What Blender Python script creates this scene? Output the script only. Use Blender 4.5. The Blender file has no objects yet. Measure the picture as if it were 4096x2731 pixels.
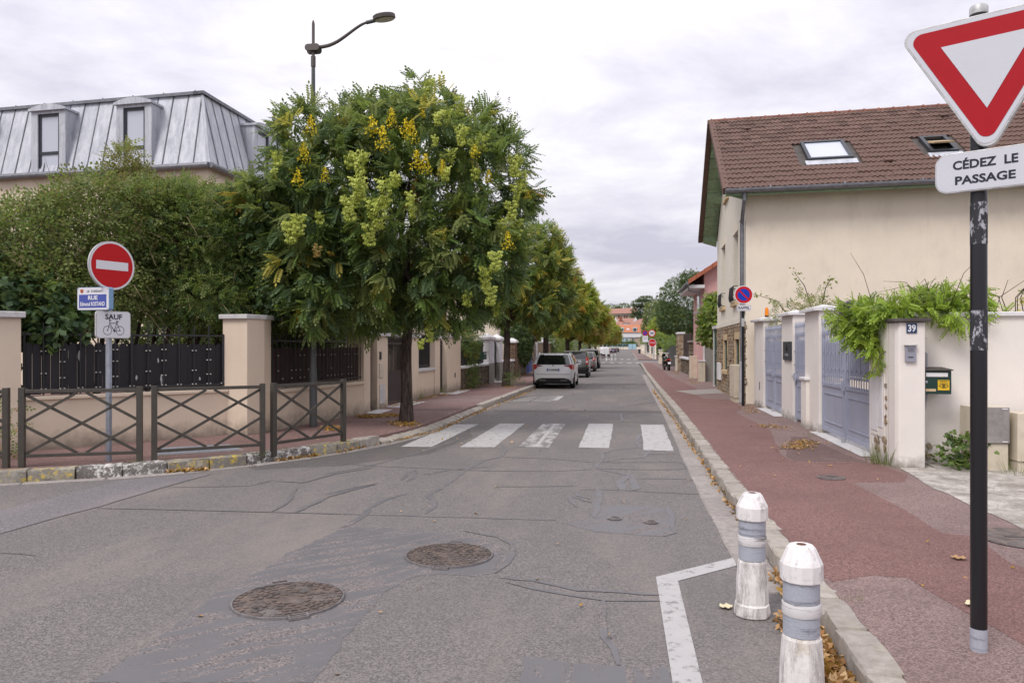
import bpy, bmesh, math, random
import numpy as np
from mathutils import Matrix, Vector
rnd = random.Random(7)
nrg = np.random.default_rng(11)
D = bpy.data
sc = bpy.context.scene
COL = sc.collection
PI = math.pi
R = math.radians

# ------------------------------------------------------------------ camera
EYE = 1.65
YAW = R(8.66)
cam = D.cameras.new('camera'); cam_o = D.objects.new('camera', cam); COL.objects.link(cam_o)
cam.sensor_width = 36.0; cam.lens = 3000.0 / 4096.0 * 36.0
cam.shift_y = (1385 - 1365.5) / 4096.0
cam.clip_start = 0.05; cam.clip_end = 6000
cam_o.location = (0, 0, EYE); cam_o.rotation_euler = (R(90), 0, YAW)
sc.camera = cam_o

# ------------------------------------------------------------------ world
SUN_EL, SUN_AZ = R(52), R(212)          # azimuth clockwise from +Y: light comes from behind left of the camera
world = D.worlds.new('World'); sc.world = world; world.use_nodes = True
wt = world.node_tree; wt.nodes.clear()
def wn(t, **k):
    n = wt.nodes.new(t)
    for a, b in k.items(): setattr(n, a, b)
    return n
out = wn('ShaderNodeOutputWorld')
sky = wn('ShaderNodeTexSky', sky_type='NISHITA', sun_disc=False, sun_elevation=SUN_EL, sun_rotation=SUN_AZ)
sky.dust_density = 2.0; sky.air_density = 1.0
bg_sky = wn('ShaderNodeBackground'); bg_sky.inputs['Strength'].default_value = 0.1
wt.links.new(sky.outputs[0], bg_sky.inputs['Color'])
tc = wn('ShaderNodeTexCoord'); sep = wn('ShaderNodeSeparateXYZ'); wt.links.new(tc.outputs['Generated'], sep.inputs[0])
def wm(op, a, b=None, clamp=False):
    n = wn('ShaderNodeMath', operation=op, use_clamp=clamp)
    for i, s in enumerate((a, b)):
        if s is None: continue
        if isinstance(s, (int, float)): n.inputs[i].default_value = s
        else: wt.links.new(s, n.inputs[i])
    return n.outputs[0]
zc = wm('MAXIMUM', sep.outputs['Z'], 0.0)
den = wm('ADD', zc, 0.16)
comb = wn('ShaderNodeCombineXYZ')
wt.links.new(wm('DIVIDE', sep.outputs['X'], den), comb.inputs[0])
wt.links.new(wm('DIVIDE', sep.outputs['Y'], den), comb.inputs[1])
comb.inputs[2].default_value = 3.7
def wnoise(scale, detail, rough, dist=0.0):
    n = wn('ShaderNodeTexNoise'); n.inputs['Scale'].default_value = scale; n.inputs['Detail'].default_value = detail
    n.inputs['Roughness'].default_value = rough; n.inputs['Distortion'].default_value = dist
    wt.links.new(comb.outputs[0], n.inputs['Vector']); return n.outputs['Fac']
cloud = wm('ADD', wm('MULTIPLY', wnoise(0.75, 7, 0.55, 0.4), 0.68), wm('MULTIPLY', wnoise(2.3, 6, 0.62, .3), 0.32))
ramp = wn('ShaderNodeValToRGB')
ramp.color_ramp.elements[0].position = 0.40; ramp.color_ramp.elements[0].color = (0.585, 0.565, 0.665, 1)
ramp.color_ramp.elements[1].position = 0.61; ramp.color_ramp.elements[1].color = (0.97, 0.955, 0.985, 1)
e = ramp.color_ramp.elements.new(0.495); e.color = (0.755, 0.735, 0.81, 1)
wt.links.new(cloud, ramp.inputs[0])
# overcast luminance rises gently from the horizon to the zenith
lum = wm('ADD', wm('MULTIPLY', zc, 0.62), 0.675)
bg_c = wn('ShaderNodeBackground'); wt.links.new(ramp.outputs[0], bg_c.inputs['Color']); wt.links.new(lum, bg_c.inputs['Strength'])
mixs = wn('ShaderNodeMixShader'); mixs.inputs[0].default_value = 0.94
wt.links.new(bg_sky.outputs[0], mixs.inputs[1]); wt.links.new(bg_c.outputs[0], mixs.inputs[2])
wt.links.new(mixs.outputs[0], out.inputs['Surface'])

# ------------------------------------------------------------------ sun (thin overcast: wide and soft)
sl = D.lights.new('sun', 'SUN'); sl.energy = 1.5; sl.angle = R(22); sl.color = (1.0, 0.955, 0.90)
so = D.objects.new('sun', sl); COL.objects.link(so)
sd = Vector((math.sin(SUN_AZ) * math.cos(SUN_EL), math.cos(SUN_AZ) * math.cos(SUN_EL), math.sin(SUN_EL)))
so.rotation_euler = sd.to_track_quat('Z', 'Y').to_euler(); so.location = (0, 0, 30)

sc.view_settings.view_transform = 'Standard'; sc.view_settings.look = 'None'
sc.view_settings.exposure = 0.54; sc.view_settings.gamma = 1.0; sc.view_settings.use_curve_mapping = False
sc.cycles.use_denoising = True
sc.cycles.max_bounces = 6; sc.cycles.diffuse_bounces = 3; sc.cycles.glossy_bounces = 2
sc.cycles.transmission_bounces = 3; sc.cycles.transparent_max_bounces = 6
sc.cycles.caustics_reflective = False; sc.cycles.caustics_refractive = False

# ------------------------------------------------------------------ ground profile and photo-measured points
GP = [(-4000, 0), (18, 0), (32, -.12), (55, -.2), (100, -.3), (141, -.33), (216, -.25), (250, -.25), (300, .5), (340, 2), (450, 14), (600, 16), (5000, 16)]
def gz(y):
    for (a, b), (c, d) in zip(GP, GP[1:]):
        if y <= c: return b + (d - b) * (y - a) / (c - a)
    return 16.0
PAV = 0.13
_ca, _sa = math.cos(YAW), math.sin(YAW)
def G(u, v, z=0.0):
    """ground position measured from the photograph"""
    l = (u - 2048) / 3000.; k = (1385 - v) / 3000.
    rx, ry = _ca * l - _sa, _sa * l + _ca
    zz = z
    for _ in range(12):
        t = (zz - EYE) / k; zz = z + gz(ry * t)
    return (rx * t, ry * t)

# ------------------------------------------------------------------ node material helper
class NM:
    def __init__(s, name):
        s.m = D.materials.new(name); s.m.use_nodes = True; s.nt = s.m.node_tree
        s.b = s.nt.nodes['Principled BSDF']; s.o = s.nt.nodes['Material Output']; s._p = None
    def n(s, t, **k):
        x = s.nt.nodes.new(t)
        for a, b in k.items(): setattr(x, a, b)
        return x
    def l(s, a, b): s.nt.links.new(a, b)
    def pos(s, sc3=(1, 1, 1)):
        if s._p is None:
            s._p = s.n('ShaderNodeNewGeometry').outputs['Position']
        if tuple(sc3) == (1, 1, 1): return s._p
        m = s.n('ShaderNodeVectorMath', operation='MULTIPLY'); s.l(s._p, m.inputs[0]); m.inputs[1].default_value = sc3
        return m.outputs[0]
    def noise(s, scale, detail=3, rough=.55, stretch=(1, 1, 1), dist=0):
        x = s.n('ShaderNodeTexNoise'); s.l(s.pos(stretch), x.inputs['Vector'])
        x.inputs['Scale'].default_value = scale; x.inputs['Detail'].default_value = detail
        x.inputs['Roughness'].default_value = rough; x.inputs['Distortion'].default_value = dist
        return x.outputs['Fac']
    def cell(s, scale, stretch=(1, 1, 1)):
        x = s.n('ShaderNodeTexVoronoi'); s.l(s.pos(stretch), x.inputs['Vector']); x.inputs['Scale'].default_value = scale
        y = s.n('ShaderNodeSeparateColor'); s.l(x.outputs['Color'], y.inputs[0]); return y.outputs[0]
    def vdist(s, scale, stretch=(1, 1, 1), feature='DISTANCE_TO_EDGE'):
        x = s.n('ShaderNodeTexVoronoi', feature=feature); s.l(s.pos(stretch), x.inputs['Vector']); x.inputs['Scale'].default_value = scale
        return x.outputs['Distance']
    def rng(s, f, lo, hi, a=0., b=1.):
        x = s.n('ShaderNodeMapRange'); s.l(f, x.inputs[0])
        for i, v in enumerate((lo, hi, a, b)): x.inputs[1 + i].default_value = v
        return x.outputs[0]
    def math(s, op, a, b):
        x = s.n('ShaderNodeMath', operation=op)
        for i, v in enumerate((a, b)):
            if isinstance(v, (int, float)): x.inputs[i].default_value = v
            else: s.l(v, x.inputs[i])
        return x.outputs[0]
    def mix(s, f, a, b, mode='MIX'):
        x = s.n('ShaderNodeMix', data_type='RGBA', blend_type=mode)
        if isinstance(f, (int, float)): x.inputs[0].default_value = f
        else: s.l(f, x.inputs[0])
        for i, v in ((6, a), (7, b)):
            if isinstance(v, (tuple, list)): x.inputs[i].default_value = (v[0], v[1], v[2], 1)
            else: s.l(v, x.inputs[i])
        return x.outputs[2]
    def bump(s, h, strength=.3, dist=.01, prev=None):
        x = s.n('ShaderNodeBump'); x.inputs['Strength'].default_value = strength; x.inputs['Distance'].default_value = dist
        s.l(h, x.inputs['Height'])
        if prev: s.l(prev, x.inputs['Normal'])
        return x.outputs[0]
    def fin(s, col=None, rough=.8, metal=0, spec=.4, normal=None):
        if col is not None:
            if isinstance(col, (tuple, list)): s.b.inputs['Base Color'].default_value = (*col[:3], 1)
            else: s.l(col, s.b.inputs['Base Color'])
        if isinstance(rough, (int, float)): s.b.inputs['Roughness'].default_value = rough
        else: s.l(rough, s.b.inputs['Roughness'])
        s.b.inputs['Metallic'].default_value = metal; s.b.inputs['Specular IOR Level'].default_value = spec
        if normal: s.l(normal, s.b.inputs['Normal'])
        return s.m
def sh(c, k): return tuple(min(1, x * k) for x in c)
def plain(name, col, rough=.6, metal=0, var=.12, scale=4, fine=0, bump=0, bscale=60, bdist=.004, spec=.4, dirt=0, dirtcol=(.08, .07, .06), stretch=(1, 1, 1)):
    M = NM(name)
    c = M.mix(M.rng(M.noise(scale, 4, .6, stretch), .3, .7), sh(col, 1 - var), sh(col, 1 + var))
    if fine: c = M.mix(M.rng(M.noise(bscale * 1.3, 2, .6), .35, .65, 0, fine), c, sh(col, .45))
    if dirt: c = M.mix(M.rng(M.noise(scale * 2.3, 6, .7, stretch), .5, .72, 0, dirt), c, dirtcol)
    n = M.bump(M.noise(bscale, 3, .6), bump, bdist) if bump else None
    return M.fin(c, rough, metal, spec, n)

# ------------------------------------------------------------------ mesh builder
MW = {}
class MB:
    def __init__(s): s.v = []; s.f = []; s.mi = []; s.M = None; s.m = 0
    def P(s, p):
        if s.M is not None: p = s.M @ Vector(p)
        s.v.append(tuple(p)); return len(s.v) - 1
    def F(s, ids): s.f.append(tuple(ids)); s.mi.append(s.m)
    def poly(s, pts): s.F([s.P(p) for p in pts])
    def box(s, x0, x1, y0, y1, z0, z1):
        i = [s.P((x, y, z)) for z in (z0, z1) for y in (y0, y1) for x in (x0, x1)]
        for q in ((0, 2, 3, 1), (4, 5, 7, 6), (0, 1, 5, 4), (2, 6, 7, 3), (0, 4, 6, 2), (1, 3, 7, 5)): s.F([i[k] for k in q])
        return s
    def cbox(s, c, d): return s.box(c[0] - d[0] / 2, c[0] + d[0] / 2, c[1] - d[1] / 2, c[1] + d[1] / 2, c[2] - d[2] / 2, c[2] + d[2] / 2)
    def hexa(s, p):   # 8 points: bottom loop 4, top loop 4
        i = [s.P(q) for q in p]
        for q in ((3, 2, 1, 0), (4, 5, 6, 7), (0, 1, 5, 4), (1, 2, 6, 5), (2, 3, 7, 6), (3, 0, 4, 7)): s.F([i[k] for k in q])
        return s
    def prism(s, pts, fn0, fn1):
        """pts: list of 2D; fn0/fn1 map 2D -> 3D for the two caps"""
        a = [s.P(fn0(p)) for p in pts]; b = [s.P(fn1(p)) for p in pts]; n = len(pts)
        s.F(a[::-1]); s.F(b)
        for k in range(n): s.F((a[k], a[(k + 1) % n], b[(k + 1) % n], b[k]))
        return s
    def pz(s, pts, z0, z1): return s.prism(pts, lambda p: (p[0], p[1], z0), lambda p: (p[0], p[1], z1))
    def py(s, pts, y0, y1): return s.prism(pts[::-1], lambda p: (p[0], y0, p[1]), lambda p: (p[0], y1, p[1]))
    def tube(s, pts, r, n=8, cap=True):
        pts = [Vector(p) for p in pts]; m = len(pts)
        if isinstance(r, (int, float)): r = [r] * m
        rings = []; up = None
        for k, p in enumerate(pts):
            t = (pts[min(k + 1, m - 1)] - pts[max(k - 1, 0)])
            t = t.normalized() if t.length > 1e-9 else Vector((0, 0, 1))
            if up is None: up = Vector((0, 0, 1)) if abs(t.z) < .9 else Vector((1, 0, 0))
            a = t.cross(up)
            if a.length < 1e-6: a = t.cross(Vector((0, 1, 0)))
            a.normalize(); b = a.cross(t).normalized(); up = b
            rings.append([s.P(p + (a * math.cos(2 * PI * j / n) + b * math.sin(2 * PI * j / n)) * r[k]) for j in range(n)])
        for k in range(m - 1):
            for j in range(n): s.F((rings[k][j], rings[k][(j + 1) % n], rings[k + 1][(j + 1) % n], rings[k + 1][j]))
        if cap: s.F(rings[0][::-1]); s.F(rings[-1])
        return s
    def lathe(s, prof, n=16, cx=0, cy=0):
        """prof: (radius, z) from bottom to top"""
        rings = []
        for r, z in prof: rings.append([s.P((cx + r * math.cos(2 * PI * j / n), cy + r * math.sin(2 * PI * j / n), z)) for j in range(n)])
        for k in range(len(prof) - 1):
            for j in range(n): s.F((rings[k][j], rings[k][(j + 1) % n], rings[k + 1][(j + 1) % n], rings[k + 1][j]))
        s.F(rings[0][::-1]); s.F(rings[-1]); return s
    def mesh(s, name, mats=None, smooth=False, inv=None):
        me = D.meshes.new(name)
        v = s.v if inv is None else [tuple(inv @ Vector(p)) for p in s.v]
        me.from_pydata(v, [], s.f)
        if mats is not None:
            for m in (mats if isinstance(mats, (list, tuple)) else [mats]): me.materials.append(m)
            if any(s.mi): me.polygons.foreach_set('material_index', s.mi)
        if smooth: me.polygons.foreach_set('use_smooth', [True] * len(me.polygons))
        me.update(); return me
    def build(s, name, mats, parent=None, smooth=False, bevel=0, world=True, kind=None, seg=2):
        inv = MW[parent.name].inverted() if (parent is not None and world and parent.name in MW) else None
        me = s.mesh(name, mats, smooth, inv)
        if smooth:
            try: me.set_sharp_from_angle(angle=R(35))
            except Exception: pass
        return link(name, me, parent, bevel, kind, seg)
def link(name, me, parent=None, bevel=0, kind=None, seg=2):
    o = D.objects.new(name, me); COL.objects.link(o)
    if parent is not None:
        o.parent = parent
        if o.name not in MW and parent.name in MW: MW[o.name] = MW[parent.name]
    if bevel:
        b = o.modifiers.new('bevel', 'BEVEL'); b.width = bevel; b.segments = seg; b.limit_method = 'ANGLE'; b.angle_limit = R(40)
    if kind: o['kind'] = kind
    return o
def tag(o, label=None, cat=None, group=None, kind=None):
    if label: o['label'] = label
    if cat: o['category'] = cat
    if group: o['group'] = group
    if kind: o['kind'] = kind
    return o
def thing(name, label, cat, loc=(0, 0, 0), rz=0, group=None, kind=None):
    o = D.objects.new(name, None); COL.objects.link(o); o.empty_display_size = .2
    o.location = loc; o.rotation_euler = (0, 0, rz)
    MW[o.name] = Matrix.Translation(Vector(loc)) @ Matrix.Rotation(rz, 4, 'Z')
    return tag(o, label, cat, group, kind)
def dup(o, parent=None, loc=None, rz=None, label=None, mesh_of=None):
    c = o.copy(); COL.objects.link(c)
    if parent is not None: c.parent = parent
    if loc is not None: c.location = loc
    if rz is not None: c.rotation_euler = (0, 0, rz)
    if label: c['label'] = label
    if parent is None: MW[c.name] = Matrix.Translation(Vector(c.location)) @ Matrix.Rotation(c.rotation_euler[2], 4, 'Z')
    for ch in list(o.children): dup(ch, c)
    return c
def sheet(name, poly, dz, mat, parent=None, kind='structure', skirt=0, jit=0):
    """a flush sheet following the ground profile dz above it"""
    bm = bmesh.new()
    vs = [bm.verts.new((p[0], p[1], 0)) for p in poly]; bm.faces.new(vs)
    ys = [p[1] for p in poly]
    for (y, _) in GP[1:-1]:
        if min(ys) < y < max(ys):
            bmesh.ops.bisect_plane(bm, geom=bm.verts[:] + bm.edges[:] + bm.faces[:], plane_co=(0, y, 0), plane_no=(0, 1, 0))
    for f in bm.faces:
        if f.normal.z < 0: f.normal_flip()
    if skirt:
        ed = [e_ for e_ in bm.edges if len(e_.link_faces) == 1]
        r_ = bmesh.ops.extrude_edge_only(bm, edges=ed)
        low = {v for v in r_['geom'] if isinstance(v, bmesh.types.BMVert)}
    else: low = set()
    for v in bm.verts: v.co.z = gz(v.co.y) + dz - (skirt if v in low else 0)
    bmesh.ops.triangulate(bm, faces=[f for f in bm.faces if len(f.verts) > 4])
    bmesh.ops.recalc_face_normals(bm, faces=bm.faces[:])
    up = sum(f.normal.z * f.calc_area() for f in bm.faces)
    if up < 0: bmesh.ops.reverse_faces(bm, faces=bm.faces[:])
    me = D.meshes.new(name); bm.to_mesh(me); bm.free(); me.materials.append(mat)
    return link(name, me, parent, 0, kind if parent is None else None)
RIBN = [0]
def ribbon(mb, pts, w, dz, jit=.35, step=.12):
    """irregular strip drawn along ground points"""
    P = [Vector((p[0], p[1], 0)) for p in pts]; Q = [P[0]]
    for a, b in zip(P, P[1:]):
        n = max(1, int((b - a).length / step))
        for k in range(1, n + 1): Q.append(a.lerp(b, k / n))
    L = []; wob = 0; RIBN[0] += 1; dz += RIBN[0] * 6e-5
    for k, q in enumerate(Q):
        t = (Q[min(k + 1, len(Q) - 1)] - Q[max(k - 1, 0)]).normalized(); nr = Vector((-t.y, t.x, 0))
        wob = wob * .8 + rnd.uniform(-1, 1) * w * jit * .6
        ww = w * (1 + rnd.uniform(-jit, jit)) * .5 * (0.35 if k in (0, len(Q) - 1) else 1)
        c = q + nr * wob
        a, b = c + nr * ww, c - nr * ww; dz += 1.5e-5
        L.append((mb.P((a.x, a.y, gz(a.y) + dz)), mb.P((b.x, b.y, gz(b.y) + dz))))
    for (a, b), (c, d) in zip(L, L[1:]): mb.F((b, d, c, a))

# ------------------------------------------------------------------ text
def text_mb(txt, w, h, thick=0.0, bold=.012, font_space=1.0):
    """returns list of verts (x,z centred) and faces scaled to fit w x h"""
    cu = D.curves.new('t', 'FONT'); cu.body = txt; cu.offset = bold; cu.resolution_u = 3; cu.space_character = font_space; cu.align_x = 'CENTER'
    ob = D.objects.new('t', cu); COL.objects.link(ob)
    me = D.meshes.new_from_object(ob.evaluated_get(bpy.context.evaluated_depsgraph_get()))
    v = [tuple(x.co) for x in me.vertices]; f = [tuple(p.vertices) for p in me.polygons]
    D.objects.remove(ob); D.curves.remove(cu); D.meshes.remove(me)
    xs = [p[0] for p in v]; ys = [p[1] for p in v]
    sx, sy = w / (max(xs) - min(xs)), h / (max(ys) - min(ys)); cx, cy = (max(xs) + min(xs)) / 2, (max(ys) + min(ys)) / 2
    return [((p[0] - cx) * sx, (p[1] - cy) * sy) for p in v], f
def text_on(name, txt, w, h, mat, parent, fn, bold=.02, space=1.0):
    """fn maps (x, z) -> local point on a face"""
    v, f = text_mb(txt, w, h, bold=bold, font_space=space)
    me = D.meshes.new(name); me.from_pydata([fn(*p) for p in v], [], f); me.materials.append(mat)
    return link(name, me, parent)
# ------------------------------------------------------------------ materials
def asphalt(name, base=(.163, .152, .147), tint=(.210, .188, .180), sealed=False, worn=None, dark=1.0):
    M = NM(name)
    c = M.mix(M.rng(M.cell(105), .1, .95), sh(base, .60 * dark), sh(tint, 1.17 * dark))
    c = M.mix(M.rng(M.noise(230, 2, .6), .56, .72, 0, .6), c, sh(base, .35 * dark))
    c = M.mix(M.rng(M.noise(.55, 5, .6), .32, .68, 0, .55), c, sh(base, .82 * dark))
    c = M.mix(M.rng(M.noise(.8, 5, .7, (1, .35, 1)), .48, .66, 0, .5), c, (tint[0] * 1.16 * dark, tint[1] * 1.12 * dark, tint[2] * 1.02 * dark))
    b = M.bump(M.vdist(105, feature='F1'), .55, .004)
    return M.fin(c, .82, 0, .35, b), M
m_road, _ = asphalt('asphalt')
m_road_dark, _ = asphalt('asphalt_dark_patch', dark=.72)
m_road_light, _ = asphalt('asphalt_pale', base=(.18, .168, .178), tint=(.225, .205, .21))
def sealant(name, lo, hi, streak=False):
    M = NM(name)
    a = M.mix(M.rng(M.cell(105), .1, .95), (.10, .092, .092), (.25, .215, .205))
    s_ = M.mix(M.noise(3, 3, .6), (.118, .114, .118), (.160, .155, .160))
    # bitumen brushed on in wavy strokes leaves the stones showing in between
    if streak:
        vr = M.n('ShaderNodeVectorRotate', rotation_type='Z_AXIS'); M.l(M.pos(), vr.inputs['Vector']); vr.inputs['Angle'].default_value = -.75
        mp = M.n('ShaderNodeVectorMath', operation='MULTIPLY'); M.l(vr.outputs[0], mp.inputs[0]); mp.inputs[1].default_value = (2.2, 11, 1)
        nz = M.n('ShaderNodeTexNoise'); M.l(mp.outputs[0], nz.inputs['Vector']); nz.inputs['Scale'].default_value = 1.0; nz.inputs['Detail'].default_value = 3; nz.inputs['Distortion'].default_value = .7
        w = M.math('ADD', M.math('MULTIPLY', nz.outputs['Fac'], .8), M.math('MULTIPLY', M.noise(1.3, 2, .5), .25))
    else: w = M.noise(7.5, 3, .62, (1.0, .28, 1), 1.2)
    w2 = M.math('ADD', w, M.math('MULTIPLY', M.noise(70, 3, .75), .25))
    f = M.rng(w2, lo, hi)
    c = M.mix(f, s_, a)
    b = M.bump(M.math('MULTIPLY', M.vdist(105, feature='F1'), f), .5, .004)
    return M.fin(c, M.rng(f, 0, 1, .5, .85), 0, .3, b)
m_seal = sealant('bitumen_sealant', .64, .74)
m_seal_mix = sealant('brushed_bitumen', .63, .72, True)
M = NM('worn_road_paint')
pc = M.mix(M.noise(6, 4, .6), (.37, .36, .355), (.47, .455, .445))
wr = M.rng(M.math('ADD', M.noise(9, 6, .72), M.math('MULTIPLY', M.noise(90, 2, .6), .22)), .65, .76)
m_paint = M.fin(M.mix(wr, pc, (.19, .175, .17)), .7, 0, .4, M.bump(M.noise(110, 2, .6), .25, .003))
M = NM('faded_road_paint')
pc = M.mix(M.noise(6, 4, .6), (.36, .345, .33), (.48, .465, .45))
wr = M.rng(M.math('ADD', M.noise(5, 6, .75, (1, .4, 1)), M.math('MULTIPLY', M.noise(90, 2, .6), .25)), .55, .68)
m_paint_faded = M.fin(M.mix(wr, pc, (.175, .165, .16)), .75, 0, .4, M.bump(M.noise(110, 2, .6), .25, .003))
def pavement(name, a, b, white=.4):
    M = NM(name)
    c = M.mix(M.rng(M.cell(120), .1, .95), sh(a, .62), sh(b, 1.25))
    c = M.mix(M.rng(M.noise(1.1, 6, .65), .35, .7, 0, .6), c, sh(a, .72))
    c = M.mix(M.rng(M.noise(3.1, 5, .7), .56, .75, 0, .35), c, sh(b, 1.3))
    return M.fin(c, .85, 0, .3, M.bump(M.vdist(120, feature='F1'), .5, .0035))
m_pav = pavement('pink_brown_bitumen', (.20, .135, .125), (.265, .19, .175))
m_pav_red = pavement('red_bitumen', (.180, .098, .088), (.228, .128, .114), .3)
m_pav_dk = pavement('dark_brown_bitumen', (.15, .095, .088), (.19, .125, .115))
m_pav_l = pavement('left_pink_bitumen', (.19, .115, .105), (.25, .16, .145))
M = NM('rough_concrete_apron')
c = M.mix(M.rng(M.noise(5, 8, .75), .38, .62), (.24, .215, .19), (.56, .52, .475))
c = M.mix(M.rng(M.noise(1.3, 5, .7, (1, .6, 1)), .5, .72, 0, .7), c, (.26, .23, .19))
c = M.mix(M.rng(M.vdist(3.2), 0, .015, .5, 0), c, (.12, .1, .085))
m_apron = M.fin(c, .9, 0, .3, M.bump(M.noise(30, 6, .7), .8, .02))
def stone_mat(name, a, b, c3=None, spots=None):
    M = NM(name)
    oi = M.n('ShaderNodeObjectInfo').outputs['Random']
    c = M.mix(M.rng(M.noise(14, 7, .7), .35, .65), a, b)
    c = M.mix(M.rng(oi, 0, 1, 0, .45), c, sh(a, .75))
    c = M.mix(M.rng(M.noise(190, 2, .6), .55, .72, 0, .5), c, sh(a, .5))
    if c3: c = M.mix(M.rng(M.noise(5, 5, .7), .52, .68, 0, .6), c, c3)
    if spots: c = M.mix(M.rng(M.noise(11, 8, .8), spots[1], spots[1] + .05), c, spots[0])
    return M.fin(c, .85, 0, .3, M.bump(M.noise(45, 5, .7), .6, .008))
m_kerb = stone_mat('granite_kerb', (.30, .265, .23), (.47, .43, .385), (.36, .33, .25))
m_kerb_w = stone_mat('kerb_flaked_white', (.12, .11, .10), (.24, .22, .20), None, ((.62, .60, .57), .50))
m_kerb_y = stone_mat('kerb_flaked_yellow', (.20, .185, .16), (.34, .31, .27), (.55, .50, .38), ((.56, .42, .08), .535))
m_gutter = stone_mat('gutter_concrete', (.27, .24, .225), (.40, .365, .335), (.22, .2, .18))
m_mortar = plain('lime_mortar', (.36, .31, .25), .9, bump=.5, bscale=40, dirt=.3)
m_earth = plain('dark_ground', (.05, .055, .03), .95, var=.3, scale=.4)

def render_wall(name, col, grain=70, stain=.35, low=None, bs=.35):
    M = NM(name)
    c = M.mix(M.rng(M.noise(.9, 6, .65), .3, .7), sh(col, .93), sh(col, 1.05))
    c = M.mix(M.rng(M.noise(2.2, 7, .75, (1, 1, .35)), .52, .78, 0, stain), c, sh((col[0], col[1] * .97, col[2] * .93), .72))
    c = M.mix(M.rng(M.noise(26, 4, .75), .66, .76, 0, stain * .9), c, sh(col, .5))
    c = M.mix(M.rng(M.noise(3.2, 6, .8, (1, 1, .06)), .56, .78, 0, stain * .8), c, sh(col, .80))
    if low:   # splashed dirt along the foot of the wall, an irregular band
        z_ = M.n('ShaderNodeSeparateXYZ'); M.l(M.pos(), z_.inputs[0])
        h = M.math('ADD', z_.outputs[2], M.math('MULTIPLY', M.noise(5, 6, .7), -.5))
        c = M.mix(M.rng(h, -.14, low - .18, .75, 0), c, (.13, .11, .09))
    return M.fin(c, .92, 0, .2, M.bump(M.noise(grain, 4, .7), bs, .008))
m_beige = render_wall('beige_render', (.69, .57, .45), low=.35)
m_beige_far = render_wall('house_beige_render', (.72, .62, .49), stain=.2)
m_cream = render_wall('aged_cream_render', (.77, .685, .565), stain=.45)
m_cream_s = render_wall('street_cream_render', (.74, .69, .59), stain=.3)
m_white_r = render_wall('offwhite_render', (.78, .73, .68), grain=110, stain=.14, low=.22)
m_pink = render_wall('pink_render', (.68, .40, .38), grain=40, stain=.2, bs=.8)
m_grey_r = render_wall('grey_render', (.24, .225, .20), stain=.3)
m_cap = plain('pale_stone_cap', (.56, .545, .54), .75, bump=.3, dirt=.35, dirtcol=(.2, .19, .17), scale=6)
m_cap_w = plain('white_coping', (.70, .69, .70), .55, var=.05, dirt=.12, dirtcol=(.3, .28, .26))
m_sill = plain('ochre_sill', (.56, .42, .25), .8, bump=.2, dirt=.2)
m_black = plain('black_metal', (.018, .018, .02), .45, 0, var=.3, spec=.5)
m_board = plain('black_board', (.017, .014, .018), .6, 0, var=.3, fine=.3, bscale=150, dirt=.1, dirtcol=(.05, .05, .05), stretch=(1, 1, .1))
m_brown_b = plain('dark_brown_slat', (.040, .022, .018), .65, 0, var=.35, stretch=(1, 1, .1))
m_clip = plain('pale_clip', (.5, .5, .46), .4)
m_flake = plain('bare_patch', (.45, .44, .43), .7)
m_barr = plain('barrier_brown_grey_paint', (.062, .055, .045), .42, 0, var=.15, dirt=.25, dirtcol=(.11, .10, .09), scale=9)
m_zincpole = plain('galvanised_steel', (.33, .36, .42), .5, .45, var=.18, scale=14, dirt=.25, dirtcol=(.2, .21, .24))
m_lamp = plain('lamp_grey_paint', (.085, .09, .09), .5, .1, var=.15)
m_lamp_b = plain('lamp_brown_paint', (.10, .085, .08), .55, .1, var=.15)
m_post = NM('black_post_scratched')
_c = m_post.mix(m_post.rng(m_post.noise(24, 7, .8, (1, 1, .4)), .67, .70), (.012, .011, .014), (.35, .35, .36))
m_post = m_post.fin(_c, .3, 0, .5)
m_paper = NM('torn_sticker_paper')
_c = m_paper.mix(m_paper.rng(m_paper.noise(26, 7, .7, (1, 1, .5)), .53, .58), (.03, .03, .035), (.42, .42, .46))
m_paper = m_paper.fin(_c, .7)
def sign_mat(name, col, dots=True, stain=.1):
    M = NM(name)
    c = M.mix(M.rng(M.noise(9, 5, .7), .5, .8, 0, stain), col, sh(col, .55))
    if dots: c = M.mix(M.rng(M.vdist(210, feature='F1'), .3, .6, 0, .12), c, sh(col, .6))
    return M.fin(c, .5, 0, .18)
m_s_white = sign_mat('sign_white', (.62, .63, .68))
m_s_white2 = sign_mat('sign_white_plain', (.70, .69, .73), False)
m_s_red = sign_mat('sign_red', (.40, .010, .018), False, .3)
m_s_red2 = sign_mat('sign_bright_red', (.50, .012, .016), False)
m_s_blue = sign_mat('sign_blue', (.01, .05, .42), False)
m_plate_blue = sign_mat('plate_blue', (.075, .10, .36), False, .3)
m_plate_side = sign_mat('plate_side_blue', (.22, .36, .55), False)
m_ink = plain('sign_ink', (.012, .013, .03), .5)
m_white_ink = plain('white_ink', (.72, .72, .76), .5, var=.04)
m_alu = plain('aluminium_edge', (.50, .50, .50), .45, .3, var=.2, scale=18, dirt=.45, dirtcol=(.22, .20, .18))
m_rust = plain('rusty_dots', (.12, .05, .03), .9)
m_crest = plain('crest_orange', (.50, .14, .05), .5)
M = NM('bollard_scuffed_plastic')
c = M.mix(M.rng(M.noise(3, 4, .6), .3, .7), (.72, .69, .68), (.80, .77, .76))
c = M.mix(M.rng(M.noise(13, 9, .82, (1, 1, .35)), .53, .66, 0, .8), c, (.20, .185, .17))
c = M.mix(M.rng(M.noise(7, 8, .8, (.35, .35, 2.5)), .57, .68, 0, .7), c, (.20, .185, .175))
m_boll_b = None
m_boll = M.fin(c, .5, 0, .4, M.bump(M.noise(18, 5, .7), .35, .006))
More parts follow.
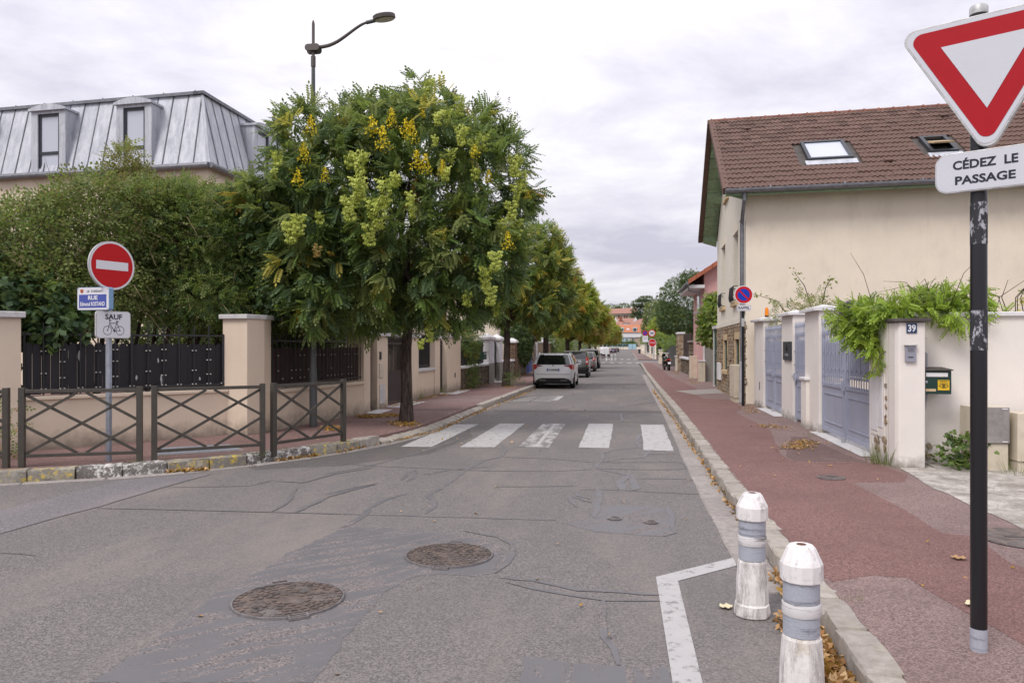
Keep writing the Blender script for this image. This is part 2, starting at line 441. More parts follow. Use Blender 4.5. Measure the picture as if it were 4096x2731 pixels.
M = NM('bollard_scraped_base')
c = M.mix(M.rng(M.noise(11, 9, .82, (1.2, 1.2, .3)), .46, .64, 0, .85), (.74, .71, .69), (.20, .18, .165))
c = M.mix(M.rng(M.noise(5, 6, .7), .58, .7, 0, .5), c, (.50, .40, .26))
m_boll_b = M.fin(c, .55, 0, .4, M.bump(M.noise(18, 5, .7), .5, .008))
M = NM('bollard_dirty_band')
c = M.mix(M.rng(M.noise(9, 8, .82, (.3, .3, 3)), .5, .58), (.62, .60, .60), (.16, .15, .15))
m_boll_d = M.fin(c, .5, 0, .4, M.bump(M.noise(18, 5, .7), .4, .006))
M = NM('reflective_grey_band')
c = M.mix(M.rng(M.vdist(150, feature='F1'), .2, .6, 0, .5), (.42, .44, .50), (.31, .33, .38))
c = M.mix(M.rng(M.noise(8, 8, .8, (.3, .3, 3)), .54, .64, 0, .8), c, (.11, .11, .13))
m_refl = M.fin(c, .35, 0, .5)
M = NM('cast_iron')
c = M.mix(M.rng(M.noise(12, 6, .7), .4, .62), (.085, .072, .066), (.20, .15, .125))
c = M.mix(M.rng(M.noise(4, 5, .7), .55, .68, 0, .8), c, (.20, .185, .18))
m_iron = M.fin(c, .55, .35, .5, M.bump(M.noise(60, 4, .7), .3, .003))
m_iron_e = plain('worn_iron_rim', (.27, .25, .25), .4, .5, var=.3, scale=20)
M = NM('weathered_zinc')
st = M.noise(5, 7, .7, (1, 1, .12))
c = M.mix(M.rng(st, .32, .68), (.34, .36, .405), (.60, .615, .66))
c = M.mix(M.rng(M.noise(1.4, 8, .78, (1, 1, .45), .6), .57, .66, 0, .45), c, (.25, .265, .31))
c = M.mix(M.rng(M.noise(2.4, 8, .8, (1.6, 1.6, .4)), .60, .66, 0, .8), c, (.57, .565, .58))
c = M.mix(M.rng(M.noise(30, 4, .7, (1, 1, .1)), .6, .7, 0, .3), c, (.20, .20, .19))
m_zinc = M.fin(c, .6, .08, .5, M.bump(M.noise(2.5, 3, .6), .2, .03))
m_zinc_d = plain('zinc_gutter', (.20, .205, .225), .5, .4, var=.25, scale=7, dirt=.3)
m_frame = plain('anthracite_frame', (.03, .035, .042), .4)
m_blind = NM('white_blind')
_w = m_blind.n('ShaderNodeTexWave', wave_type='BANDS', bands_direction='Z'); m_blind.l(m_blind.pos(), _w.inputs['Vector']); _w.inputs['Scale'].default_value = 12
m_blind = m_blind.fin(m_blind.mix(_w.outputs['Fac'], (.46, .49, .57), (.58, .61, .68)), .3)
M = NM('window_glass'); m_glass = M.fin((.02, .024, .028), .06, 0, .8)
M = NM('roof_tile_brown')
rr = M.n('ShaderNodeNewGeometry').outputs['Random Per Island']
c = M.mix(rr, (.105, .062, .050), (.18, .110, .088))
c = M.mix(M.rng(M.noise(9, 6, .75), .48, .7, 0, .6), c, (.07, .052, .045))
c = M.mix(M.rng(M.noise(40, 5, .75), .64, .74, 0, .5), c, (.25, .20, .17))
m_tile = M.fin(c, .85, 0, .3, M.bump(M.noise(60, 4, .7), .4, .005))
m_tile_r = plain('ridge_tile_red', (.26, .105, .07), .85, var=.3, scale=9, dirt=.4, dirtcol=(.08, .07, .06))
m_tile_o = plain('red_verge_tile', (.38, .12, .065), .7, var=.15, scale=5)
m_green_b = plain('faded_green_wood', (.27, .38, .23), .75, var=.2, scale=8, dirt=.4, dirtcol=(.25, .25, .17), stretch=(1, 1, 1))
m_green_d = plain('dark_green_shutter', (.02, .06, .04), .5)
m_gate = plain('blue_grey_gate_paint', (.35, .37, .46), .42, 0, var=.07, scale=3, dirt=.06, dirtcol=(.2, .2, .24))
m_pvc = plain('grey_pvc', (.36, .36, .39), .4)
m_box = plain('cream_cabinet', (.60, .53, .42), .55, var=.08, dirt=.25, dirtcol=(.3, .25, .18))
m_box_g = plain('grey_meter_door', (.27, .25, .24), .5, var=.2, scale=10, dirt=.4, dirtcol=(.17, .15, .14))
m_dgreen = plain('dark_green_mailbox', (.008, .035, .028), .25, spec=.6)
m_yellow = plain('yellow_sticker', (.72, .46, .02), .5)
m_silver = plain('silver_intercom', (.34, .34, .40), .35, .4, var=.08)
m_anth = plain('anthracite_box', (.05, .055, .065), .4, .2)
m_amber = plain('amber_beacon', (.75, .22, .01), .25)
m_slate = plain('slate_slab', (.075, .065, .058), .7, var=.3)
m_blue_no = plain('enamel_blue', (.01, .045, .12), .3)
M = NM('bark')
c = M.mix(M.rng(M.noise(20, 7, .75, (1, 1, .18)), .38, .62), (.032, .024, .019), (.13, .10, .085))
m_bark = M.fin(c, .95, 0, .2, M.bump(M.noise(22, 6, .7, (1, 1, .16)), 1.0, .03))
m_bark_d = plain('dark_twig_bark', (.05, .035, .025), .95, var=.3)
m_twig = plain('pale_twig', (.22, .16, .10), .9, var=.25)
def leaf_mat(name, a, b, trans=.46, c3=None, p3=.93, rough=.55):
    M = NM(name)
    rr = M.n('ShaderNodeNewGeometry').outputs['Random Per Island']
    c = M.mix(rr, a, b)
    c = M.mix(M.rng(M.noise(1.3, 3, .6), .35, .65, 0, .55), c, sh(a, .8))
    if c3: c = M.mix(M.rng(M.cell(3.5), p3, p3 + .02), c, c3)
    M.fin(c, rough, 0, .3)
    t = M.n('ShaderNodeBsdfTranslucent'); M.l(M.mix(.35, c, (.42, .48, .08), 'MIX'), t.inputs['Color'])
    x = M.n('ShaderNodeMixShader'); x.inputs[0].default_value = trans
    M.l(M.b.outputs[0], x.inputs[1]); M.l(t.outputs[0], x.inputs[2]); M.l(x.outputs[0], M.o.inputs['Surface'])
    return M.m
m_lf_dark = leaf_mat('leaf_dark_green', (.088, .150, .070), (.150, .225, .105))
m_lf_mid = leaf_mat('leaf_mid_green', (.130, .215, .055), (.220, .320, .090))
m_lf_olive = leaf_mat('leaf_olive', (.215, .265, .085), (.330, .375, .135))
m_lf_ivy = leaf_mat('leaf_deep_green', (.045, .090, .042), (.090, .155, .070), rough=.35)
m_lf_yel = leaf_mat('leaf_yellowing', (.50, .46, .08), (.70, .60, .14))
m_lf_or = leaf_mat('leaf_orange', (.36, .20, .03), (.50, .30, .05))
m_lf_lime = leaf_mat('leaf_lime', (.26, .40, .04), (.42, .56, .09), .35)
m_lf_brown = leaf_mat('leaf_bronze', (.22, .17, .09), (.28, .27, .11))
m_lf_gold = leaf_mat('leaf_golden_green', (.34, .40, .07), (.54, .54, .13))
m_lf_far = leaf_mat('far_foliage', (.075, .115, .06), (.14, .18, .085), .2)
m_pod = leaf_mat('seed_pod_lime', (.44, .52, .09), (.64, .67, .18), .3)
m_pod_t = leaf_mat('seed_pod_tan', (.48, .33, .12), (.58, .42, .16), .3)
m_flower = leaf_mat('yellow_flowers', (.80, .62, .02), (.90, .76, .06), .2)
m_wist = leaf_mat('lilac_flower', (.14, .08, .26), (.26, .17, .42), .3)
m_dead = leaf_mat('dry_leaf', (.36, .17, .06), (.74, .52, .28), .15, rough=.6)
m_dead2 = leaf_mat('dry_leaf_small', (.30, .13, .03), (.48, .30, .06), .15, rough=.6)
m_grass = leaf_mat('weed_green', (.07, .13, .03), (.16, .22, .06))
# ================================================================== SETTING
S = 'structure'
bigp = [(-3000, -60), (3000, -60), (3000, 5000), (-3000, 5000)]
sheet('ground', bigp, -.012, m_earth)
# the carriageway: junction in front, street running away, side street to the left
road = sheet('road', [(-40, -20), (30, -20), (30, 3.2), (1.35, 3.2), (1.35, 86), (14, 90), (14, 104), (1.9, 106), (1.9, 290), (30, 296), (30, 302), (-30, 302), (-30, 296), (-3.9, 290), (-3.9, 106), (-14, 104), (-14, 90), (-3.9, 87), (-3.9, 12.6), (-4.5, 11.2), (-5.2, 9.9), (-6.2, 9.0), (-9, 7.6), (-40, -2)], 0, m_road)
# right pavement
KR = [(1.02, 2.0), (1.06, 3.0), (1.12, 4.2), (1.10, 5.2), (1.08, 7.0), (1.08, 10.), (1.12, 14), (1.16, 20), (1.2, 30), (1.27, 49), (1.40, 70), (1.49, 82)]
def kerb_x(y):
    for (a, b), (c, d) in zip(KR, KR[1:]):
        if y <= d: return a + (c - a) * (y - b) / (d - b)
    return KR[-1][0]
def inset(L, dx): return [(p[0] + dx, p[1]) for p in L]
sheet('pavement_right', inset(KR, .17) + [(1.9, 84.6), (3.2, 86.2), (12, 88), (12, 10.6), (12, 2.0)], PAV - .0015, m_pav, skirt=.16)
sheet('pavement_right_far', [(1.75, 108), (1.55, 120), (1.55, 200), (1.9, 288), (6, 292), (8, 292), (6, 106), (3, 106)], PAV, m_pav, skirt=.15)
KL = [(-10.5, 6.6), (-7.9, 7.75), (-6.9, 8.25), (-6.2, 8.68), (-5.5, 9.35), (-4.95, 10.05), (-4.45, 11.0), (-4.05, 12.1), (-3.82, 13.3), (-3.72, 14.6), (-3.7, 17), (-3.74, 22), (-3.78, 30), (-3.9, 60), (-3.95, 85)]
kin = []
for k, p in enumerate(KL):
    a, b = KL[max(0, k - 1)], KL[min(len(KL) - 1, k + 1)]
    t = Vector((b[0] - a[0], b[1] - a[1])).normalized(); kin.append((p[0] - t.y * .16, p[1] + t.x * .16))
sheet('pavement_left', kin[::-1] + [(-30, -2), (-30, 25), (-9, 30), (-9, 86)], PAV - .0025, m_pav_l, skirt=.16)
sheet('pavement_left_far', [(-9, 106), (-4, 106), (-3.95, 290), (-9, 290)], PAV, m_pav_l, skirt=.15)
# coloured bitumen strips laid on the right pavement (measured outline)
red1 = [(1.27, 5.3), (1.32, 5.12), (1.62, 5.3), (1.84, 5.27), (1.9, 4.85), (1.98, 4.35), (2.05, 3.9), (2.25, 3.2), (2.5, 2.2), (3.4, 2.2), (3.05, 4.2), (2.85, 5.2), (2.66, 5.75), (2.76, 6.5), (2.55, 6.56), (2.56, 7.72), (2.50, 8.85), (3.1, 8.98), (3.3, 9.5), (3.2, 10.4), (2.2, 10.35), (2.14, 10.9), (2.6, 14.2), (2.5, 17.8), (2.9, 19.6), (3.0, 22.5), (2.3, 23.2), (2.2, 26.8), (2.7, 29.5), (2.6, 35), (2.4, 42), (2.6, 60), (2.6, 82), (1.65, 82), (1.45, 60), (1.42, 40), (1.36, 30), (1.33, 20), (1.30, 12), (1.26, 8)]
def rough_poly(poly, step=.25, j=.012):
    o = []
    for a, b in zip(poly, poly[1:] + poly[:1]):
        L = math.hypot(b[0] - a[0], b[1] - a[1]); n = max(1, int(L / step))
        for k in range(n):
            o.append((a[0] + (b[0] - a[0]) * k / n + rnd.uniform(-j, j), a[1] + (b[1] - a[1]) * k / n + rnd.uniform(-j, j)))
    return o
sheet('red_path', rough_poly(red1), PAV, m_pav_red)
sheet('dark_path_patch', rough_poly([(2.2, 10.95), (2.2, 10.42), (3.15, 10.45), (3.05, 11.2), (3.0, 13.2), (2.75, 13.2)]), PAV + .001, m_pav_dk)
sheet('concrete_apron', rough_poly([(3.36, 9.98), (3.32, 9.3), (3.28, 8.9), (3.25, 7.7), (3.28, 6.8), (3.5, 6.2), (4.4, 5.6), (9, 4.5), (9, 10.4), (3.6, 10.55)], .3, .03), PAV + .003, m_apron)
sheet('pavement_patch', rough_poly([(1.75, 27.6), (2.2, 25.2), (3.5, 26.5), (3.5, 29.6)]), PAV + .004, m_gutter)
sheet('pavement_left_patch', rough_poly([(-5.6, 19.6), (-4.0, 20.2), (-4.0, 24.0), (-5.6, 23.0)]), PAV - .001, m_pav)
sheet('pavement_left_band', rough_poly([(-5.8, 16.9), (-4.0, 17.5), (-4.0, 18.0), (-5.8, 17.4)]), PAV - .001, m_pav_dk)
sheet('gate_threshold', [(3.2, 10.95), (3.55, 10.95), (3.55, 14.0), (3.22, 14.0)], PAV + .006, m_cap)
sheet('gate_threshold', [(3.16, 16.9), (3.55, 16.9), (3.55, 19.3), (3.18, 19.3)], PAV + .006, m_cap)
sheet('gate_threshold', [(-5.85, 16.3), (-5.5, 16.3), (-5.55, 17.4), (-5.95, 17.4)], PAV + .004, m_cap)
sheet('gate_threshold', [(-6.0, 18.1), (-5.45, 18.0), (-5.5, 20.3), (-6.1, 20.3)], PAV + .004, m_cap)
sheet('gate_threshold', [(-6.2, 24.0), (-5.5, 24.0), (-5.6, 26.8), (-6.2, 26.8)], PAV + .004, m_cap)
sheet('gate_threshold', [(-6.2, 33.9), (-5.5, 33.9), (-5.5, 35.6), (-6.2, 35.6)], PAV + .004, m_cap)

# asphalt patches, dark bands and bitumen sealing on the road
sheet('asphalt_patch', rough_poly([G(2000 - 40, 1640), G(2666, 1643), G(2668, 1652), (0.95, 19.0), (-3.4, 18.7), (-3.4, 19.25)], .3, .02), .0012, m_road_dark)
sheet('asphalt_patch', rough_poly([(-4.55, 10.9), (-5.3, 9.75), (-4.9, 9.4), (-3.9, 9.9), (-3.0, 11.2), (-2.75, 13.4), (-3.45, 15.9), (-3.62, 13.5)], .25, .02), .0012, m_road_dark)
sheet('asphalt_patch', rough_poly([(-3.6, 25.8), (-2.6, 26.2), (-2.4, 23.0), (-3.6, 22.0)], .25, .02), .0010, m_road_dark)
sheet('asphalt_patch', rough_poly([(-3.2, 36.2), (.9, 36.8), (.9, 34.6), (-3, 34.2)], .25, .02), .0010, m_road_dark)
def Q2(x, y): return G(x * .6378, 1800 + y * .6378)
def Q3(x, y): return G(1300 + x * .7214, 1600 + y * .7214)
sheet('asphalt_pale_strip', rough_poly([Q2(0, 380), Q2(200, 325), Q2(480, 258), Q2(760, 190), Q2(1000, 168), Q2(1330, 145), Q2(1000, 235), Q2(640, 350), Q2(330, 430), Q2(0, 525)], .25, .01), .0011, m_road_light)
# brushed bitumen around the manholes
seal_big = [Q2(560, 1460), Q2(760, 1325), Q2(900, 1230), Q2(1060, 1120), Q2(1200, 1020), Q2(1360, 900), Q2(1560, 800), Q2(1800, 650), Q2(2100, 510), Q3(100, 700), Q3(250, 705), Q3(450, 715), Q3(700, 745), Q3(860, 770), Q3(960, 790), Q3(985, 840), Q3(960, 900), Q3(930, 960), Q3(860, 975), Q3(640, 960), Q3(480, 985), Q3(400, 1030), Q3(300, 1090), Q3(230, 1190), Q3(120, 1290), Q3(60, 1400), Q3(-60, 1568), Q2(1500, 1460)]
sheet('brushed_bitumen', rough_poly(seal_big, .06, .022), .0016, m_seal_mix)
seal_sm = [Q3(1280, 668), Q3(1400, 672), Q3(1470, 650), Q3(1480, 590), Q3(1560, 580), Q3(1800, 588), Q3(1880, 600), Q3(1925, 660), Q3(1950, 735), Q3(1900, 757), Q3(1700, 745), Q3(1500, 730), Q3(1380, 700)]
sheet('brushed_bitumen', rough_poly(seal_sm, .05, .012), .0017, m_seal_mix)
sheet('brushed_bitumen', rough_poly([Q3(1100, 1420), Q3(1250, 1440), Q3(1500, 1465), Q3(1700, 1470), Q3(1900, 1478), Q3(1925, 1568), Q3(1930, 1700), Q3(1050, 1700), Q3(1100, 1500)], .05, .014), .0018, m_seal)
rb = MB()
def rib(pts, w, q=Q3): ribbon(rb, [q(*p) for p in pts], w, .0028)
rib([(0, 630), (300, 637), (560, 645), (900, 655), (1280, 665)], .028)
rib([(100, 705), (200, 650), (250, 600), (330, 550), (450, 520)], .06)
rib([(560, 630), (600, 585), (575, 530), (640, 490), (720, 440), (760, 400), (860, 340), (980, 310), (1010, 270), (990, 245)], .06)
rib([(0, 340), (260, 365), (560, 378), (900, 392), (1250, 395), (1480, 385)], .03)
rib([(0, 410), (200, 375), (420, 320), (600, 265), (730, 222)], .045)
rib([(0, 525), (180, 480), (300, 460)], .035)
rib([(430, 445), (470, 400), (500, 380)], .05)
rib([(450, 450), (490, 432), (505, 392)], .04)
rib([(545, 415), (700, 385), (900, 372)], .035)
rib([(980, 315), (1250, 325), (1500, 345)], .03)
rib([(1500, 375), (1540, 330), (1530, 295), (1600, 275), (1750, 262), (1800, 285), (1760, 320), (1640, 325), (1530, 345)], .05)
rib([(1740, 262), (1735, 200), (1800, 175), (1810, 140)], .09)
rib([(1500, 380), (1600, 400), (1700, 420), (1720, 440)], .05)
rib([(1650, 500), (1640, 460), (1680, 420), (1720, 440), (1720, 500)], .11)
rib([(1410, 500), (1520, 495), (1650, 500), (1900, 515), (2155, 525)], .03)
rib([(1510, 495), (1520, 540), (1500, 580), (1490, 650)], .08)
rib([(1400, 595), (1360, 560), (1350, 535), (1420, 545), (1500, 570)], .05)
rib([(1410, 500), (1400, 530), (1470, 550)], .04)
rib([(1500, 380), (1750, 385), (1950, 385), (2010, 375), (1990, 350)], .03)
rib([(1720, 435), (1900, 435), (2030, 440), (2110, 470)], .035)
rib([(2010, 375), (2040, 420), (2110, 465)], .05)
rib([(1740, 300), (1900, 300), (1970, 300)], .03)
rib([(1550, 345), (1800, 345), (1960, 345), (2010, 360)], .025)
rib([(950, 480), (1150, 480), (1400, 478)], .03)
rib([(960, 985), (1150, 1000), (1400, 1050), (1650, 1068), (1855, 1082)], .045)
rib([(1000, 1010), (1150, 1045), (1400, 1085), (1560, 1108), (1855, 1112)], .035)
rib([(940, 960), (1000, 910), (1030, 850), (1030, 800), (960, 760), (760, 725)], .045)
rib([(1545, 1108), (1545, 1200), (1560, 1310), (1620, 1380), (1650, 1470)], .05)
rib([(1900, 590), (1930, 660), (1945, 735), (1880, 755)], .05)
rib([(1620, 40), (1720, 22), (1800, 15), (1830, 0), (1760, -20), (1700, 10)], .06)
rib([(1650, 120), (1640, 80), (1720, 72), (1800, 75), (1720, 90)], .05)
rib([(1500, 120), (1650, 122), (1850, 125), (1930, 135)], .035)
rib([(0, 525), (330, 430), (640, 350), (1010, 238), (1330, 150)], .022, Q2)
rib([(600, 365), (1000, 372), (1500, 385), (2200, 402)], .022, Q2)
rib([(1040, 235), (1300, 230), (1560, 225), (1710, 190)], .02, Q2)
rib([(0, 645), (120, 650), (230, 662)], .02, Q2)
rib([(1700, 385), (1790, 335), (1870, 240)], .05, Q2)
rib([(1720, 195), (1900, 205), (2100, 150), (2352, 110)], .025, Q2)
rib([(1850, 390), (1960, 340), (2060, 290), (2200, 250), (2352, 215)], .05, Q2)
for k in range(16):
    y = rnd.uniform(17, 80); x = rnd.uniform(-2.2, -.2) if k % 3 else rnd.uniform(-.4, .8)
    ribbon(rb, [(x, y), (x + rnd.uniform(-.3, .3), y + rnd.uniform(.5, 1.5)), (x + rnd.uniform(.3, 1.2), y + rnd.uniform(1.2, 3))], rnd.uniform(.04, .08), .0028)
rb.build('bitumen_lines', m_seal, None, kind=S)

# road markings
zc_ = thing('zebra_crossing', 'worn white zebra crossing over the street', 'crossing', kind=S); del zc_['category']
stripes = [[(-3.67, 11.9), (-3.16, 11.96), (-3.09, 15.6), (-3.60, 15.5)], [(-2.69, 12.0), (-2.13, 12.07), (-2.14, 15.85), (-2.67, 15.8)], [(-1.75, 12.17), (-1.24, 12.2), (-1.28, 15.97), (-1.76, 15.93)],
           [(-.77, 12.25), (-.27, 12.24), (-.27, 16.1), (-.79, 16.06)], [(.28, 12.1), (.74, 12.05), (.77, 16.07), (.30, 16.02)]]
for k, s_ in enumerate(stripes):
    sheet('stripe', rough_poly(s_, .2, .008), .0040, m_paint_faded if k == 2 else m_paint, zc_)
    if k == 2: sheet('stripe', [(-1.50, 12.2), (-1.43, 12.2), (-1.46, 15.9), (-1.53, 15.9)], .0052, m_paint, zc_)
for y0, dep in ((86.5, 3.0), (112.0, 5)):
    z2 = thing('zebra_crossing', 'far zebra crossing', 'crossing', kind=S); del z2['category']
    for k in range(5):
        x = -2.9 + k * 1.0
        sheet('stripe', [(x, y0), (x + .5, y0), (x + .5, y0 + dep), (x, y0 + dep)], .006, m_paint, z2)
an = thing('edge_marking', 'white angled line around the bollards', 'marking', kind=S); del an['category']
sheet('line', [(.21, 5.46), (.83, 6.05), (.82, 5.83), (.36, 5.39), (.37, 3.78), (.38, 2.0), (.225, 2.0), (.225, 3.76)], .0040, m_paint, an)
bk = thing('parking_marking', 'white hatched marking before the parked cars', 'marking', kind=S); del bk['category']
for k in range(5):
    y = 22.6 + k * .62
    sheet('line', [(-3.6 + .08 * k, y), (-2.95, y + .25), (-2.95, y + .44), (-3.6 + .08 * k, y + .19)], .0040, m_paint, bk)
    sheet('line', [(-2.9, y + .27), (-2.3, y + .5), (-2.3, y + .69), (-2.9, y + .46)], .0040, m_paint, bk)
sheet('line', [(-2.3, 23.4), (-2.12, 23.5), (-2.12, 25.9), (-2.3, 25.8)], .0052, m_paint, bk)
for y in (39.6, 46.8, 52.6, 60.2):
    sheet('line', [(-2.5, y), (-1.85, y), (-1.85, y + .12), (-2.5, y + .12)], .0040, m_paint, bk)

# ------------------------------------------------------------------ kerbs
def stone_variants(n, sub, W=.2, H=.2, jit=.012, slope=0):
    out_ = []
    for k in range(n):
        bm = bmesh.new(); bmesh.ops.create_cube(bm, size=1)
        bmesh.ops.scale(bm, vec=(W, 1, H), verts=bm.verts)
        bmesh.ops.subdivide_edges(bm, edges=[e_ for e_ in bm.edges if abs(e_.verts[0].co.y - e_.verts[1].co.y) > .5], cuts=sub)
        bmesh.ops.bevel(bm, geom=[e_ for e_ in bm.edges if e_.calc_face_angle(0) > 1], offset=.016, segments=1, affect='EDGES')
        for v in bm.verts:
            if slope and v.co.z > 0: v.co.z -= (0.5 - v.co.x / W) * slope
            v.co.x += rnd.uniform(-jit, jit); v.co.y += rnd.uniform(-jit, jit); v.co.z += rnd.uniform(-jit, jit) * .6 if v.co.z > 0 else 0
        me = D.meshes.new('kerb_stone'); bm.to_mesh(me); bm.free()
        me.polygons.foreach_set('use_smooth', [True] * len(me.polygons)); me.set_sharp_from_angle(angle=R(30))
        out_.append(me)
    return out_
def lay(parent, pts, lens, metas, mats, side, W, top, name='kerb_stone', z_off=0, gap=.012, zf=None):
    """place unit stones along a polyline; side=+1 stones lie on the right of the walking direction"""
    seg = []; cum = 0
    for a, b in zip(pts, pts[1:]):
        L = math.hypot(b[0] - a[0], b[1] - a[1]); seg.append((cum, L, a, b)); cum += L
    def at(d):
        for c, L, a, b in seg:
            if d <= c + L or (c, L, a, b) == seg[-1]:
                t = (d - c) / L; return Vector((a[0] + (b[0] - a[0]) * t, a[1] + (b[1] - a[1]) * t))
    d = 0; k = 0; cache = {}
    while d < cum - .05:
        L = lens(at(d).y, k); L = min(L, cum - d)
        p, q = at(d), at(d + L); t = (q - p).normalized(); nr = Vector((t.y, -t.x)) * side
        c = (p + q) / 2 + nr * W / 2
        mt = mats(k, c.y); key = (k % len(metas), mt.name)
        if key not in cache:
            m = metas[key[0]].copy(); m.materials.clear(); m.materials.append(mt); cache[key] = m
        o = D.objects.new(name, cache[key]); COL.objects.link(o); o.parent = parent
        zt = gz(c.y) + (zf(c.y) if zf else top)
        o.location = (c.x, c.y, zt - .1 + rnd.uniform(-.004, .004)); o.scale = (1, L - gap, 1)
        o.rotation_euler = (0, 0, math.atan2(-t.x, t.y) + (0 if side > 0 else PI) + rnd.uniform(-.01, .01))
        d += L; k += 1
SV = stone_variants(6, 3); SVs = stone_variants(6, 1, W=.30, slope=.09); SVg = stone_variants(5, 2, W=.27, H=.2, jit=.004)
kr = thing('kerb_right', 'pale granite kerb along the right pavement', 'kerb', kind=S); del kr['category']
lay(kr, [p for p in KR if p[1] < 61] + [(1.35, 60)], lambda y, k: rnd.uniform(.5, .62) if y < 9 else rnd.uniform(.32, .44) if y < 35 else .75, SV, lambda k, y: m_kerb, 1, .2, PAV)
fb = MB()
for k in range(30):
    y0 = 60.2 + k * .85
    if y0 < 82: x = kerb_x(y0); fb.box(x, x + .2, y0, y0 + .82, gz(y0) - .1, gz(y0) + PAV)
for k in range(40):
    y0 = 108 + k * 2.2; x = 1.5; fb.box(x, x + .2, y0, y0 + 2.17, gz(y0) - .1, gz(y0) + PAV + .01)
fb.build('kerb_stones', m_kerb, kr, kind='stuff')
kl = thing('kerb_left', 'left kerb with flaked white and yellow painted stones round the corner', 'kerb', kind=S); del kl['category']
seqm = [m_kerb_w, m_kerb_w, m_kerb_w, m_kerb_w, m_kerb_w, m_kerb_w, m_kerb_y, m_kerb_y, m_kerb_w, m_kerb_w, m_kerb_y, m_kerb_y, m_kerb_w, m_kerb_w, m_kerb_y, m_kerb_y, m_kerb]
i0 = [k for k, p in enumerate(KL) if p[1] > 11.5][0]
lay(kl, KL[:i0 + 1], lambda y, k: .52, SV, lambda k, y: seqm[min(k, 16)], -1, .2, PAV + .02)
def lz(y): return PAV if y > 21 else PAV - .0
lay(kl, [p for p in KL if 12 < p[1] < 19] + [(-3.72, 19.4)], lambda y, k: .3, SVs, lambda k, y: m_kerb, -1, .3, PAV)
lay(kl, [(-3.72, 19.4), (-3.74, 22), (-3.78, 30), (-3.87, 50)], lambda y, k: rnd.uniform(.55, .8), SV, lambda k, y: m_kerb, -1, .2, PAV + .01)
fb = MB()
for k in range(36):
    y0 = 50.1 + k * .95; fb.box(-4.05, -3.87, y0, y0 + .92, gz(y0) - .1, gz(y0) + PAV)
fb.build('kerb_stones', m_kerb, kl, kind='stuff')
gt = thing('gutter', 'concrete channel slabs beside the right kerb', 'gutter', kind=S); del gt['category']
lay(gt, [(p[0] - .005, p[1]) for p in KR if 4.9 < p[1] < 50], lambda y, k: rnd.uniform(.7, .85), SVg, lambda k, y: m_gutter, -1, .27, .012, 'gutter_slab', gap=.008)
gl = thing('gutter', 'narrow pale channel beside the left kerb', 'gutter', kind=S); del gl['category']
lay(gl, [(p[0] + .01, p[1] - .01) for p in KL if p[1] < 30], lambda y, k: .9, stone_variants(3, 2, W=.13, H=.2, jit=.003), lambda k, y: m_gutter, 1, .13, .010, 'gutter_slab', gap=.006)
# ================================================================== RIGHT SIDE
# ---- aged cream house with the brown tiled roof
HC = (3.18, 20.9); HS = Vector((.9966, -.082)).normalized(); HT = Vector((.03, 1.0)).normalized()
def H3(a, b, z): return (HC[0] + a * HS.x + b * HT.x, HC[1] + a * HS.y + b * HT.y, z)
house = thing('house', 'cream rendered house with brown tiled roof and stone-faced ground floor', 'house', (HC[0], HC[1], 0))
WT = 5.72; BW = 8.6; HL = 15.0; SZ = 2.32     # wall top, gable width, length, top of the stone storey
def quad(mb, pts): mb.poly([H3(*p) for p in pts])
def hbox(mb, a0, a1, b0, b1, z0, z1):
    mb.hexa([H3(a0, b0, z0), H3(a1, b0, z0), H3(a1, b1, z0), H3(a0, b1, z0), H3(a0, b0, z1), H3(a1, b0, z1), H3(a1, b1, z1), H3(a0, b1, z1)])
wm_ = MB()
quad(wm_, [(0, 0, 0), (HL, 0, 0), (HL, 0, WT), (0, 0, WT)]); quad(wm_, [(HL, BW, 0), (0, BW, 0), (0, BW, WT), (HL, BW, WT)])
quad(wm_, [(HL, 0, 0), (HL, BW, 0), (HL, BW, WT), (HL, 0, WT)])
wm_.build('wall', m_cream, house)
# street facade, pierced by real openings (b0,b1,z0,z1)
openU = [(1.78, 2.98, 2.98, 5.05), (5.55, 6.8, 3.02, 5.15)]
openG = [(1.35, 2.45, .95, 1.86), (4.75, 5.95, .85, 1.86)]
openA = [(4.45, 5.45, 6.6, 7.45)]
def holed(mb, b0, b1, z0, z1, holes, a=0.0, d=.28):
    bs = sorted({b0, b1, *[h[0] for h in holes], *[h[1] for h in holes]}); zs = sorted({z0, z1, *[h[2] for h in holes], *[h[3] for h in holes]})
    for i in range(len(bs) - 1):
        for j in range(len(zs) - 1):
            cb, cz = (bs[i] + bs[i + 1]) / 2, (zs[j] + zs[j + 1]) / 2
            if any(h[0] < cb < h[1] and h[2] < cz < h[3] for h in holes): continue
            quad(mb, [(a, bs[i + 1], zs[j]), (a, bs[i], zs[j]), (a, bs[i], zs[j + 1]), (a, bs[i + 1], zs[j + 1])])
    for h in holes:
        quad(mb, [(a, h[0], h[2]), (a + d, h[0], h[2]), (a + d, h[0], h[3]), (a, h[0], h[3])])
        quad(mb, [(a, h[1], h[3]), (a + d, h[1], h[3]), (a + d, h[1], h[2]), (a, h[1], h[2])])
        quad(mb, [(a, h[0], h[2]), (a, h[1], h[2]), (a + d, h[1], h[2]), (a + d, h[0], h[2])])
        quad(mb, [(a, h[1], h[3]), (a, h[0], h[3]), (a + d, h[0], h[3]), (a + d, h[1], h[3])])
f_ = MB(); holed(f_, 0, BW, SZ, WT, openU)
RZ, EB = 9.0, .5
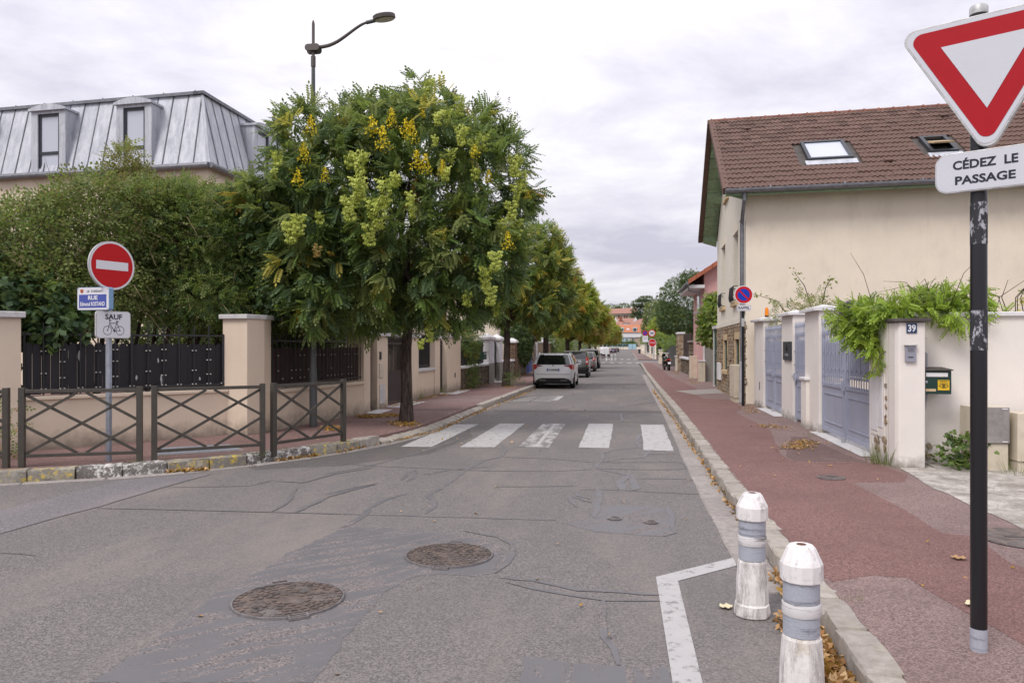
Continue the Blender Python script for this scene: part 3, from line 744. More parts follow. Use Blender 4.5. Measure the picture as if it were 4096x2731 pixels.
# gable triangle
def gz_at(b): return WT + (RZ - .2 - WT) * (1 - abs(b - BW / 2) / (BW / 2))
h = openA[0]
for (b0, b1) in ((0, 2.0), (2.0, BW / 2), (BW / 2, h[0]), (h[0], h[1]), (h[1], BW)):
    if (b0, b1) == (h[0], h[1]):
        quad(f_, [(0, b1, WT), (0, b0, WT), (0, b0, h[2]), (0, b1, h[2])]); quad(f_, [(0, b1, h[3]), (0, b0, h[3]), (0, b0, gz_at(b0)), (0, b1, gz_at(b1))])
    else: quad(f_, [(0, b1, WT), (0, b0, WT), (0, b0, gz_at(b0)), (0, b1, gz_at(b1))])
f_.build('street_wall', m_cream_s, house)
g_ = MB(); holed(g_, 0.0, BW, 0, SZ, openG, a=.015); g_.build('ground_floor_wall', m_mortar, house)
bd = MB(); hbox(bd, -.03, .0, 0, BW, SZ, SZ + .16); bd.build('string_course', m_cream_s, house)
# rubble stones
def rock_meshes(n, mat):
    o = []
    for k in range(n):
        bm = bmesh.new(); bmesh.ops.create_cube(bm, size=1)
        bmesh.ops.subdivide_edges(bm, edges=bm.edges[:], cuts=1)
        for v in bm.verts:
            r_ = v.co.length; v.co *= (.62 / r_ if r_ > .8 else .58 / max(r_, .4)) * rnd.uniform(.86, 1.1)
            v.co.y *= .8
        me = D.meshes.new('stone'); bm.to_mesh(me); bm.free(); me.materials.append(mat); o.append(me)
    return o
def rock_mat(name, cols):
    M = NM(name); oi = M.n('ShaderNodeObjectInfo').outputs['Random']
    ri = M.n('ShaderNodeNewGeometry').outputs['Random Per Island']
    rp = M.n('ShaderNodeValToRGB'); M.l(M.math('FRACT', M.math('ADD', oi, M.math('MULTIPLY', ri, 7.3)), 0), rp.inputs[0])
    rp.color_ramp.interpolation = 'CONSTANT'
    for k, c in enumerate(cols):
        e_ = rp.color_ramp.elements[k] if k < 2 else rp.color_ramp.elements.new(.5)
        e_.position = k / len(cols); e_.color = (*c, 1)
    c = M.mix(M.rng(M.noise(22, 6, .75), .35, .68, 0, .65), rp.outputs[0], (.09, .065, .045))
    return M.fin(c, .92, 0, .2, M.bump(M.noise(50, 5, .75), .9, .012))
m_meul = rock_mat('millstone', [(.36, .25, .15), (.45, .36, .25), (.26, .16, .09), (.40, .31, .22), (.33, .29, .24), (.50, .40, .27)])
m_rubg = rock_mat('grey_rubble', [(.20, .165, .125), (.28, .24, .19), (.15, .12, .09), (.24, .19, .14), (.33, .28, .22)])
RK, RKG = rock_meshes(5, m_meul), rock_meshes(5, m_rubg)
def rubble(parent, fn, w, h, size, n_obj, holes=(), meshes=RK, proud=.03, name='stone', z0=0, far=False):
    """stones over a w x h face; fn(u,z)->(point, angle about z); the first n_obj are objects, the rest joined"""
    cells = []; z = z0 + size[1] * .35; row = 0
    while z < h:
        hh = size[1] * rnd.uniform(.8, 1.2); u = rnd.uniform(-.3, .3) * size[0]
        while u < w:
            ww = size[0] * rnd.uniform(.6, 1.5); uc, zc2 = u + ww / 2, z + rnd.uniform(-.15, .15) * hh
            if 0.02 < uc < w - .02 and not any(a - .05 < uc < b + .05 and c - .04 < zc2 < d + .04 for a, b, c, d in holes): cells.append((uc, zc2, ww, hh))
            u += ww
        z += hh * .86
    inv = MW[parent.name].inverted(); mb = MB(); mm = None
    for k, (u, z, ww, hh) in enumerate(cells):
        p, ang = fn(u, z); me = meshes[k % len(meshes)]
        mt = Matrix.Translation(p) @ Matrix.Rotation(ang, 4, 'Z') @ Matrix.Rotation(rnd.uniform(-.5, .5), 4, 'Y') @ Matrix.Diagonal((ww * .98, proud * 2.6, hh * .98, 1))
        if k < n_obj:
            o = D.objects.new(name, me); COL.objects.link(o); o.parent = parent; o.matrix_local = inv @ mt
        else:
            b = len(mb.v)
            for v in me.vertices: mb.v.append(tuple(mt @ v.co))
            for pl in me.polygons: mb.f.append(tuple(i + b for i in pl.vertices)); mb.mi.append(0)
    if mb.v: mb.build(name + 's', me.materials[0], parent, kind='stuff')
fang = math.atan2(-HT.x, HT.y) + PI / 2
rubble(house, lambda u, z: (Vector(H3(.0, u, z)), fang), BW, SZ - .02, (.22, .13), 290, [(a - .12, b + .12, c - .12, d + .2) for a, b, c, d in openG], proud=.035, z0=.0)
# window surrounds, sills, glass, guard rails
def iron_guard(parent, b0, b1, z, a=-.12):
    m = MB()
    for zz in (z, z + .16, z + .42): m.tube([H3(a, b0 + .03, zz), H3(a, b1 - .03, zz)], .012, 5)
    n = int((b1 - b0) / .1)
    for k in range(n + 1):
        b = b0 + .04 + (b1 - b0 - .08) * k / n; m.tube([H3(a, b, z), H3(a - .03, b, z + .12), H3(a, b, z + .42)], .009, 4)
    for b in (b0 + .04, b1 - .04): m.tube([H3(a, b, z + .42), H3(.05, b, z + .42)], .012, 5); m.tube([H3(a, b, z), H3(.05, b, z)], .012, 5)
    m.build('iron_guard', m_black, parent)
for k, (b0, b1, z0, z1) in enumerate(openU + openG + openA):
    ground = (b0, b1, z0, z1) in openG; att = (b0, b1, z0, z1) in openA
    fr = MB(); w = .06
    for (p, q, r_, s_) in ((b0, b0 + w, z0, z1), (b1 - w, b1, z0, z1), (b0 + w, b1 - w, z1 - w, z1), (b0 + w, b1 - w, z0, z0 + w), ((b0 + b1) / 2 - .03, (b0 + b1) / 2 + .03, z0 + w, z1 - w)):
        hbox(fr, .2, .26, p, q, r_, s_)
    win = fr.build('window', m_cap_w if not ground else m_green_d, house)
    gl_ = MB(); quad(gl_, [(.225, b1 - w, z0 + w), (.225, b0 + w, z0 + w), (.225, b0 + w, z1 - w), (.225, b1 - w, z1 - w)]); gl_.build('pane', m_glass, win)
    sl_ = MB(); hbox(sl_, -.09, .12, b0 - .1, b1 + .1, z0 - .13, z0 - .002); sl_.build('sill', m_sill, win, bevel=.01)
    if not att:
        ln = MB(); hbox(ln, -.022 if ground else -.012, .1, b0 - .12, b1 + .12, z1 + .002, z1 + .24); ln.build('lintel', m_sill if ground else m_cream, win)
    if ground:
        sr = MB(); hbox(sr, -.022, .1, b0 - .12, b0 - .002, z0, z1); hbox(sr, -.022, .1, b1 + .002, b1 + .12, z0, z1); sr.build('surround', m_sill, win)
        s2 = MB(); hbox(s2, .05, .09, b1 - .12, b1 - .02, z0 + .02, z1 - .02); s2.build('shutter', m_green_d, win)
    elif not att: iron_guard(win, b0, b1, z0 + .02)
# ---- roof
Lr = 7.9; a0 = -.58
def rp(a, t, back=False):   # t 0 at the eaves, 1 at the ridge
    b = -EB + (BW / 2 + EB) * t if not back else BW + EB - (BW / 2 + EB) * t
    return H3(a, b, 5.78 + 3.22 * t)
rf = MB(); th = Vector((0, 0, -.07))
for back in (False, True):
    p = [rp(a0, 0, back), rp(Lr + 4.8, 0, back), rp(Lr, 1, back), rp(a0, 1, back)]
    rf.hexa([Vector(q) + th for q in p] + p) if not back else rf.hexa([Vector(q) + th for q in p[::-1]] + p[::-1])
rf.poly([rp(Lr + 4.8, 0), rp(Lr + 4.8, 0, True), rp(Lr, 1)])
roof = rf.build('roof', m_slate, house)
sl_len = math.hypot(4.8, 3.22); NR = 17; TW = .262
ex = Vector((HS.x, HS.y, 0)); ey = (Vector(rp(0, 1)) - Vector(rp(0, 0))).normalized(); ez = ex.cross(ey).normalized()
def tile_mesh():
    prof = []
    for k in range(9):
        x = k / 8 * TW; ph = (k % 4) / 4
        prof.append((x, .028 * (1 if k % 4 in (1,) else .75 if k % 4 == 2 else 0)))
    me = MB(); n = len(prof); Lh = sl_len / NR
    A = [me.P((x, 0, z + .030)) for x, z in prof]; B = [me.P((x, Lh * 1.02, z + .004)) for x, z in prof]; C = [me.P((x, 0, z - .012)) for x, z in prof]
    for k in range(n - 1): me.F((A[k], A[k + 1], B[k + 1], B[k])); me.F((C[k], C[k + 1], A[k + 1], A[k]))
    me.F((A[0], B[0], C[0])); me.F((A[-1], C[-1], B[-1]))
    return me.mesh('tile', m_tile)
tm = tile_mesh(); inv = MW[house.name].inverted(); bulk = MB(); tiles = []
skyl = [(1.74, 2.9, .283, .525), (4.83, 5.5, .30, .50)]
for r_ in range(NR):
    t = r_ / NR; amax = Lr + 4.8 * (1 - t)
    n = int((amax - a0) / TW)
    for k in range(n):
        a = a0 + k * TW
        tc_ = (r_ + .5) / NR
        if any(s_[0] - .1 < a + TW / 2 < s_[1] + .1 and s_[2] - .03 < tc_ < s_[3] + .02 for s_ in skyl): continue
        o_ = Vector(rp(a, t)) + ez * .012 + ez * rnd.uniform(-.004, .012) + ey * rnd.uniform(-.008, .008)
        mt = Matrix((ex, ey, ez)).transposed().to_4x4(); mt.translation = o_
        u_vis = (_ca * o_.x + _sa * o_.y) / (-_sa * o_.x + _ca * o_.y)
        tiles.append((u_vis > .685 or (1.5 < 0), -_sa * o_.x + _ca * o_.y, mt))
tiles.sort(key=lambda q: (q[0], q[1]))
for k, (_, _, mt) in enumerate(tiles):
    if k < 295:
        o = D.objects.new('tile', tm); COL.objects.link(o); o.parent = roof; o.matrix_local = inv @ mt
    else:
        b = len(bulk.v)
        for v in tm.vertices: bulk.v.append(tuple(mt @ v.co))
        for pl in tm.polygons: bulk.f.append(tuple(i + b for i in pl.vertices)); bulk.mi.append(0)
bulk.build('tiles', m_tile, roof, kind='stuff')
# ridge tiles
rm = MB(); rm.lathe([(.0, 0), (.115, 0), (.115, .04), (.095, .05), (.095, .42), (0, .42)], 12); rme = rm.mesh('ridge_tile', m_tile_r, True)
rdir = ex; k = 0; a = a0
while a < Lr:
    p = Vector(H3(a, BW / 2, 8.97)); o = D.objects.new('ridge_tile', rme); COL.objects.link(o); o.parent = roof
    o.matrix_local = inv @ (Matrix.Translation(p) @ rdir.to_track_quat('Z', 'Y').to_matrix().to_4x4()); a += .42; k += 1
hd = (Vector(rp(Lr + 4.8, 0)) - Vector(rp(Lr, 1))); hl = hd.length; hd.normalize()
for j in range(int(hl / .42)):
    p = Vector(rp(Lr, 1)) + hd * .42 * j; o = D.objects.new('ridge_tile', rme); COL.objects.link(o); o.parent = roof
    o.matrix_local = inv @ (Matrix.Translation(p) @ (-hd).to_track_quat('Z', 'Y').to_matrix().to_4x4())
# verge tiles along the gable edge + soffit
vm = MB(); vm.box(-.06, .10, 0, .36, -.13, .055); vme = vm.mesh('verge_tile', m_tile)
for back in (False, True):
    A_, B_ = Vector(rp(a0, 0, back)), Vector(rp(a0, 1, back)); d_ = (B_ - A_).normalized()
    for j in range(NR):
        p = A_ + (B_ - A_) * (j / NR); z_ = ex.cross(d_).normalized()
        if z_.z < 0: z_ = -z_
        x_ = d_.cross(z_)
        mt = Matrix((x_ if back is False else x_, d_, z_)).transposed().to_4x4(); mt.translation = p
        o = D.objects.new('verge_tile', vme); COL.objects.link(o); o.parent = roof; o.matrix_local = inv @ mt
for back in (False, True):
    for j in range(12):   # soffit boards under the verge
        t0, t1 = j / 12, (j + .93) / 12
        s_ = MB(); q = [Vector(rp(a0 + .07, t0, back)), Vector(rp(-.0, t0, back)), Vector(rp(-.0, t1, back)), Vector(rp(a0 + .07, t1, back))]
        lo = [x + Vector((0, 0, -.115)) for x in q]; hi = [x + Vector((0, 0, -.085)) for x in q]
        s_.hexa(lo + hi); s_.build('soffit_board', m_green_b, roof)
    for t0 in (0.02, .42, .78):
        s_ = MB(); q = [Vector(rp(a0 + .08, t0, back)), Vector(rp(0, t0, back)), Vector(rp(0, t0 + .045, back)), Vector(rp(a0 + .08, t0 + .045, back))]
        s_.hexa([q[0] + Vector((0, 0, -.2)), q[1] + Vector((0, 0, -.36)), q[2] + Vector((0, 0, -.36)), q[3] + Vector((0, 0, -.2))] + [x + Vector((0, 0, -.12)) for x in q]); s_.build('purlin_end', m_green_b, roof)
fs = MB(); fs.hexa([H3(a0, -EB - .02, 5.615), H3(Lr + 4.8, -EB - .02, 5.615), H3(Lr + 4.8, -EB + .02, 5.615), H3(a0, -EB + .02, 5.615), H3(a0, -EB - .02, 5.72), H3(Lr + 4.8, -EB - .02, 5.72), H3(Lr + 4.8, -EB + .02, 5.72), H3(a0, -EB + .02, 5.72)])
fs.poly([H3(a0, -EB, 5.62), H3(Lr + 4.8, -EB, 5.62), H3(Lr + 4.8, 0, 5.70), H3(a0, 0, 5.70)]); fs.build('eaves_board', m_green_b, roof)
gu = MB(); n = 8
g0, g1 = [], []
for k in range(n + 1):
    an_ = PI + PI * k / n; g0.append(gu.P(H3(a0, -EB - .09 + .095 * math.cos(an_), 5.76 + .095 * math.sin(an_)))); g1.append(gu.P(H3(Lr + 4.8, -EB - .09 + .095 * math.cos(an_), 5.76 + .095 * math.sin(an_))))
for k in range(n): gu.F((g0[k], g0[k + 1], g1[k + 1], g1[k]))
gu.F(g0)
gu.tube([H3(a0, -EB - .165, 5.765), H3(Lr + 4.8, -EB - .165, 5.765)], .012, 6)
gutt = gu.build('gutter', m_zinc_d, house)
jm = MB()
for k in range(7): 
    a = a0 + 1.1 + k * 1.8; jm.tube([H3(a, -EB - .09, 5.76), H3(a + .03, -EB - .09, 5.76)], .08, 10)
jm.build('gutter_joint', m_zinc_d, gutt)
dp = MB(); dp.tube([H3(-.1, -EB - .05, 5.68), H3(-.1, -EB - .03, 5.5), H3(-.1, -.15, 5.15), H3(-.09, .08, 4.95), H3(-.09, .10, 1.25)], .052, 10)
dn = dp.build('downpipe', m_zinc_d, house, smooth=True)
dq = MB(); dq.tube([H3(-.09, .10, 1.25), H3(-.11, .08, PAV)], .06, 10); dq.build('pipe_foot', m_pvc, dn, smooth=True)
for z in (5.0, 3.15, 1.25):
    c_ = MB(); c_.tube([H3(-.09, .1, z), H3(-.09, .1, z + .05)], .066, 10); c_.build('collar', m_zinc_d, dn)
# skylights
for idx, (sa_, sb_, st0, st1) in enumerate(skyl):
    def sp(a, t, h): return Vector(rp(a, t)) + ez * h
    fm = MB(); w = .09; wt_ = w / sl_len
    for (p, q, r_, s_) in ((sa_, sa_ + w, st0, st1), (sb_ - w, sb_, st0, st1), (sa_ + w, sb_ - w, st0, st0 + wt_), (sa_ + w, sb_ - w, st1 - wt_, st1)):
        fm.hexa([sp(p, r_, -.02), sp(q, r_, -.02), sp(q, s_, -.02), sp(p, s_, -.02), sp(p, r_, .12), sp(q, r_, .12), sp(q, s_, .12), sp(p, s_, .12)])
    skw = fm.build('skylight', m_frame, roof)
    fl = MB(); fl.hexa([sp(sa_ - .08, st0 - .045, .03), sp(sb_ + .08, st0 - .045, .03), sp(sb_ + .08, st0, .05), sp(sa_ - .08, st0, .05), sp(sa_ - .08, st0 - .045, .045), sp(sb_ + .08, st0 - .045, .045), sp(sb_ + .08, st0, .065), sp(sa_ - .08, st0, .065)])
    fl.build('flashing', m_zinc, skw)
    pm = MB()
    if idx == 0:
        pm.poly([sp(sa_ + w, st0 + wt_, .08), sp(sb_ - w, st0 + wt_, .08), sp(sb_ - w, st1 - wt_, .08), sp(sa_ + w, st1 - wt_, .08)]); pm.build('pane', m_blind, skw)
    else:
        pm.poly([sp(sa_ + w, st0 + wt_, .0), sp(sb_ - w, st0 + wt_, .0), sp(sb_ - w, st1 - wt_, .0), sp(sa_ + w, st1 - wt_, .0)]); pm.build('lining', m_sill, skw)
        tm_ = (st0 + st1) / 2; o1 = MB()
        q = [sp(sa_ + w, tm_ - .07, .25), sp(sb_ - w, tm_ - .07, .25), sp(sb_ - w, tm_ + .07, -.02), sp(sa_ + w, tm_ + .07, -.02)]
        o1.hexa(q + [x + ez * .05 for x in q]); sash = o1.build('open_sash', m_sill, skw)
for (a, t) in ((.35, .79), (3.6, .22), (5.9, .80)):
    v_ = MB(); p = Vector(rp(a, t)) + ez * .06
    v_.hexa([p, p + ex * .2, p + ex * .2 + ey * .2, p + ey * .2, p + ez * .05, p + ex * .2 + ez * .05, p + ex * .2 + ey * .2 + ez * .01, p + ey * .2 + ez * .01]); v_.build('vent_tile', m_tile, roof)

# ---- number 39: property wall, gates and pillars (wall line x = 3.35)
XW = 3.35
def capped_pillar(name, label, pts, z1, cap=.05, mat=None, capm=None, group=None, zb=.1, pyr=.05):
    cx = sum(p[0] for p in pts) / len(pts); cy = sum(p[1] for p in pts) / len(pts)
    t = thing(name, label, 'pillar', (cx, cy, gz(cy)), 0, group)
    MB().pz(pts, gz(cy) - .05, z1 - .08).build('shaft', mat or m_white_r, t, bevel=.008)
    q = [(cx + (p[0] - cx) * (1 + cap * 2 / abs(p[0] - cx)) if abs(p[0] - cx) > 1e-6 else p[0], cy + (p[1] - cy) * (1 + cap * 2 / max(.1, abs(p[1] - cy)) * .5)) for p in pts]
    c = MB(); c.pz(q, z1 - .08, z1 - .03)
    b = [c.P((p[0], p[1], z1 - .03)) for p in q]; top = c.P((cx, cy, z1 + pyr))
    for k in range(len(b)): c.F((b[k], b[(k + 1) % len(b)], top))
    c.build('cap', capm or m_cap_w, t); return t
pA = capped_pillar('gate_pillar', 'offwhite pillar with amber beacon beside the stone-faced house', [(XW, 19.25), (XW + .34, 19.25), (XW + .34, 20.6), (XW, 20.6)], 2.36)
bk_ = MB(); bk_.box(XW - .006, XW + .002, 19.75, 19.83, .55, .75); bk_.build('photocell', m_black, pA)
pB = capped_pillar('gate_pillar', 'offwhite pillar carrying a dark video intercom between two gates', [(XW, 15.95), (XW + .34, 15.95), (XW + .34, 17.05), (XW, 17.05)], 2.37)
pC = capped_pillar('gate_pillar', 'tallest-looking offwhite pillar between the small gate and the large gate', [(XW, 13.85), (XW + .36, 13.85), (XW + .36, 14.9), (XW, 14.9)], 2.36)
bc = thing('beacon_lamp', 'small amber beacon on top of the far gate pillar', 'beacon', (XW + .17, 19.75, 2.38))
MB().lathe([(.05, 2.36), (.05, 2.43)], 10, XW + .17, 19.75).build('base', m_black, bc)
MB().lathe([(.05, 2.43), (.046, 2.56), (.03, 2.63), (.008, 2.64)], 12, XW + .17, 19.75).build('lens', m_amber, bc, smooth=True)
ic = thing('intercom', 'square anthracite video intercom on the middle gate pillar', 'intercom', (XW, 16.35, 1.5))
MB().box(XW - .035, XW, 16.02, 16.75, 1.36, 1.75).build('plate', m_anth, ic, bevel=.005)
cm = MB(); cm.tube([(XW - .05, 16.38, 1.63), (XW - .035, 16.38, 1.63)], .07, 14); cm.build('camera_eye', m_glass, ic)
cm = MB(); cm.box(XW - .045, XW - .036, 16.2, 16.5, 1.45, 1.5); cm.build('button', m_silver, ic)
# gates: boards, bars, spear tops
def gate(name, label, y0, y1, x, nleaf, zt=2.1, axis='y', mat=m_gate, zb=.2, mid=1.0):
    t = thing(name, label, 'gate', (x, y0, .13)); W = (y1 - y0) / nleaf
    for lf in range(nleaf):
        a, b = y0 + lf * W + .012, y0 + (lf + 1) * W - .012
        fm = MB()
        fm.box(x - .025, x + .025, a, a + .05, zb, 1.9); fm.box(x - .025, x + .025, b - .05, b, zb, 1.9)
        for (p, q) in ((zb, zb + .06), (mid - .03, mid + .03), (mid + .14, mid + .18), (1.84, 1.88)): fm.box(x - .022, x + .022, a + .05, b - .05, p, q)
        fr = fm.build('leaf_frame', mat, t)
        pn = MB(); pn.box(x - .006, x + .006, a + .05, b - .05, zb + .06, mid - .03); pn.build('lower_panel', mat, fr)
        mo = MB(); i0, i1, j0, j1 = a + .14, b - .14, zb + .16, mid - .14
        for (p, q, r_, s_) in ((i0, i1, j0, j0 + .02), (i0, i1, j1 - .02, j1), (i0, i0 + .02, j0 + .02, j1 - .02), (i1 - .02, i1, j0 + .02, j1 - .02)): mo.box(x - .018, x - .006, p, q, r_, s_)
        mo.build('moulding', mat, fr)
        n = max(4, int((b - a - .1) / .115)); st = (b - a - .1) / n
        for k in range(n + 1):
            yb = a + .05 + st * k
            s_ = MB(); s_.tube([(x - .03, yb, mid), (x - .03, yb, 2.0), (x - .03, yb, 2.05)], [.009, .009, .014], 6, False)
            s_.tube([(x - .03, yb, 2.05), (x - .03, yb, zt + .05)], [.018, .002], 6); s_.build('bar', mat, fr)
        for k in range(n):
            yb = a + .05 + st * (k + .5); w = st * .36
            s_ = MB(); s_.px = None
            s_.prism([(yb - w, mid + .19), (yb + w, mid + .19), (yb + w, 1.70), (yb, 1.77), (yb - w, 1.70)], lambda p: (x + .012, p[0], p[1]), lambda p: (x - .008, p[0], p[1]))
            s_.build('board', mat, fr)
            s_ = MB(); s_.tube([(x - .03, yb - w * .5, 1.92), (x - .03, yb, 1.86), (x - .03, yb + w * .5, 1.92)], .008, 5); s_.build('scroll', mat, fr)
        bt = MB()
        for zz in (1.28, 1.55):
            for k in range(0, n + 1, 2): bt.cbox((x - .045, a + .05 + st * k, zz), (.02, .03, .03))
        bt.build('bolts', mat, fr)
    hd_ = MB(); c = y0 + W if nleaf > 1 else y1 - .1
    hd_.cbox((x - .05, c, mid + .03), (.04, .06, .16)); hd_.tube([(x - .07, c + .03, mid + .06), (x - .09, c + .12, mid + .05)], .01, 6); hd_.build('handle', mat, t)
    st_ = MB(); st_.cbox((x - .04, c, zb - .03), (.06, .05, .09)); st_.build('stop', m_pvc, t)
    return t
gate('double_gate', 'large blue-grey double gate nearest to the house number', 11.05, 13.85, XW + .07, 2)
gate('garden_gate', 'narrow blue-grey gate between two offwhite pillars', 14.9, 15.95, XW + .07, 1)
gate('double_gate', 'blue-grey double gate beside the amber beacon pillar', 17.05, 19.25, XW + .07, 2)
lp = thing('low_pier', 'low offwhite pier standing before the narrow blue-grey gate', 'pier', (XW, 14.75, .13))
MB().box(XW - .06, XW + .18, 14.55, 14.95, .05, 1.02).build('shaft', m_white_r, lp, bevel=.006)
MB().box(XW - .09, XW + .2, 14.52, 14.98, 1.02, 1.07).build('cap', m_cap_w, lp, bevel=.01)
# corner wall with number 39
wn_ = thing('boundary_wall', 'offwhite rendered corner wall with number 39 pillar and white coping', 'wall', (XW, 10.1, .13))
MB().pz([(XW - .01, 11.05), (XW - .01, 10.3), (XW + .28, 10.45), (XW + .28, 11.05)], 0, 2.0).build('street_wall', m_white_r, wn_)
MB().pz([(XW - .005, 10.3), (XW, 10.08), (XW + .03, 10.02), (XW + .34, 10.02), (XW + .34, 10.46), (XW + .2, 10.46)], 0, 1.955).build('number_pillar', m_white_r, wn_, bevel=.02)
MB().pz([(XW - .04, 10.35), (XW - .05, 9.98), (XW + .39, 9.96), (XW + .4, 10.44), (XW + .2, 10.5)], 1.957, 2.0).build('slate_top', m_slate, wn_, bevel=.008)
MB().pz([(XW + .35, 10.46), (10.0, 9.95), (10.0, 10.2), (XW + .29, 10.72)], 0, 2.03).build('garden_wall', m_white_r, wn_)
MB().pz([(XW + .31, 10.42), (10.0, 9.91), (10.0, 10.24), (XW + .28, 10.75)], 2.032, 2.09).build('coping', m_cap_w, wn_, bevel=.01)
# lost render showing the stone behind
for (p0, p1, a_, b_, n) in (((XW - .012, 10.72), (XW - .012, 10.45), .2, .52, 3), ((XW - .012, 10.42), (XW - .012, 10.33), .35, 1.1, 2)):
    pass
def bare(parent, plane, u0, u1, z0, z1, n, size):
    cells = MB(); 
    for k in range(n):
        u, z = rnd.uniform(u0, u1), rnd.uniform(z0, z1)
        me = RK[k % 5]; p, ang = plane(u, z); mt = Matrix.Translation(p) @ Matrix.Rotation(ang, 4, 'Z') @ Matrix.Rotation(rnd.uniform(-1, 1), 4, 'Y') @ Matrix.Diagonal((size * rnd.uniform(.6, 1.3), .03, size * rnd.uniform(.5, 1), 1))
        b = len(cells.v)
        for v in me.vertices: cells.v.append(tuple(mt @ v.co))
        for pl in me.polygons: cells.f.append(tuple(i + b for i in pl.vertices)); cells.mi.append(0)
    cells.build('bare_stones', m_meul, parent, kind='stuff')
sw = lambda u, z: (Vector((XW - .012, u, z)), PI / 2)
bare(wn_, sw, 10.62, 10.80, .25, .50, 9, .1); bare(wn_, sw, 10.36, 10.50, .22, .45, 8, .1); bare(wn_, sw, 10.34, 10.40, .55, .75, 4, .08); bare(wn_, sw, 10.34, 10.40, .85, 1.15, 5, .07)
bare(wn_, lambda u, z: (Vector((u, 10.42, z)), 0), 3.74, 3.88, .15, .55, 8, .1)
# inset utility doors and letter slot on the street face
iu = thing('utility_cabinet', 'white two-door utility cabinet set into the number 39 wall', 'cabinet', (XW - .02, 10.7, .5))
for k, (a, b) in enumerate(((10.47, 10.66), (10.67, 10.94))):
    MB().box(XW - .028, XW - .01, a, b, .52 + (.06 if k == 0 else 0), 1.25).build('door', m_cap_w, iu, bevel=.004)
MB().box(XW - .02, XW - .0095, 10.42, 10.98, .46, 1.3).build('frame', m_white_r, iu)
ls = thing('letter_slot', 'tall cream letter slot with dark opening on the street wall', 'mailbox', (XW - .02, 10.7, 1.3))
MB().box(XW - .03, XW - .01, 10.62, 10.86, 1.31, 1.68).build('door', m_box, ls, bevel=.004)
MB().box(XW - .05, XW - .011, 10.60, 10.88, 1.685, 1.72).build('hood', m_anth, ls, bevel=.008)
MB().box(XW - .05, XW - .011, 10.60, 10.88, 1.27, 1.305).build('foot', m_silver, ls, bevel=.008)
MB().box(XW - .036, XW - .031, 10.65, 10.83, 1.58, 1.66).build('slot', m_black, ls)
MB().box(XW - .036, XW - .031, 10.65, 10.72, 1.50, 1.54).build('name_plate', m_sill, ls)
nb = thing('house_number', 'dark blue enamel house number 39 on the corner pillar', 'house number', (XW + .185, 10.01, 1.88))
MB().box(XW + .115, XW + .235, 10.008, 10.018, 1.815, 1.94).build('plate', m_blue_no, nb)
text_on('digits', '39', .092, .092, m_white_ink, nb, lambda x, z: (x - .01, -.0035, z - .003), bold=.03)
bz = thing('intercom', 'silver intercom with small rain hood below the house number', 'intercom', (XW + .16, 10.0, 1.5))
MB().box(XW + .095, XW + .22, 9.985, 10.018, 1.455, 1.655).build('case', m_silver, bz, bevel=.006)
MB().box(XW + .085, XW + .23, 9.96, 10.018, 1.658, 1.67).build('hood', m_alu, bz)
gm = MB()
for i in range(6):
    for j in range(4): gm.cbox((XW + .125 + i * .013, 9.983, 1.585 + j * .012), (.006, .004, .005))
gm.cbox((XW + .155, 9.983, 1.515), (.06, .004, .012)); gm.build('grille', m_black, bz)
# green mailbox with conduit
mbx = thing('mailbox', 'dark green mailbox with yellow eye sticker on the garden wall', 'mailbox', (3.86, 10.2, 1.2))
MB().box(3.70, 4.03, 10.12, 10.40, 1.05, 1.345).build('case', m_dgreen, mbx, bevel=.006)
MB().hexa([(3.69, 10.09, 1.346), (4.04, 10.09, 1.346), (4.04, 10.41, 1.346), (3.69, 10.41, 1.346), (3.69, 10.09, 1.36), (4.04, 10.09, 1.36), (4.03, 10.41, 1.385), (3.70, 10.41, 1.385)]).build('lid', m_slate, mbx)
MB().box(3.728, 3.985, 10.110, 10.119, 1.268, 1.318).build('slot_flap', m_cap_w, mbx, bevel=.003)
MB().box(3.726, 3.845, 10.113, 10.119, 1.085, 1.117).build('name_plate', m_sill, mbx)
MB().tube([(3.733, 10.105, 1.205), (3.733, 10.12, 1.205)], .016, 12).build('lock', m_silver, mbx)
stk = MB().box(3.868, 4.003, 10.114, 10.119, 1.10, 1.228).build('sticker', m_yellow, mbx)
em = MB(); cx_, cz_ = 3.9355, 1.155
def arc(x, z, rx, rz, a0_, a1_, n=12): return [(cx_ + x + rx * math.cos(a0_ + (a1_ - a0_) * k / n), 10.111, cz_ + z + rz * math.sin(a0_ + (a1_ - a0_) * k / n)) for k in range(n + 1)]
em.tube(arc(0, -.022, .056, .048, .35, PI - .35), .0025, 4); em.tube(arc(0, .022, .056, .048, PI + .35, 2 * PI - .35), .0025, 4)
em.tube(arc(0, 0, .018, .018, 0, 2 * PI), .0025, 4); em.tube([(cx_, 10.113, cz_), (cx_, 10.109, cz_)], .009, 10)
for k in range(9):
    an_ = PI * (.15 + .7 * k / 8); em.tube([(cx_ + .045 * math.cos(an_), 10.111, cz_ + .008 + .034 * math.sin(an_)), (cx_ + .056 * math.cos(an_), 10.111, cz_ + .010 + .046 * math.sin(an_))], .0018, 4)
em.build('eye_emblem', m_black, stk)
text_on('lettering', 'VOISINS VIGILANTS', .118, .011, m_black, stk, lambda x, z: (cx_ + x - 3.86, 10.1125 - 10.2, z + 1.217 - 1.2), bold=.03)
cd = thing('conduit', 'grey conduit pipe running down the wall behind the green mailbox', 'pipe', (3.8, 10.4, .2))
MB().tube([(3.69, 10.37, 1.58), (3.80, 10.37, 1.58), (3.83, 10.37, 1.55), (3.83, 10.37, 1.35)], .015, 8).build('upper_pipe', m_pvc, cd, smooth=True)
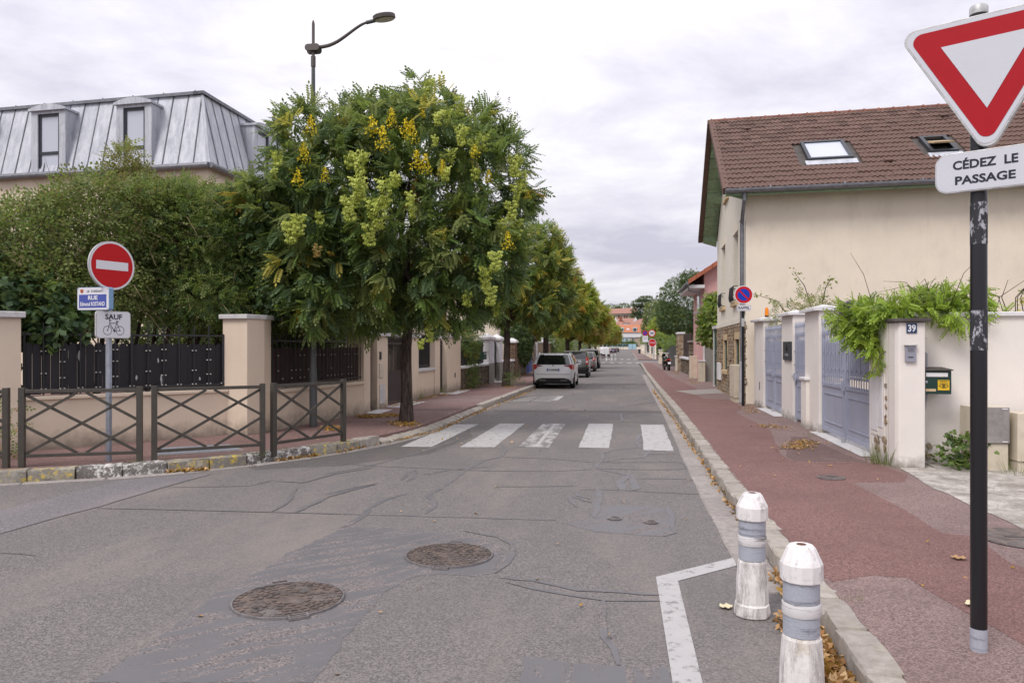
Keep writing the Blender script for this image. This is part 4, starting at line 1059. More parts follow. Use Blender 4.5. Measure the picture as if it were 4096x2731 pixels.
MB().tube([(3.83, 10.36, 1.06), (3.82, 10.36, .95), (3.79, 10.36, .8), (3.76, 10.36, .4), (3.745, 10.34, .15)], .015, 8).build('lower_pipe', m_pvc, cd, smooth=True)
pl_ = MB().box(3.80, 4.35, 10.02, 10.36, .12, .155); tag(pl_.build('step_slab', m_gutter, bevel=.01), 'flat concrete slab lying at the foot of the garden wall', 'slab')
mc = thing('meter_cabinet', 'grey-doored meter cabinet on a cream base behind the sign post', 'cabinet', (4.42, 10.15, .13))
MB().box(4.21, 4.62, 9.98, 10.3, .12, .46).build('base', m_box, mc, bevel=.008)
MB().box(4.20, 4.63, 9.99, 10.3, .462, .91).build('body', m_box, mc, bevel=.008)
MB().box(4.205, 4.625, 9.955, 9.99, .465, .905).build('door', m_box_g, mc, bevel=.008)
for z in (.485, .885): MB().box(4.54, 4.60, 9.948, 9.956, z - .006, z + .006).build('latch', m_cap_w, mc)
m2 = thing('meter_cabinet', 'cream meter cabinet cut by the right edge of the photo', 'cabinet', (5.0, 10.1, .13))
MB().box(4.70, 5.3, 9.93, 10.25, .12, .25).build('base', m_box, m2)
MB().box(4.69, 5.3, 9.91, 10.25, .252, .84).build('door', m_box, m2, bevel=.01)
MB().tube([(4.85, 9.895, .62), (4.85, 9.91, .62)], .045, 14).build('lock', m_cap, m2)
# cream cabinet beside the RAPPEL post
cc = thing('utility_cabinet', 'tall cream utility cabinet against the stone facade by the no-parking sign', 'cabinet', (3.2, 21.8, .1))
MB().pz([(2.97, 21.35), (3.19, 21.35), (3.21, 22.5), (2.99, 22.5)], .05, .22).build('plinth', m_box, cc)
MB().pz([(2.95, 21.33), (3.19, 21.33), (3.21, 22.52), (2.97, 22.52)], .222, 1.13).build('body', m_box, cc, bevel=.012)
MB().tube([(3.06, 21.325, .35), (3.06, 21.325, 1.05)], .008, 6).build('hinge', m_box, cc)
c3 = thing('meter_box', 'small white meter box fixed low on the stone facade', 'cabinet', (3.3, 27.9, .6))
MB().pz([(3.28, 27.6), (3.40, 27.6), (3.42, 28.5), (3.30, 28.5)], .45, 1.05).build('case', m_cap_w, c3, bevel=.01)
# ---- green door and grey wall, pink house
gd = thing('garden_door', 'tall dark green panelled door beside the cream house', 'door', (3.5, 30.3, 0))
m_ = MB(); m_.box(3.50, 3.62, 29.75, 29.9, -.1, 2.35); m_.box(3.52, 3.64, 31.5, 31.65, -.1, 2.35); m_.box(3.48, 3.66, 29.75, 31.65, 2.35, 2.47); m_.build('frame', m_cap, gd)
lf_ = MB().box(3.56, 3.60, 29.91, 31.49, .1, 2.34).build('leaf', m_green_d, gd)
for (z0, z1) in ((.25, .8), (.95, 1.45), (1.6, 2.2)): MB().box(3.545, 3.559, 30.1, 31.3, z0, z1).build('panel', m_green_b if 0 else m_green_d, lf_, bevel=.01)
pk = thing('house', 'pink rendered house with red verge tiles and grey render at its foot', 'house', (3.7, 36.5, gz(36.5)))
MB().box(3.65, 12, 36.5, 42.2, -.3, 5.3).build('wall', m_pink, pk)
MB().box(3.66, 4.6, 36.46, 36.497, -.3, 1.9).build('render_foot', m_grey_r, pk)
MB().box(3.60, 3.67, 36.42, 36.5, -.3, 2.4).build('corner_bead', m_cap, pk)
gb = MB(); gb.poly([(3.65, 36.49, 5.3), (12, 36.49, 5.3), (7.8, 36.49, 7.9)]); gb.build('gable', m_pink, pk)
r_ = MB()
r_.hexa([(2.95, 36.2, 4.62), (7.9, 36.2, 7.95), (7.9, 42.5, 7.95), (2.95, 42.5, 4.62), (2.95, 36.2, 4.74), (7.9, 36.2, 8.07), (7.9, 42.5, 8.07), (2.95, 42.5, 4.74)])
r_.hexa([(7.9, 36.2, 7.95), (12.8, 36.2, 4.7), (12.8, 42.5, 4.7), (7.9, 42.5, 7.95), (7.9, 36.2, 8.07), (12.8, 36.2, 4.82), (12.8, 42.5, 4.82), (7.9, 42.5, 8.07)])
prf = r_.build('roof', m_tile_o, pk)
for k in range(14):
    t0 = k / 14; x0, z0 = 2.9 + 5 * t0, 4.70 + 3.33 * t0; x1, z1 = 2.9 + 5 * (t0 + 1 / 13.5), 4.70 + 3.33 * (t0 + 1 / 13.5)
    MB().hexa([(x0, 36.05, z0 - .12), (x1, 36.05, z1 - .12), (x1, 36.2, z1 - .12), (x0, 36.2, z0 - .12), (x0, 36.05, z0 + .1), (x1, 36.05, z1 + .08), (x1, 36.3, z1 + .08), (x0, 36.3, z0 + .1)]).build('verge_tile', m_tile_o, prf)
MB().box(2.95, 3.65, 36.25, 42.4, 4.40, 4.55).build('soffit', m_cap_w, pk)
MB().tube([(2.86, 36.1, 4.62), (2.86, 42.5, 4.62)], .075, 8).build('gutter', m_zinc_d, pk)
MB().tube([(2.88, 36.25, 4.6), (2.92, 36.3, 4.3), (3.5, 36.45, 4.2)], .045, 8).build('downpipe', m_zinc_d, pk)
wf = MB(); wf.box(3.60, 3.66, 38.2, 39.5, 2.9, 4.35); w_ = wf.build('window', m_cap_w, pk)
MB().box(3.585, 3.599, 38.3, 39.4, 3.0, 4.25).build('pane', m_glass, w_)
wr_ = MB()
for z in (3.1, 3.35): wr_.tube([(3.62, 38.1, z), (3.42, 38.1, z), (3.42, 39.6, z), (3.62, 39.6, z)], .02, 6)
wr_.build('guard_rail', m_cap_w, w_)
b2 = thing('meter_box', 'ribbed beige meter box at the corner of the pink house', 'cabinet', (3.5, 36.4, -.1))
MB().box(3.36, 3.66, 36.1, 36.44, -.1, .95).build('body', m_box, b2)
for k in range(5): MB().box(3.37 + k * .06, 3.405 + k * .06, 36.08, 36.099, -.05, .9).build('rib', m_box, b2)
MB().box(3.34, 3.68, 36.06, 36.46, .952, .99).build('cap', m_cap_w, b2)
b1 = thing('meter_box', 'smooth cream meter box before the pink house', 'cabinet', (3.45, 40.2, -.1))
MB().box(3.28, 3.66, 40.0, 40.5, -.15, 1.15).build('body', m_box, b1, bevel=.01)
MB().box(3.3, 3.4, 39.98, 39.999, 0, 1.1).build('seam', m_box, b1)
# ---- further along the right pavement
def slat_fence(name, label, x, y0, y1, z0, z1, mat, n, cat='fence', posts=()):
    t = thing(name, label, cat, (x, y0, gz(y0)))
    for k in range(n):
        a = y0 + (y1 - y0) * k / n; MB().box(x, x + .04, a + .01, a + (y1 - y0) / n - .01, gz(a) + z0, gz(a) + z1).build('slat', mat, t)
    for y in posts or (y0, y1): MB().box(x + .04, x + .1, y - .03, y + .03, gz(y), gz(y) + z1).build('post', mat, t)
    return t
def plain_wall(name, label, x0, x1, y0, y1, z, mat, capm=None, cat='wall'):
    t = thing(name, label, cat, (x0, y0, gz(y0)))
    MB().box(x0, x1, y0, y1, gz(y0) - .1, gz(y0) + z).build('body', mat, t)
    if capm: MB().box(x0 - .05, x1 + .05, y0 - .05, y1 + .05, gz(y0) + z + .002, gz(y0) + z + .08).build('coping', capm, t, bevel=.01)
    return t
sp_ = thing('gate_pillar', 'grey stone block pillar with flat top by the pink house', 'pillar', (3.8, 45, gz(45)))
for k in range(8): MB().box(3.62 + rnd.uniform(-.02, .02), 4.0, 44.6, 45.1, gz(45) + .1 + k * .24, gz(45) + .33 + k * .24).build('stone', m_rubg, sp_, bevel=.03)
MB().box(3.55, 4.1, 44.5, 45.2, gz(45) + 2.03, gz(45) + 2.15).build('cap', m_gutter, sp_, bevel=.02)
g2 = MB().box(4.1, 4.16, 43.2, 44.5, -.1, 1.7); tag(g2.build('green_gate', m_green_d), 'small dark green gate behind the grey block pillar', 'gate')
ww = thing('low_wall', 'low rubble wall under a bright white coping', 'wall', (3.8, 46, gz(46)))
MB().box(3.72, 4.0, 46, 52.5, gz(46) - .1, 1.0 + gz(46)).build('core', m_rubg, ww)
rubble(ww, lambda u, z: (Vector((3.71, 46 + u, gz(48) + z)), PI / 2), 6.5, 1.0, (.35, .2), 150, meshes=RKG)
rubble(ww, lambda u, z: (Vector((3.72 + u, 45.99, gz(48) + z)), 0), .28, 1.0, (.15, .15), 20, meshes=RKG)
MB().box(3.6, 4.15, 45.9, 52.6, 1.0 + gz(46), 1.14 + gz(46)).build('coping', m_cap_w, ww, bevel=.02)
slat_fence('board_fence', 'dark weathered timber fence above the white-topped low wall', 3.85, 46.2, 52.3, 1.1, 2.6, m_brown_b, 22)
for k, y in enumerate((53.2, 54.6)):
    rpil = thing('gate_pillar', ('near' if k == 0 else 'far') + ' rough millstone pillar under the lime tree', 'pillar', (3.7, y, gz(y)))
    MB().box(3.55, 3.95, y - .2, y + .2, gz(y) - .1, gz(y) + 2.7).build('core', m_mortar, rpil)
    rubble(rpil, lambda u, z, y=y: (Vector((3.55 + u, y - .2, gz(y) + z)), 0), .4, 2.65, (.2, .16), 60)
    rubble(rpil, lambda u, z, y=y: (Vector((3.55, y + .2 - u, gz(y) + z)), PI / 2), .4, 2.65, (.2, .16), 60)
    MB().box(3.48, 4.02, y - .28, y + .28, gz(y) + 2.7, gz(y) + 2.82).build('cap', m_cap_w, rpil, bevel=.02)
plain_wall('low_pier', 'low cream pier right beside the parked motorcycle', 3.42, 3.66, 53.9, 54.3, 1.1, m_box, m_cap_w, 'pier')
slat_fence('board_fence', 'dark grey fence behind the parked motorcycle', 3.75, 57, 66, .3, 1.9, m_anth, 30)
plain_wall('low_pier', 'cream pier next to the stop sign', 3.3, 3.75, 78.2, 78.8, 1.5, m_cream, m_cap_w, 'pier')
plain_wall('low_pier', 'short cream post before the grey fence', 3.5, 3.8, 70.6, 71.0, 1.2, m_cream, m_cap_w, 'pier')
slat_fence('board_fence', 'grey upright fence between the stop sign and the motorcycle', 3.9, 67, 78, .2, 1.7, m_anth, 36)
fw = plain_wall('low_wall', 'long pale low wall beyond the side street', 3.9, 4.2, 108, 160, .75, m_cream, m_cap_w)
plain_wall('low_wall', 'pale low wall far down the right pavement', 4.0, 4.3, 162, 230, .8, m_cream, m_cap_w)
slat_fence('board_fence', 'navy gate panels above the pale low wall', 3.95, 109, 122, .8, 2.9, m_anth, 18)
slat_fence('board_fence', 'grey picket panels beyond the navy gate', 3.95, 126, 150, .85, 2.2, m_anth, 26)
for k, y in enumerate((108.2, 123.5, 125, 151, 165, 185, 205)):
    plain_wall('gate_pillar', ['first cream pillar past the side street', 'second cream pillar after the navy gate', 'third cream pillar paired with the second', 'pillar ending the picket panels', 'lone cream pillar by the pale far wall', 'distant cream pillar near the hedge', 'most distant cream pillar on the right'][k], 3.75, 4.2, y, y + .5, 2.3, m_cream, m_cap_w, 'pillar')
wb = thing('wheelie_bin', 'dark grey wheelie bin at the far end of the right pavement', 'bin', (3.3, 190, gz(190)))
MB().hexa([(3.05, 189.7, gz(190) + .1), (3.5, 189.7, gz(190) + .1), (3.5, 190.2, gz(190) + .1), (3.05, 190.2, gz(190) + .1), (2.95, 189.6, gz(190) + 1.1), (3.6, 189.6, gz(190) + 1.1), (3.6, 190.3, gz(190) + 1.1), (2.95, 190.3, gz(190) + 1.1)]).build('body', m_anth, wb)
MB().box(2.93, 3.62, 189.55, 190.35, gz(190) + 1.1, gz(190) + 1.2).build('lid', m_anth, wb, bevel=.03)
# the wall lamp / helmet-shaped light is left to the pink house corner
# ================================================================== LEFT SIDE
def lathe_part(parent, name, prof, n, mat, cx=0, cy=0): return MB().lathe(prof, n, cx, cy).build(name, mat, parent, smooth=True)
# ---- corner property wall: P1 (-8.72,9.7) .. P2 (-6.87,12.1)
A0 = Vector((-8.75, 9.72)); A1 = Vector((-6.88, 12.12)); dA = (A1 - A0).normalized(); nA = Vector((dA.y, -dA.x))   # nA points to the street
def L3(u, w, z, o=A0, d=dA, n=nA): return (o.x + d.x * u + n.x * w, o.y + d.y * u + n.y * w, z)
LA = (A1 - A0).length
def lbox(mb, u0, u1, w0, w1, z0, z1, F=L3): mb.hexa([F(u0, w1, z0), F(u1, w1, z0), F(u1, w0, z0), F(u0, w0, z0), F(u0, w1, z1), F(u1, w1, z1), F(u1, w0, z1), F(u0, w0, z1)]); return mb
cw = thing('boundary_wall', 'beige rendered corner wall with two capped pillars behind the barriers', 'wall', (A0.x, A0.y, 0))
MB_ = MB(); lbox(MB_, -6, LA, -.12, .10, 0, .86).build('low_wall', m_beige, cw)
MB_ = MB(); lbox(MB_, 0.02, LA, -.16, .14, .862, .915).build('sill', m_beige, cw, bevel=.008)
MB_ = MB(); lbox(MB_, -6, 0.0, -.16, .16, 0, 2.06).build('pillar', m_beige, cw)
MB_ = MB(); lbox(MB_, -6, 0.05, -.22, .22, 2.062, 2.15).build('pillar_cap', m_cap, cw, bevel=.01)
pp = [(-6.89, 12.06), (-6.42, 12.02), (-6.30, 12.4), (-6.35, 12.75), (-6.75, 12.65)]
MB().pz(pp, 0, 2.12).build('pillar', m_beige, cw)
cxp, cyp = -6.54, 12.38
MB().pz([(cxp + (p[0] - cxp) * 1.16, cyp + (p[1] - cyp) * 1.16) for p in pp], 2.122, 2.2).build('pillar_cap', m_cap, cw, bevel=.01)
# board fence on it
bf = thing('board_fence', 'black round-topped board fence behind metal bars on the corner wall', 'fence', (A0.x, A0.y, .9))
nB = 25; bw = (LA - .1) / nB
def board(u, w, z0, z1, wd):
    m = MB(); pts = [(u - wd, z0), (u + wd, z0)] + [(u + wd * math.cos(PI * k / 8), z1 - wd + wd * math.sin(PI * k / 8)) for k in range(9)]
    return m.prism(pts, lambda p: L3(p[0], w + .008, p[1]), lambda p: L3(p[0], w - .008, p[1]))
for k in range(nB):
    u = .05 + bw * (k + .5)
    board(u, 0, .93 + rnd.uniform(0, .02), 1.70 + rnd.uniform(-.012, .012), bw * .48).build('board', m_board, bf)
for k in range(nB // 2 + 1):
    u = .06 + (LA - .12) * k / (nB // 2)
    big = k in (0, 6, nB // 2)
    m = MB(); m.tube([L3(u, .045, .93), L3(u, .045, 2.0 if not big else 1.86)], .012 if not big else .02, 6); m.build('bar', m_black, bf)
    m = MB()
    for zz in ((1.02, 1.18, 1.42, 1.6) if k % 3 == 2 else (1.02, 1.25, 1.58) if k % 3 else (1.02,)):
        for s_ in (-.028, .028): m.cbox(L3(u + s_, .052, zz), (.02, .012, .018))
    m.build('clips', m_clip, bf, kind='stuff')
for z in (1.0, 1.83):
    MB_ = MB(); lbox(MB_, .03, LA - .03, .03, .055, z - .015, z + .015).build('rail', m_black, bf)
for (u, z, w, h) in ((.78, 1.5, .02, .10), (.8, 1.22, .015, .25), (1.93, 1.42, .02, .05), (1.98, 1.1, .022, .13), (1.6, 1.15, .02, .06), (2.6, 1.1, .02, .04)):
    m = MB(); pts = [(u + w * math.cos(a) * rnd.uniform(.3, 1), z + h * math.sin(a) * rnd.uniform(.4, 1)) for a in [k * PI / 5 for k in range(10)]]
    m.prism(pts, lambda p: L3(p[0], .0125, p[1]), lambda p: L3(p[0], .0085, p[1])).build('flaked_patch', m_flake, bf)
# ---- wall 2: (-6.32,12.5) -> (-5.90,16.35)
B0 = Vector((-6.42, 12.5)); B1 = Vector((-5.98, 16.3)); dB = (B1 - B0).normalized(); nB_ = Vector((dB.y, -dB.x)); LB = (B1 - B0).length
def K3(u, w, z): return L3(u, w, z, B0, dB, nB_)
w2 = thing('boundary_wall', 'beige rendered wall with sill running behind the street lamp', 'wall', (B0.x, B0.y, 0))
MB_ = MB(); lbox(MB_, .2, LB, -.1, .1, 0, .80, K3).build('low_wall', m_beige, w2)
MB_ = MB(); lbox(MB_, .25, LB + .02, -.15, .15, .802, .86, K3).build('sill', m_beige, w2, bevel=.008)
sf = thing('slat_fence', 'dark brown narrow slat fence behind the street lamp post', 'fence', (B0.x, B0.y, .86))
ns = 46
for k in range(ns):
    u = .3 + (LB - .35) * (k + .5) / ns
    MB_ = MB(); lbox(MB_, u - .026, u + .026, -.008, .008, .90, 1.62 + rnd.uniform(-.01, .01), K3).build('slat', m_brown_b, sf)
for k in range(ns // 2 + 1):
    u = .3 + (LB - .35) * k / (ns // 2); m = MB(); m.tube([K3(u, .04, .88), K3(u, .04, 1.84)], .011, 5, False); m.tube([K3(u, .04, 1.84), K3(u, .04, 1.92)], [.014, .002], 5); m.build('bar', m_black, sf)
m = MB()
for k in range(ns // 2):
    for z in (1.05, 1.2, 1.48):
        if rnd.random() < .45: m.cbox(K3(.3 + (LB - .35) * k / (ns // 2) + .03, .045, z), (.02, .016, .018))
m.build('clips', m_clip, sf, kind='stuff')
for z in (.95, 1.75): MB_ = MB(); lbox(MB_, .28, LB, .03, .05, z - .015, z + .015, K3).build('rail', m_black, sf)
# ---- gate piers along x = -6
XL = -5.95
def lpillar(name, label, y0, y1, z, mat=m_beige, capm=m_cap, x0=XL - .35, x1=XL, flat=True):
    t = thing(name, label, 'pillar', (x0, y0, gz(y0)))
    MB().box(x0, x1, y0, y1, gz(y0) - .05, z - .08).build('shaft', mat, t, bevel=.006)
    c = MB().box(x0 - .06, x1 + .06, y0 - .06, y1 + .06, z - .078, z)
    if not flat:
        i = [c.P(p) for p in ((x0 - .06, y0 - .06, z), (x1 + .06, y0 - .06, z), (x1 + .06, y1 + .06, z), (x0 - .06, y1 + .06, z))]; tp = c.P(((x0 + x1) / 2, (y0 + y1) / 2, z + .2))
        for k in range(4): c.F((i[k], i[(k + 1) % 4], tp))
    c.build('cap', capm, t); return t
lpillar('gate_pillar', 'beige pillar at the end of the brown slat fence', 16.3, 16.75, 1.98, x0=-6.3, x1=-5.88)
pk2 = lpillar('gate_pillar', 'beige pillar with intercom and meter plate left of the nearest tree trunk', 17.35, 18.15, 1.98, x0=-6.25, x1=-5.92)
MB().box(-5.93, -5.90, 17.5, 17.62, 1.33, 1.52).build('intercom', m_black, pk2, bevel=.004)
MB().box(-5.93, -5.90, 17.48, 17.78, .88, 1.25).build('meter_plate', m_box, pk2, bevel=.01)
MB().box(-5.93, -5.905, 17.5, 17.9, .25, .72).build('access_door', m_cap, pk2, bevel=.004)
lpillar('gate_pillar', 'beige pillar partly behind the nearest tree trunk', 20.3, 21.1, 1.98, x0=-6.35, x1=-5.95)
lpillar('gate_pillar', 'beige pillar between the barred window wall and the side door', 23.1, 23.75, 1.98, x0=-6.35, x1=-5.98)
wl = lpillar('gate_pillar', 'wide beige end pillar with a small dark vent before the stone wall', 24.8, 26.9, 2.03, x0=-6.4, x1=-6.0)
MB().box(-6.001, -5.985, 25.9, 26.02, .55, .72).build('vent', m_black, wl, bevel=.01)
def dark_gate(name, label, x, y0, y1, z=1.85, mid=.95, mat=m_black):
    t = thing(name, label, 'gate', (x, y0, .1))
    MB().box(x - .02, x + .02, y0, y1, .2, mid).build('lower_panel', mat, t)
    m = MB(); m.box(x - .025, x + .025, y0, y0 + .05, .15, z); m.box(x - .025, x + .025, y1 - .05, y1, .15, z); m.box(x - .024, x + .024, y0, y1, mid, mid + .05); m.box(x - .024, x + .024, y0, y1, z - .15, z - .1); m.build('frame', mat, t)
    n = int((y1 - y0) / .11)
    for k in range(1, n):
        yy = y0 + (y1 - y0) * k / n; q = MB(); q.box(x - .03, x - .01, yy - .02, yy + .02, mid, z - .02) if 0 else q.tube([(x, yy, mid), (x, yy, z), (x, yy, z + .1)], [.018, .018, .004], 5); q.build('bar', mat, t)
    return t
m_dkgate = plain('dark_brown_gate', (.030, .022, .022), .5)
dark_gate('garden_door', 'narrow dark metal door at the left of the intercom pillar', -6.1, 16.75, 17.35, mat=m_dkgate)
dark_gate('driveway_gate', 'dark metal driveway gate with spiked bars behind the tree trunk', -6.15, 18.15, 20.3, mat=m_dkgate)
dark_gate('garden_door', 'dark metal side door before the wide beige pillar', -6.2, 23.75, 24.8, mat=m_dkgate)
w3 = plain_wall('boundary_wall', 'beige low wall with pale sill right of the nearest tree', -6.3, -6.02, 21.1, 23.1, .92, m_beige, m_cap)
bs = thing('bar_fence', 'black vertical bars on the low wall right of the nearest tree', 'fence', (-6.15, 21.1, 1))
for k in range(19): MB().tube([(-6.15, 21.18 + k * .102, 1.0), (-6.15, 21.18 + k * .102, 1.95), (-6.15, 21.18 + k * .102, 2.05)], [.02, .02, .003], 5).build('bar', m_black, bs)
for z in (1.06, 1.8): MB().box(-6.17, -6.13, 21.12, 23.08, z - .02, z + .02).build('rail', m_black, bs)
# stone based property with white brick pillars
w4 = thing('boundary_wall', 'low rubble wall with white coping below dark railings', 'wall', (-6.2, 27, gz(27)))
MB().box(-6.3, -6.02, 27.0, 32.3, -.1, .82).build('core', m_rubg, w4)
rubble(w4, lambda u, z: (Vector((-6.02, 27 + u, z)), PI / 2), 5.3, .82, (.28, .17), 140, meshes=RKG)
MB().box(-6.36, -5.94, 26.95, 32.35, .822, .90).build('coping', m_cap_w, w4, bevel=.01)
b5 = thing('bar_fence', 'dark railings between the beige end pillar and the white brick pillars', 'fence', (-6.15, 27, .9))
for k in range(36): MB().tube([(-6.15, 27.3 + k * .132, .92), (-6.15, 27.3 + k * .132, 1.85)], .022, 4).build('bar', m_black, b5)
for z in (1.0, 1.7): MB().box(-6.17, -6.13, 27.1, 32.2, z - .02, z + .02).build('rail', m_black, b5)
m_wbrick = plain('white_painted_brick', (.66, .65, .68), .7, bump=.2)
def brick_pillar(label, y0, y1, z=2.05, x0=-6.35, x1=-5.95, bm_=m_wbrick, cut=.9):
    t = thing('gate_pillar', label, 'pillar', (x0, y0, gz(y0)))
    MB().box(x0 + .01, x1 - .01, y0 + .01, y1 - .01, -.2, z - .1).build('core', m_mortar if bm_ is not m_wbrick else m_cap_w, t)
    zz = cut; r_ = 0
    while zz < z - .14:
        o = .11 * (r_ % 2)
        for ax in (0, 1):
            L = (y1 - y0) if ax == 0 else (x1 - x0); u = -o
            while u < L - .02:
                a, b = max(0, u), min(L, u + .22)
                if b - a > .03:
                    m = MB()
                    if ax == 0: m.box(x1 - .03, x1 + .004, y0 + a + .004, y0 + b - .004, zz, zz + .062)
                    else: m.box(x0 + a + .004, x0 + b - .004, y0 - .004, y0 + .03, zz, zz + .062)
                    m.build('brick', bm_, t)
                u += .23
        zz += .075; r_ += 1
    MB().box(x0 - .012, x1 + .012, y0 - .012, y1 + .012, -.2, cut - .01).build('foot', m_grey_r, t)
    c = MB().box(x0 - .08, x1 + .08, y0 - .08, y1 + .08, z - .1, z); i = [c.P(p) for p in ((x0 - .08, y0 - .08, z), (x1 + .08, y0 - .08, z), (x1 + .08, y1 + .08, z), (x0 - .08, y1 + .08, z))]; tp = c.P(((x0 + x1) / 2, (y0 + y1) / 2, z + .2))
    for k in range(4): c.F((i[k], i[(k + 1) % 4], tp))
    c.build('cap', m_cap_w, t); return t
brick_pillar('white brick pillar with a pointed cap nearest the dark railings', 32.35, 33.7)
brick_pillar('second white brick pillar, just left of the second tree trunk', 35.1, 36.0)
dark_gate('garden_door', 'black door between the two white brick pillars', -6.15, 33.7, 35.1, mat=m_black)
gmb = thing('mailbox', 'small green mailbox hanging on the dark railings', 'mailbox', (-5.95, 31, 1.2))
MB().box(-6.1, -5.85, 30.6, 31.3, 1.1, 1.42).build('case', m_green_d, gmb, bevel=.01)
MB().box(-5.849, -5.84, 30.7, 31.2, 1.32, 1.37).build('slot', m_cap_w, gmb)
w6 = thing('boundary_wall', 'rubble wall behind the second tree with white coping', 'wall', (-6.2, 36, gz(36)))
MB().box(-6.3, -6.0, 36.0, 40.2, -.3, .85).build('core', m_rubg, w6)
rubble(w6, lambda u, z: (Vector((-6.0, 36 + u, z - .1)), PI / 2), 4.2, .9, (.3, .2), 80, meshes=RKG)
MB().box(-6.34, -5.95, 36, 40.2, .852, .95).build('coping', m_cap_w, w6, bevel=.01)
m_rbrick = rock_mat('brown_brick', [(.16, .09, .06), (.24, .15, .10), (.11, .07, .05), (.20, .12, .08)])
brick_pillar('brown brick pillar left of the white estate car', 40.2, 41.0, 1.95, bm_=m_rbrick, cut=.0)
w7 = thing('boundary_wall', 'ivy-topped rubble wall beside the white estate car', 'wall', (-6.2, 41, gz(41)))
MB().box(-6.4, -6.05, 41.0, 45.6, -.3, 1.3).build('core', m_rubg, w7)
rubble(w7, lambda u, z: (Vector((-6.05, 41 + u, z - .1)), PI / 2), 4.6, 1.35, (.35, .22), 90, meshes=RKG)
bg_ = thing('garden_door', 'bright blue garden door beyond the ivy wall', 'door', (-6.1, 46.5, 0))
m_bdoor = plain('bright_blue_paint', (.05, .09, .30), .5)
MB().box(-6.1, -6.05, 46.4, 48.4, 0, 1.95).build('leaf', m_bdoor, bg_)
MB().box(-6.12, -6.0, 46.2, 46.38, -.2, 2.1).build('frame', m_bdoor, bg_)
w8 = thing('boundary_wall', 'tall millstone wall behind the dark grey hatchback', 'wall', (-6.2, 48.5, gz(48)))
MB().box(-6.35, -6.05, 48.5, 62, -.3, 1.9).build('core', m_mortar, w8)
rubble(w8, lambda u, z: (Vector((-6.05, 48.5 + u, z - .2)), PI / 2), 13.5, 2.0, (.4, .24), 220)
MB().box(-6.4, -6.0, 48.5, 62, 1.902, 1.98).build('coping', m_cap_w, w8)
for k, y in enumerate((49.5, 56, 62)):
    lpillar('gate_pillar', ['pale pillar in the millstone wall behind the grey hatchback', 'pale pillar behind the silver hatchback', 'white pillar at the end of the millstone wall'][k], y, y + .6, 2.3, mat=m_cap_w, x0=-6.3, x1=-5.9)
w9 = plain_wall('boundary_wall', 'pale low wall beneath the clipped hedge on the left', -6.3, -6.05, 63, 88, .6, m_cream, m_cap_w)
plain_wall('boundary_wall', 'long pale wall beyond the side street on the left', -6.8, -6.5, 108, 200, 1.0, m_cream, m_cap_w)
plain_wall('boundary_wall', 'last pale wall on the left before the street end', -6.8, -6.5, 202, 285, 1.0, m_cream, m_cap_w)

# ---- street lamp
lm = thing('street_lamp', 'tall grey-brown street lamp with curved arm above the trees', 'street lamp', (-5.87, 13.5, PAV))
MB().lathe([(.072, PAV), (.072, 1.1), (.058, 1.3), (.05, 4), (.034, 7.02)], 14, -5.87, 13.5).build('pole', m_lamp, lm, smooth=True)
MB().lathe([(.045, 6.95), (.045, 7.14), (.03, 7.16)], 12, -5.87, 13.5).build('collar', m_lamp_b, lm, smooth=True)
MB().lathe([(.029, 7.12), (.029, 7.76), (.022, 7.80), (.004, 7.84)], 12, -5.87, 13.5).build('mast_tip', m_lamp_b, lm, smooth=True)
def rrect(w, h, r, n=6):
    o = []
    for cx, cz, a in ((w / 2 - r, h / 2 - r, 0), (-w / 2 + r, h / 2 - r, 1), (-w / 2 + r, -h / 2 + r, 2), (w / 2 - r, -h / 2 + r, 3)):
        for k in range(n + 1): an = (a + k / n) * PI / 2; o.append((cx + r * math.cos(an), cz + r * math.sin(an)))
    return o
for dy in (-.05, .05):
    MB().py([(p[0] - 5.87, p[1] + 7.30 - (0 if dy < 0 else .03)) for p in rrect(.29, .13, .06)], 13.5 + dy - .02, 13.5 + dy + .02).build('clamp_plate', m_lamp_b, lm, bevel=.005)
arm = [(-5.76, 13.5, 7.31), (-5.56, 13.49, 7.33), (-5.38, 13.48, 7.39), (-5.2, 13.47, 7.49), (-5.02, 13.46, 7.60), (-4.88, 13.45, 7.67), (-4.76, 13.44, 7.70)]
aps = []
for k in range(len(arm) - 1):
    p0 = Vector(arm[max(k - 1, 0)]); p1 = Vector(arm[k]); p2 = Vector(arm[k + 1]); p3 = Vector(arm[min(k + 2, len(arm) - 1)])
    for t in (0, .34, .67):
        aps.append(.5 * ((2 * p1) + (p2 - p0) * t + (2 * p0 - 5 * p1 + 4 * p2 - p3) * t * t + (3 * p1 - p0 - 3 * p2 + p3) * t ** 3))
aps.append(Vector(arm[-1]))
MB().tube(aps, [.036 - .013 * k / (len(aps) - 1) for k in range(len(aps))], 10).build('arm', m_lamp_b, lm, smooth=True)
MB().tube([(-4.80, 13.44, 7.69), (-4.62, 13.44, 7.72)], .036, 10).build('joint', m_lamp, lm, smooth=True)
Mh = Matrix.Translation((-4.45, 13.42, 7.77)) @ Matrix.Rotation(R(-7), 4, 'Y') @ Matrix.Rotation(R(12), 4, 'X')
hm = MB(); hm.M = Mh; hm.lathe([(.05, -.055), (.19, -.055), (.21, -.04), (.21, .02), (.19, .035), (.05, .045)], 28); hdl = hm.build('lamp_head', m_lamp_b, lm, smooth=True)
m_lens = plain('lamp_lens', (.30, .29, .12), .3, var=.15)
hm = MB(); hm.M = Mh; hm.lathe([(.0, -.062), (.18, -.062), (.18, -.0555), (.0, -.0555)], 28); hm.build('lens', m_lens, hdl)

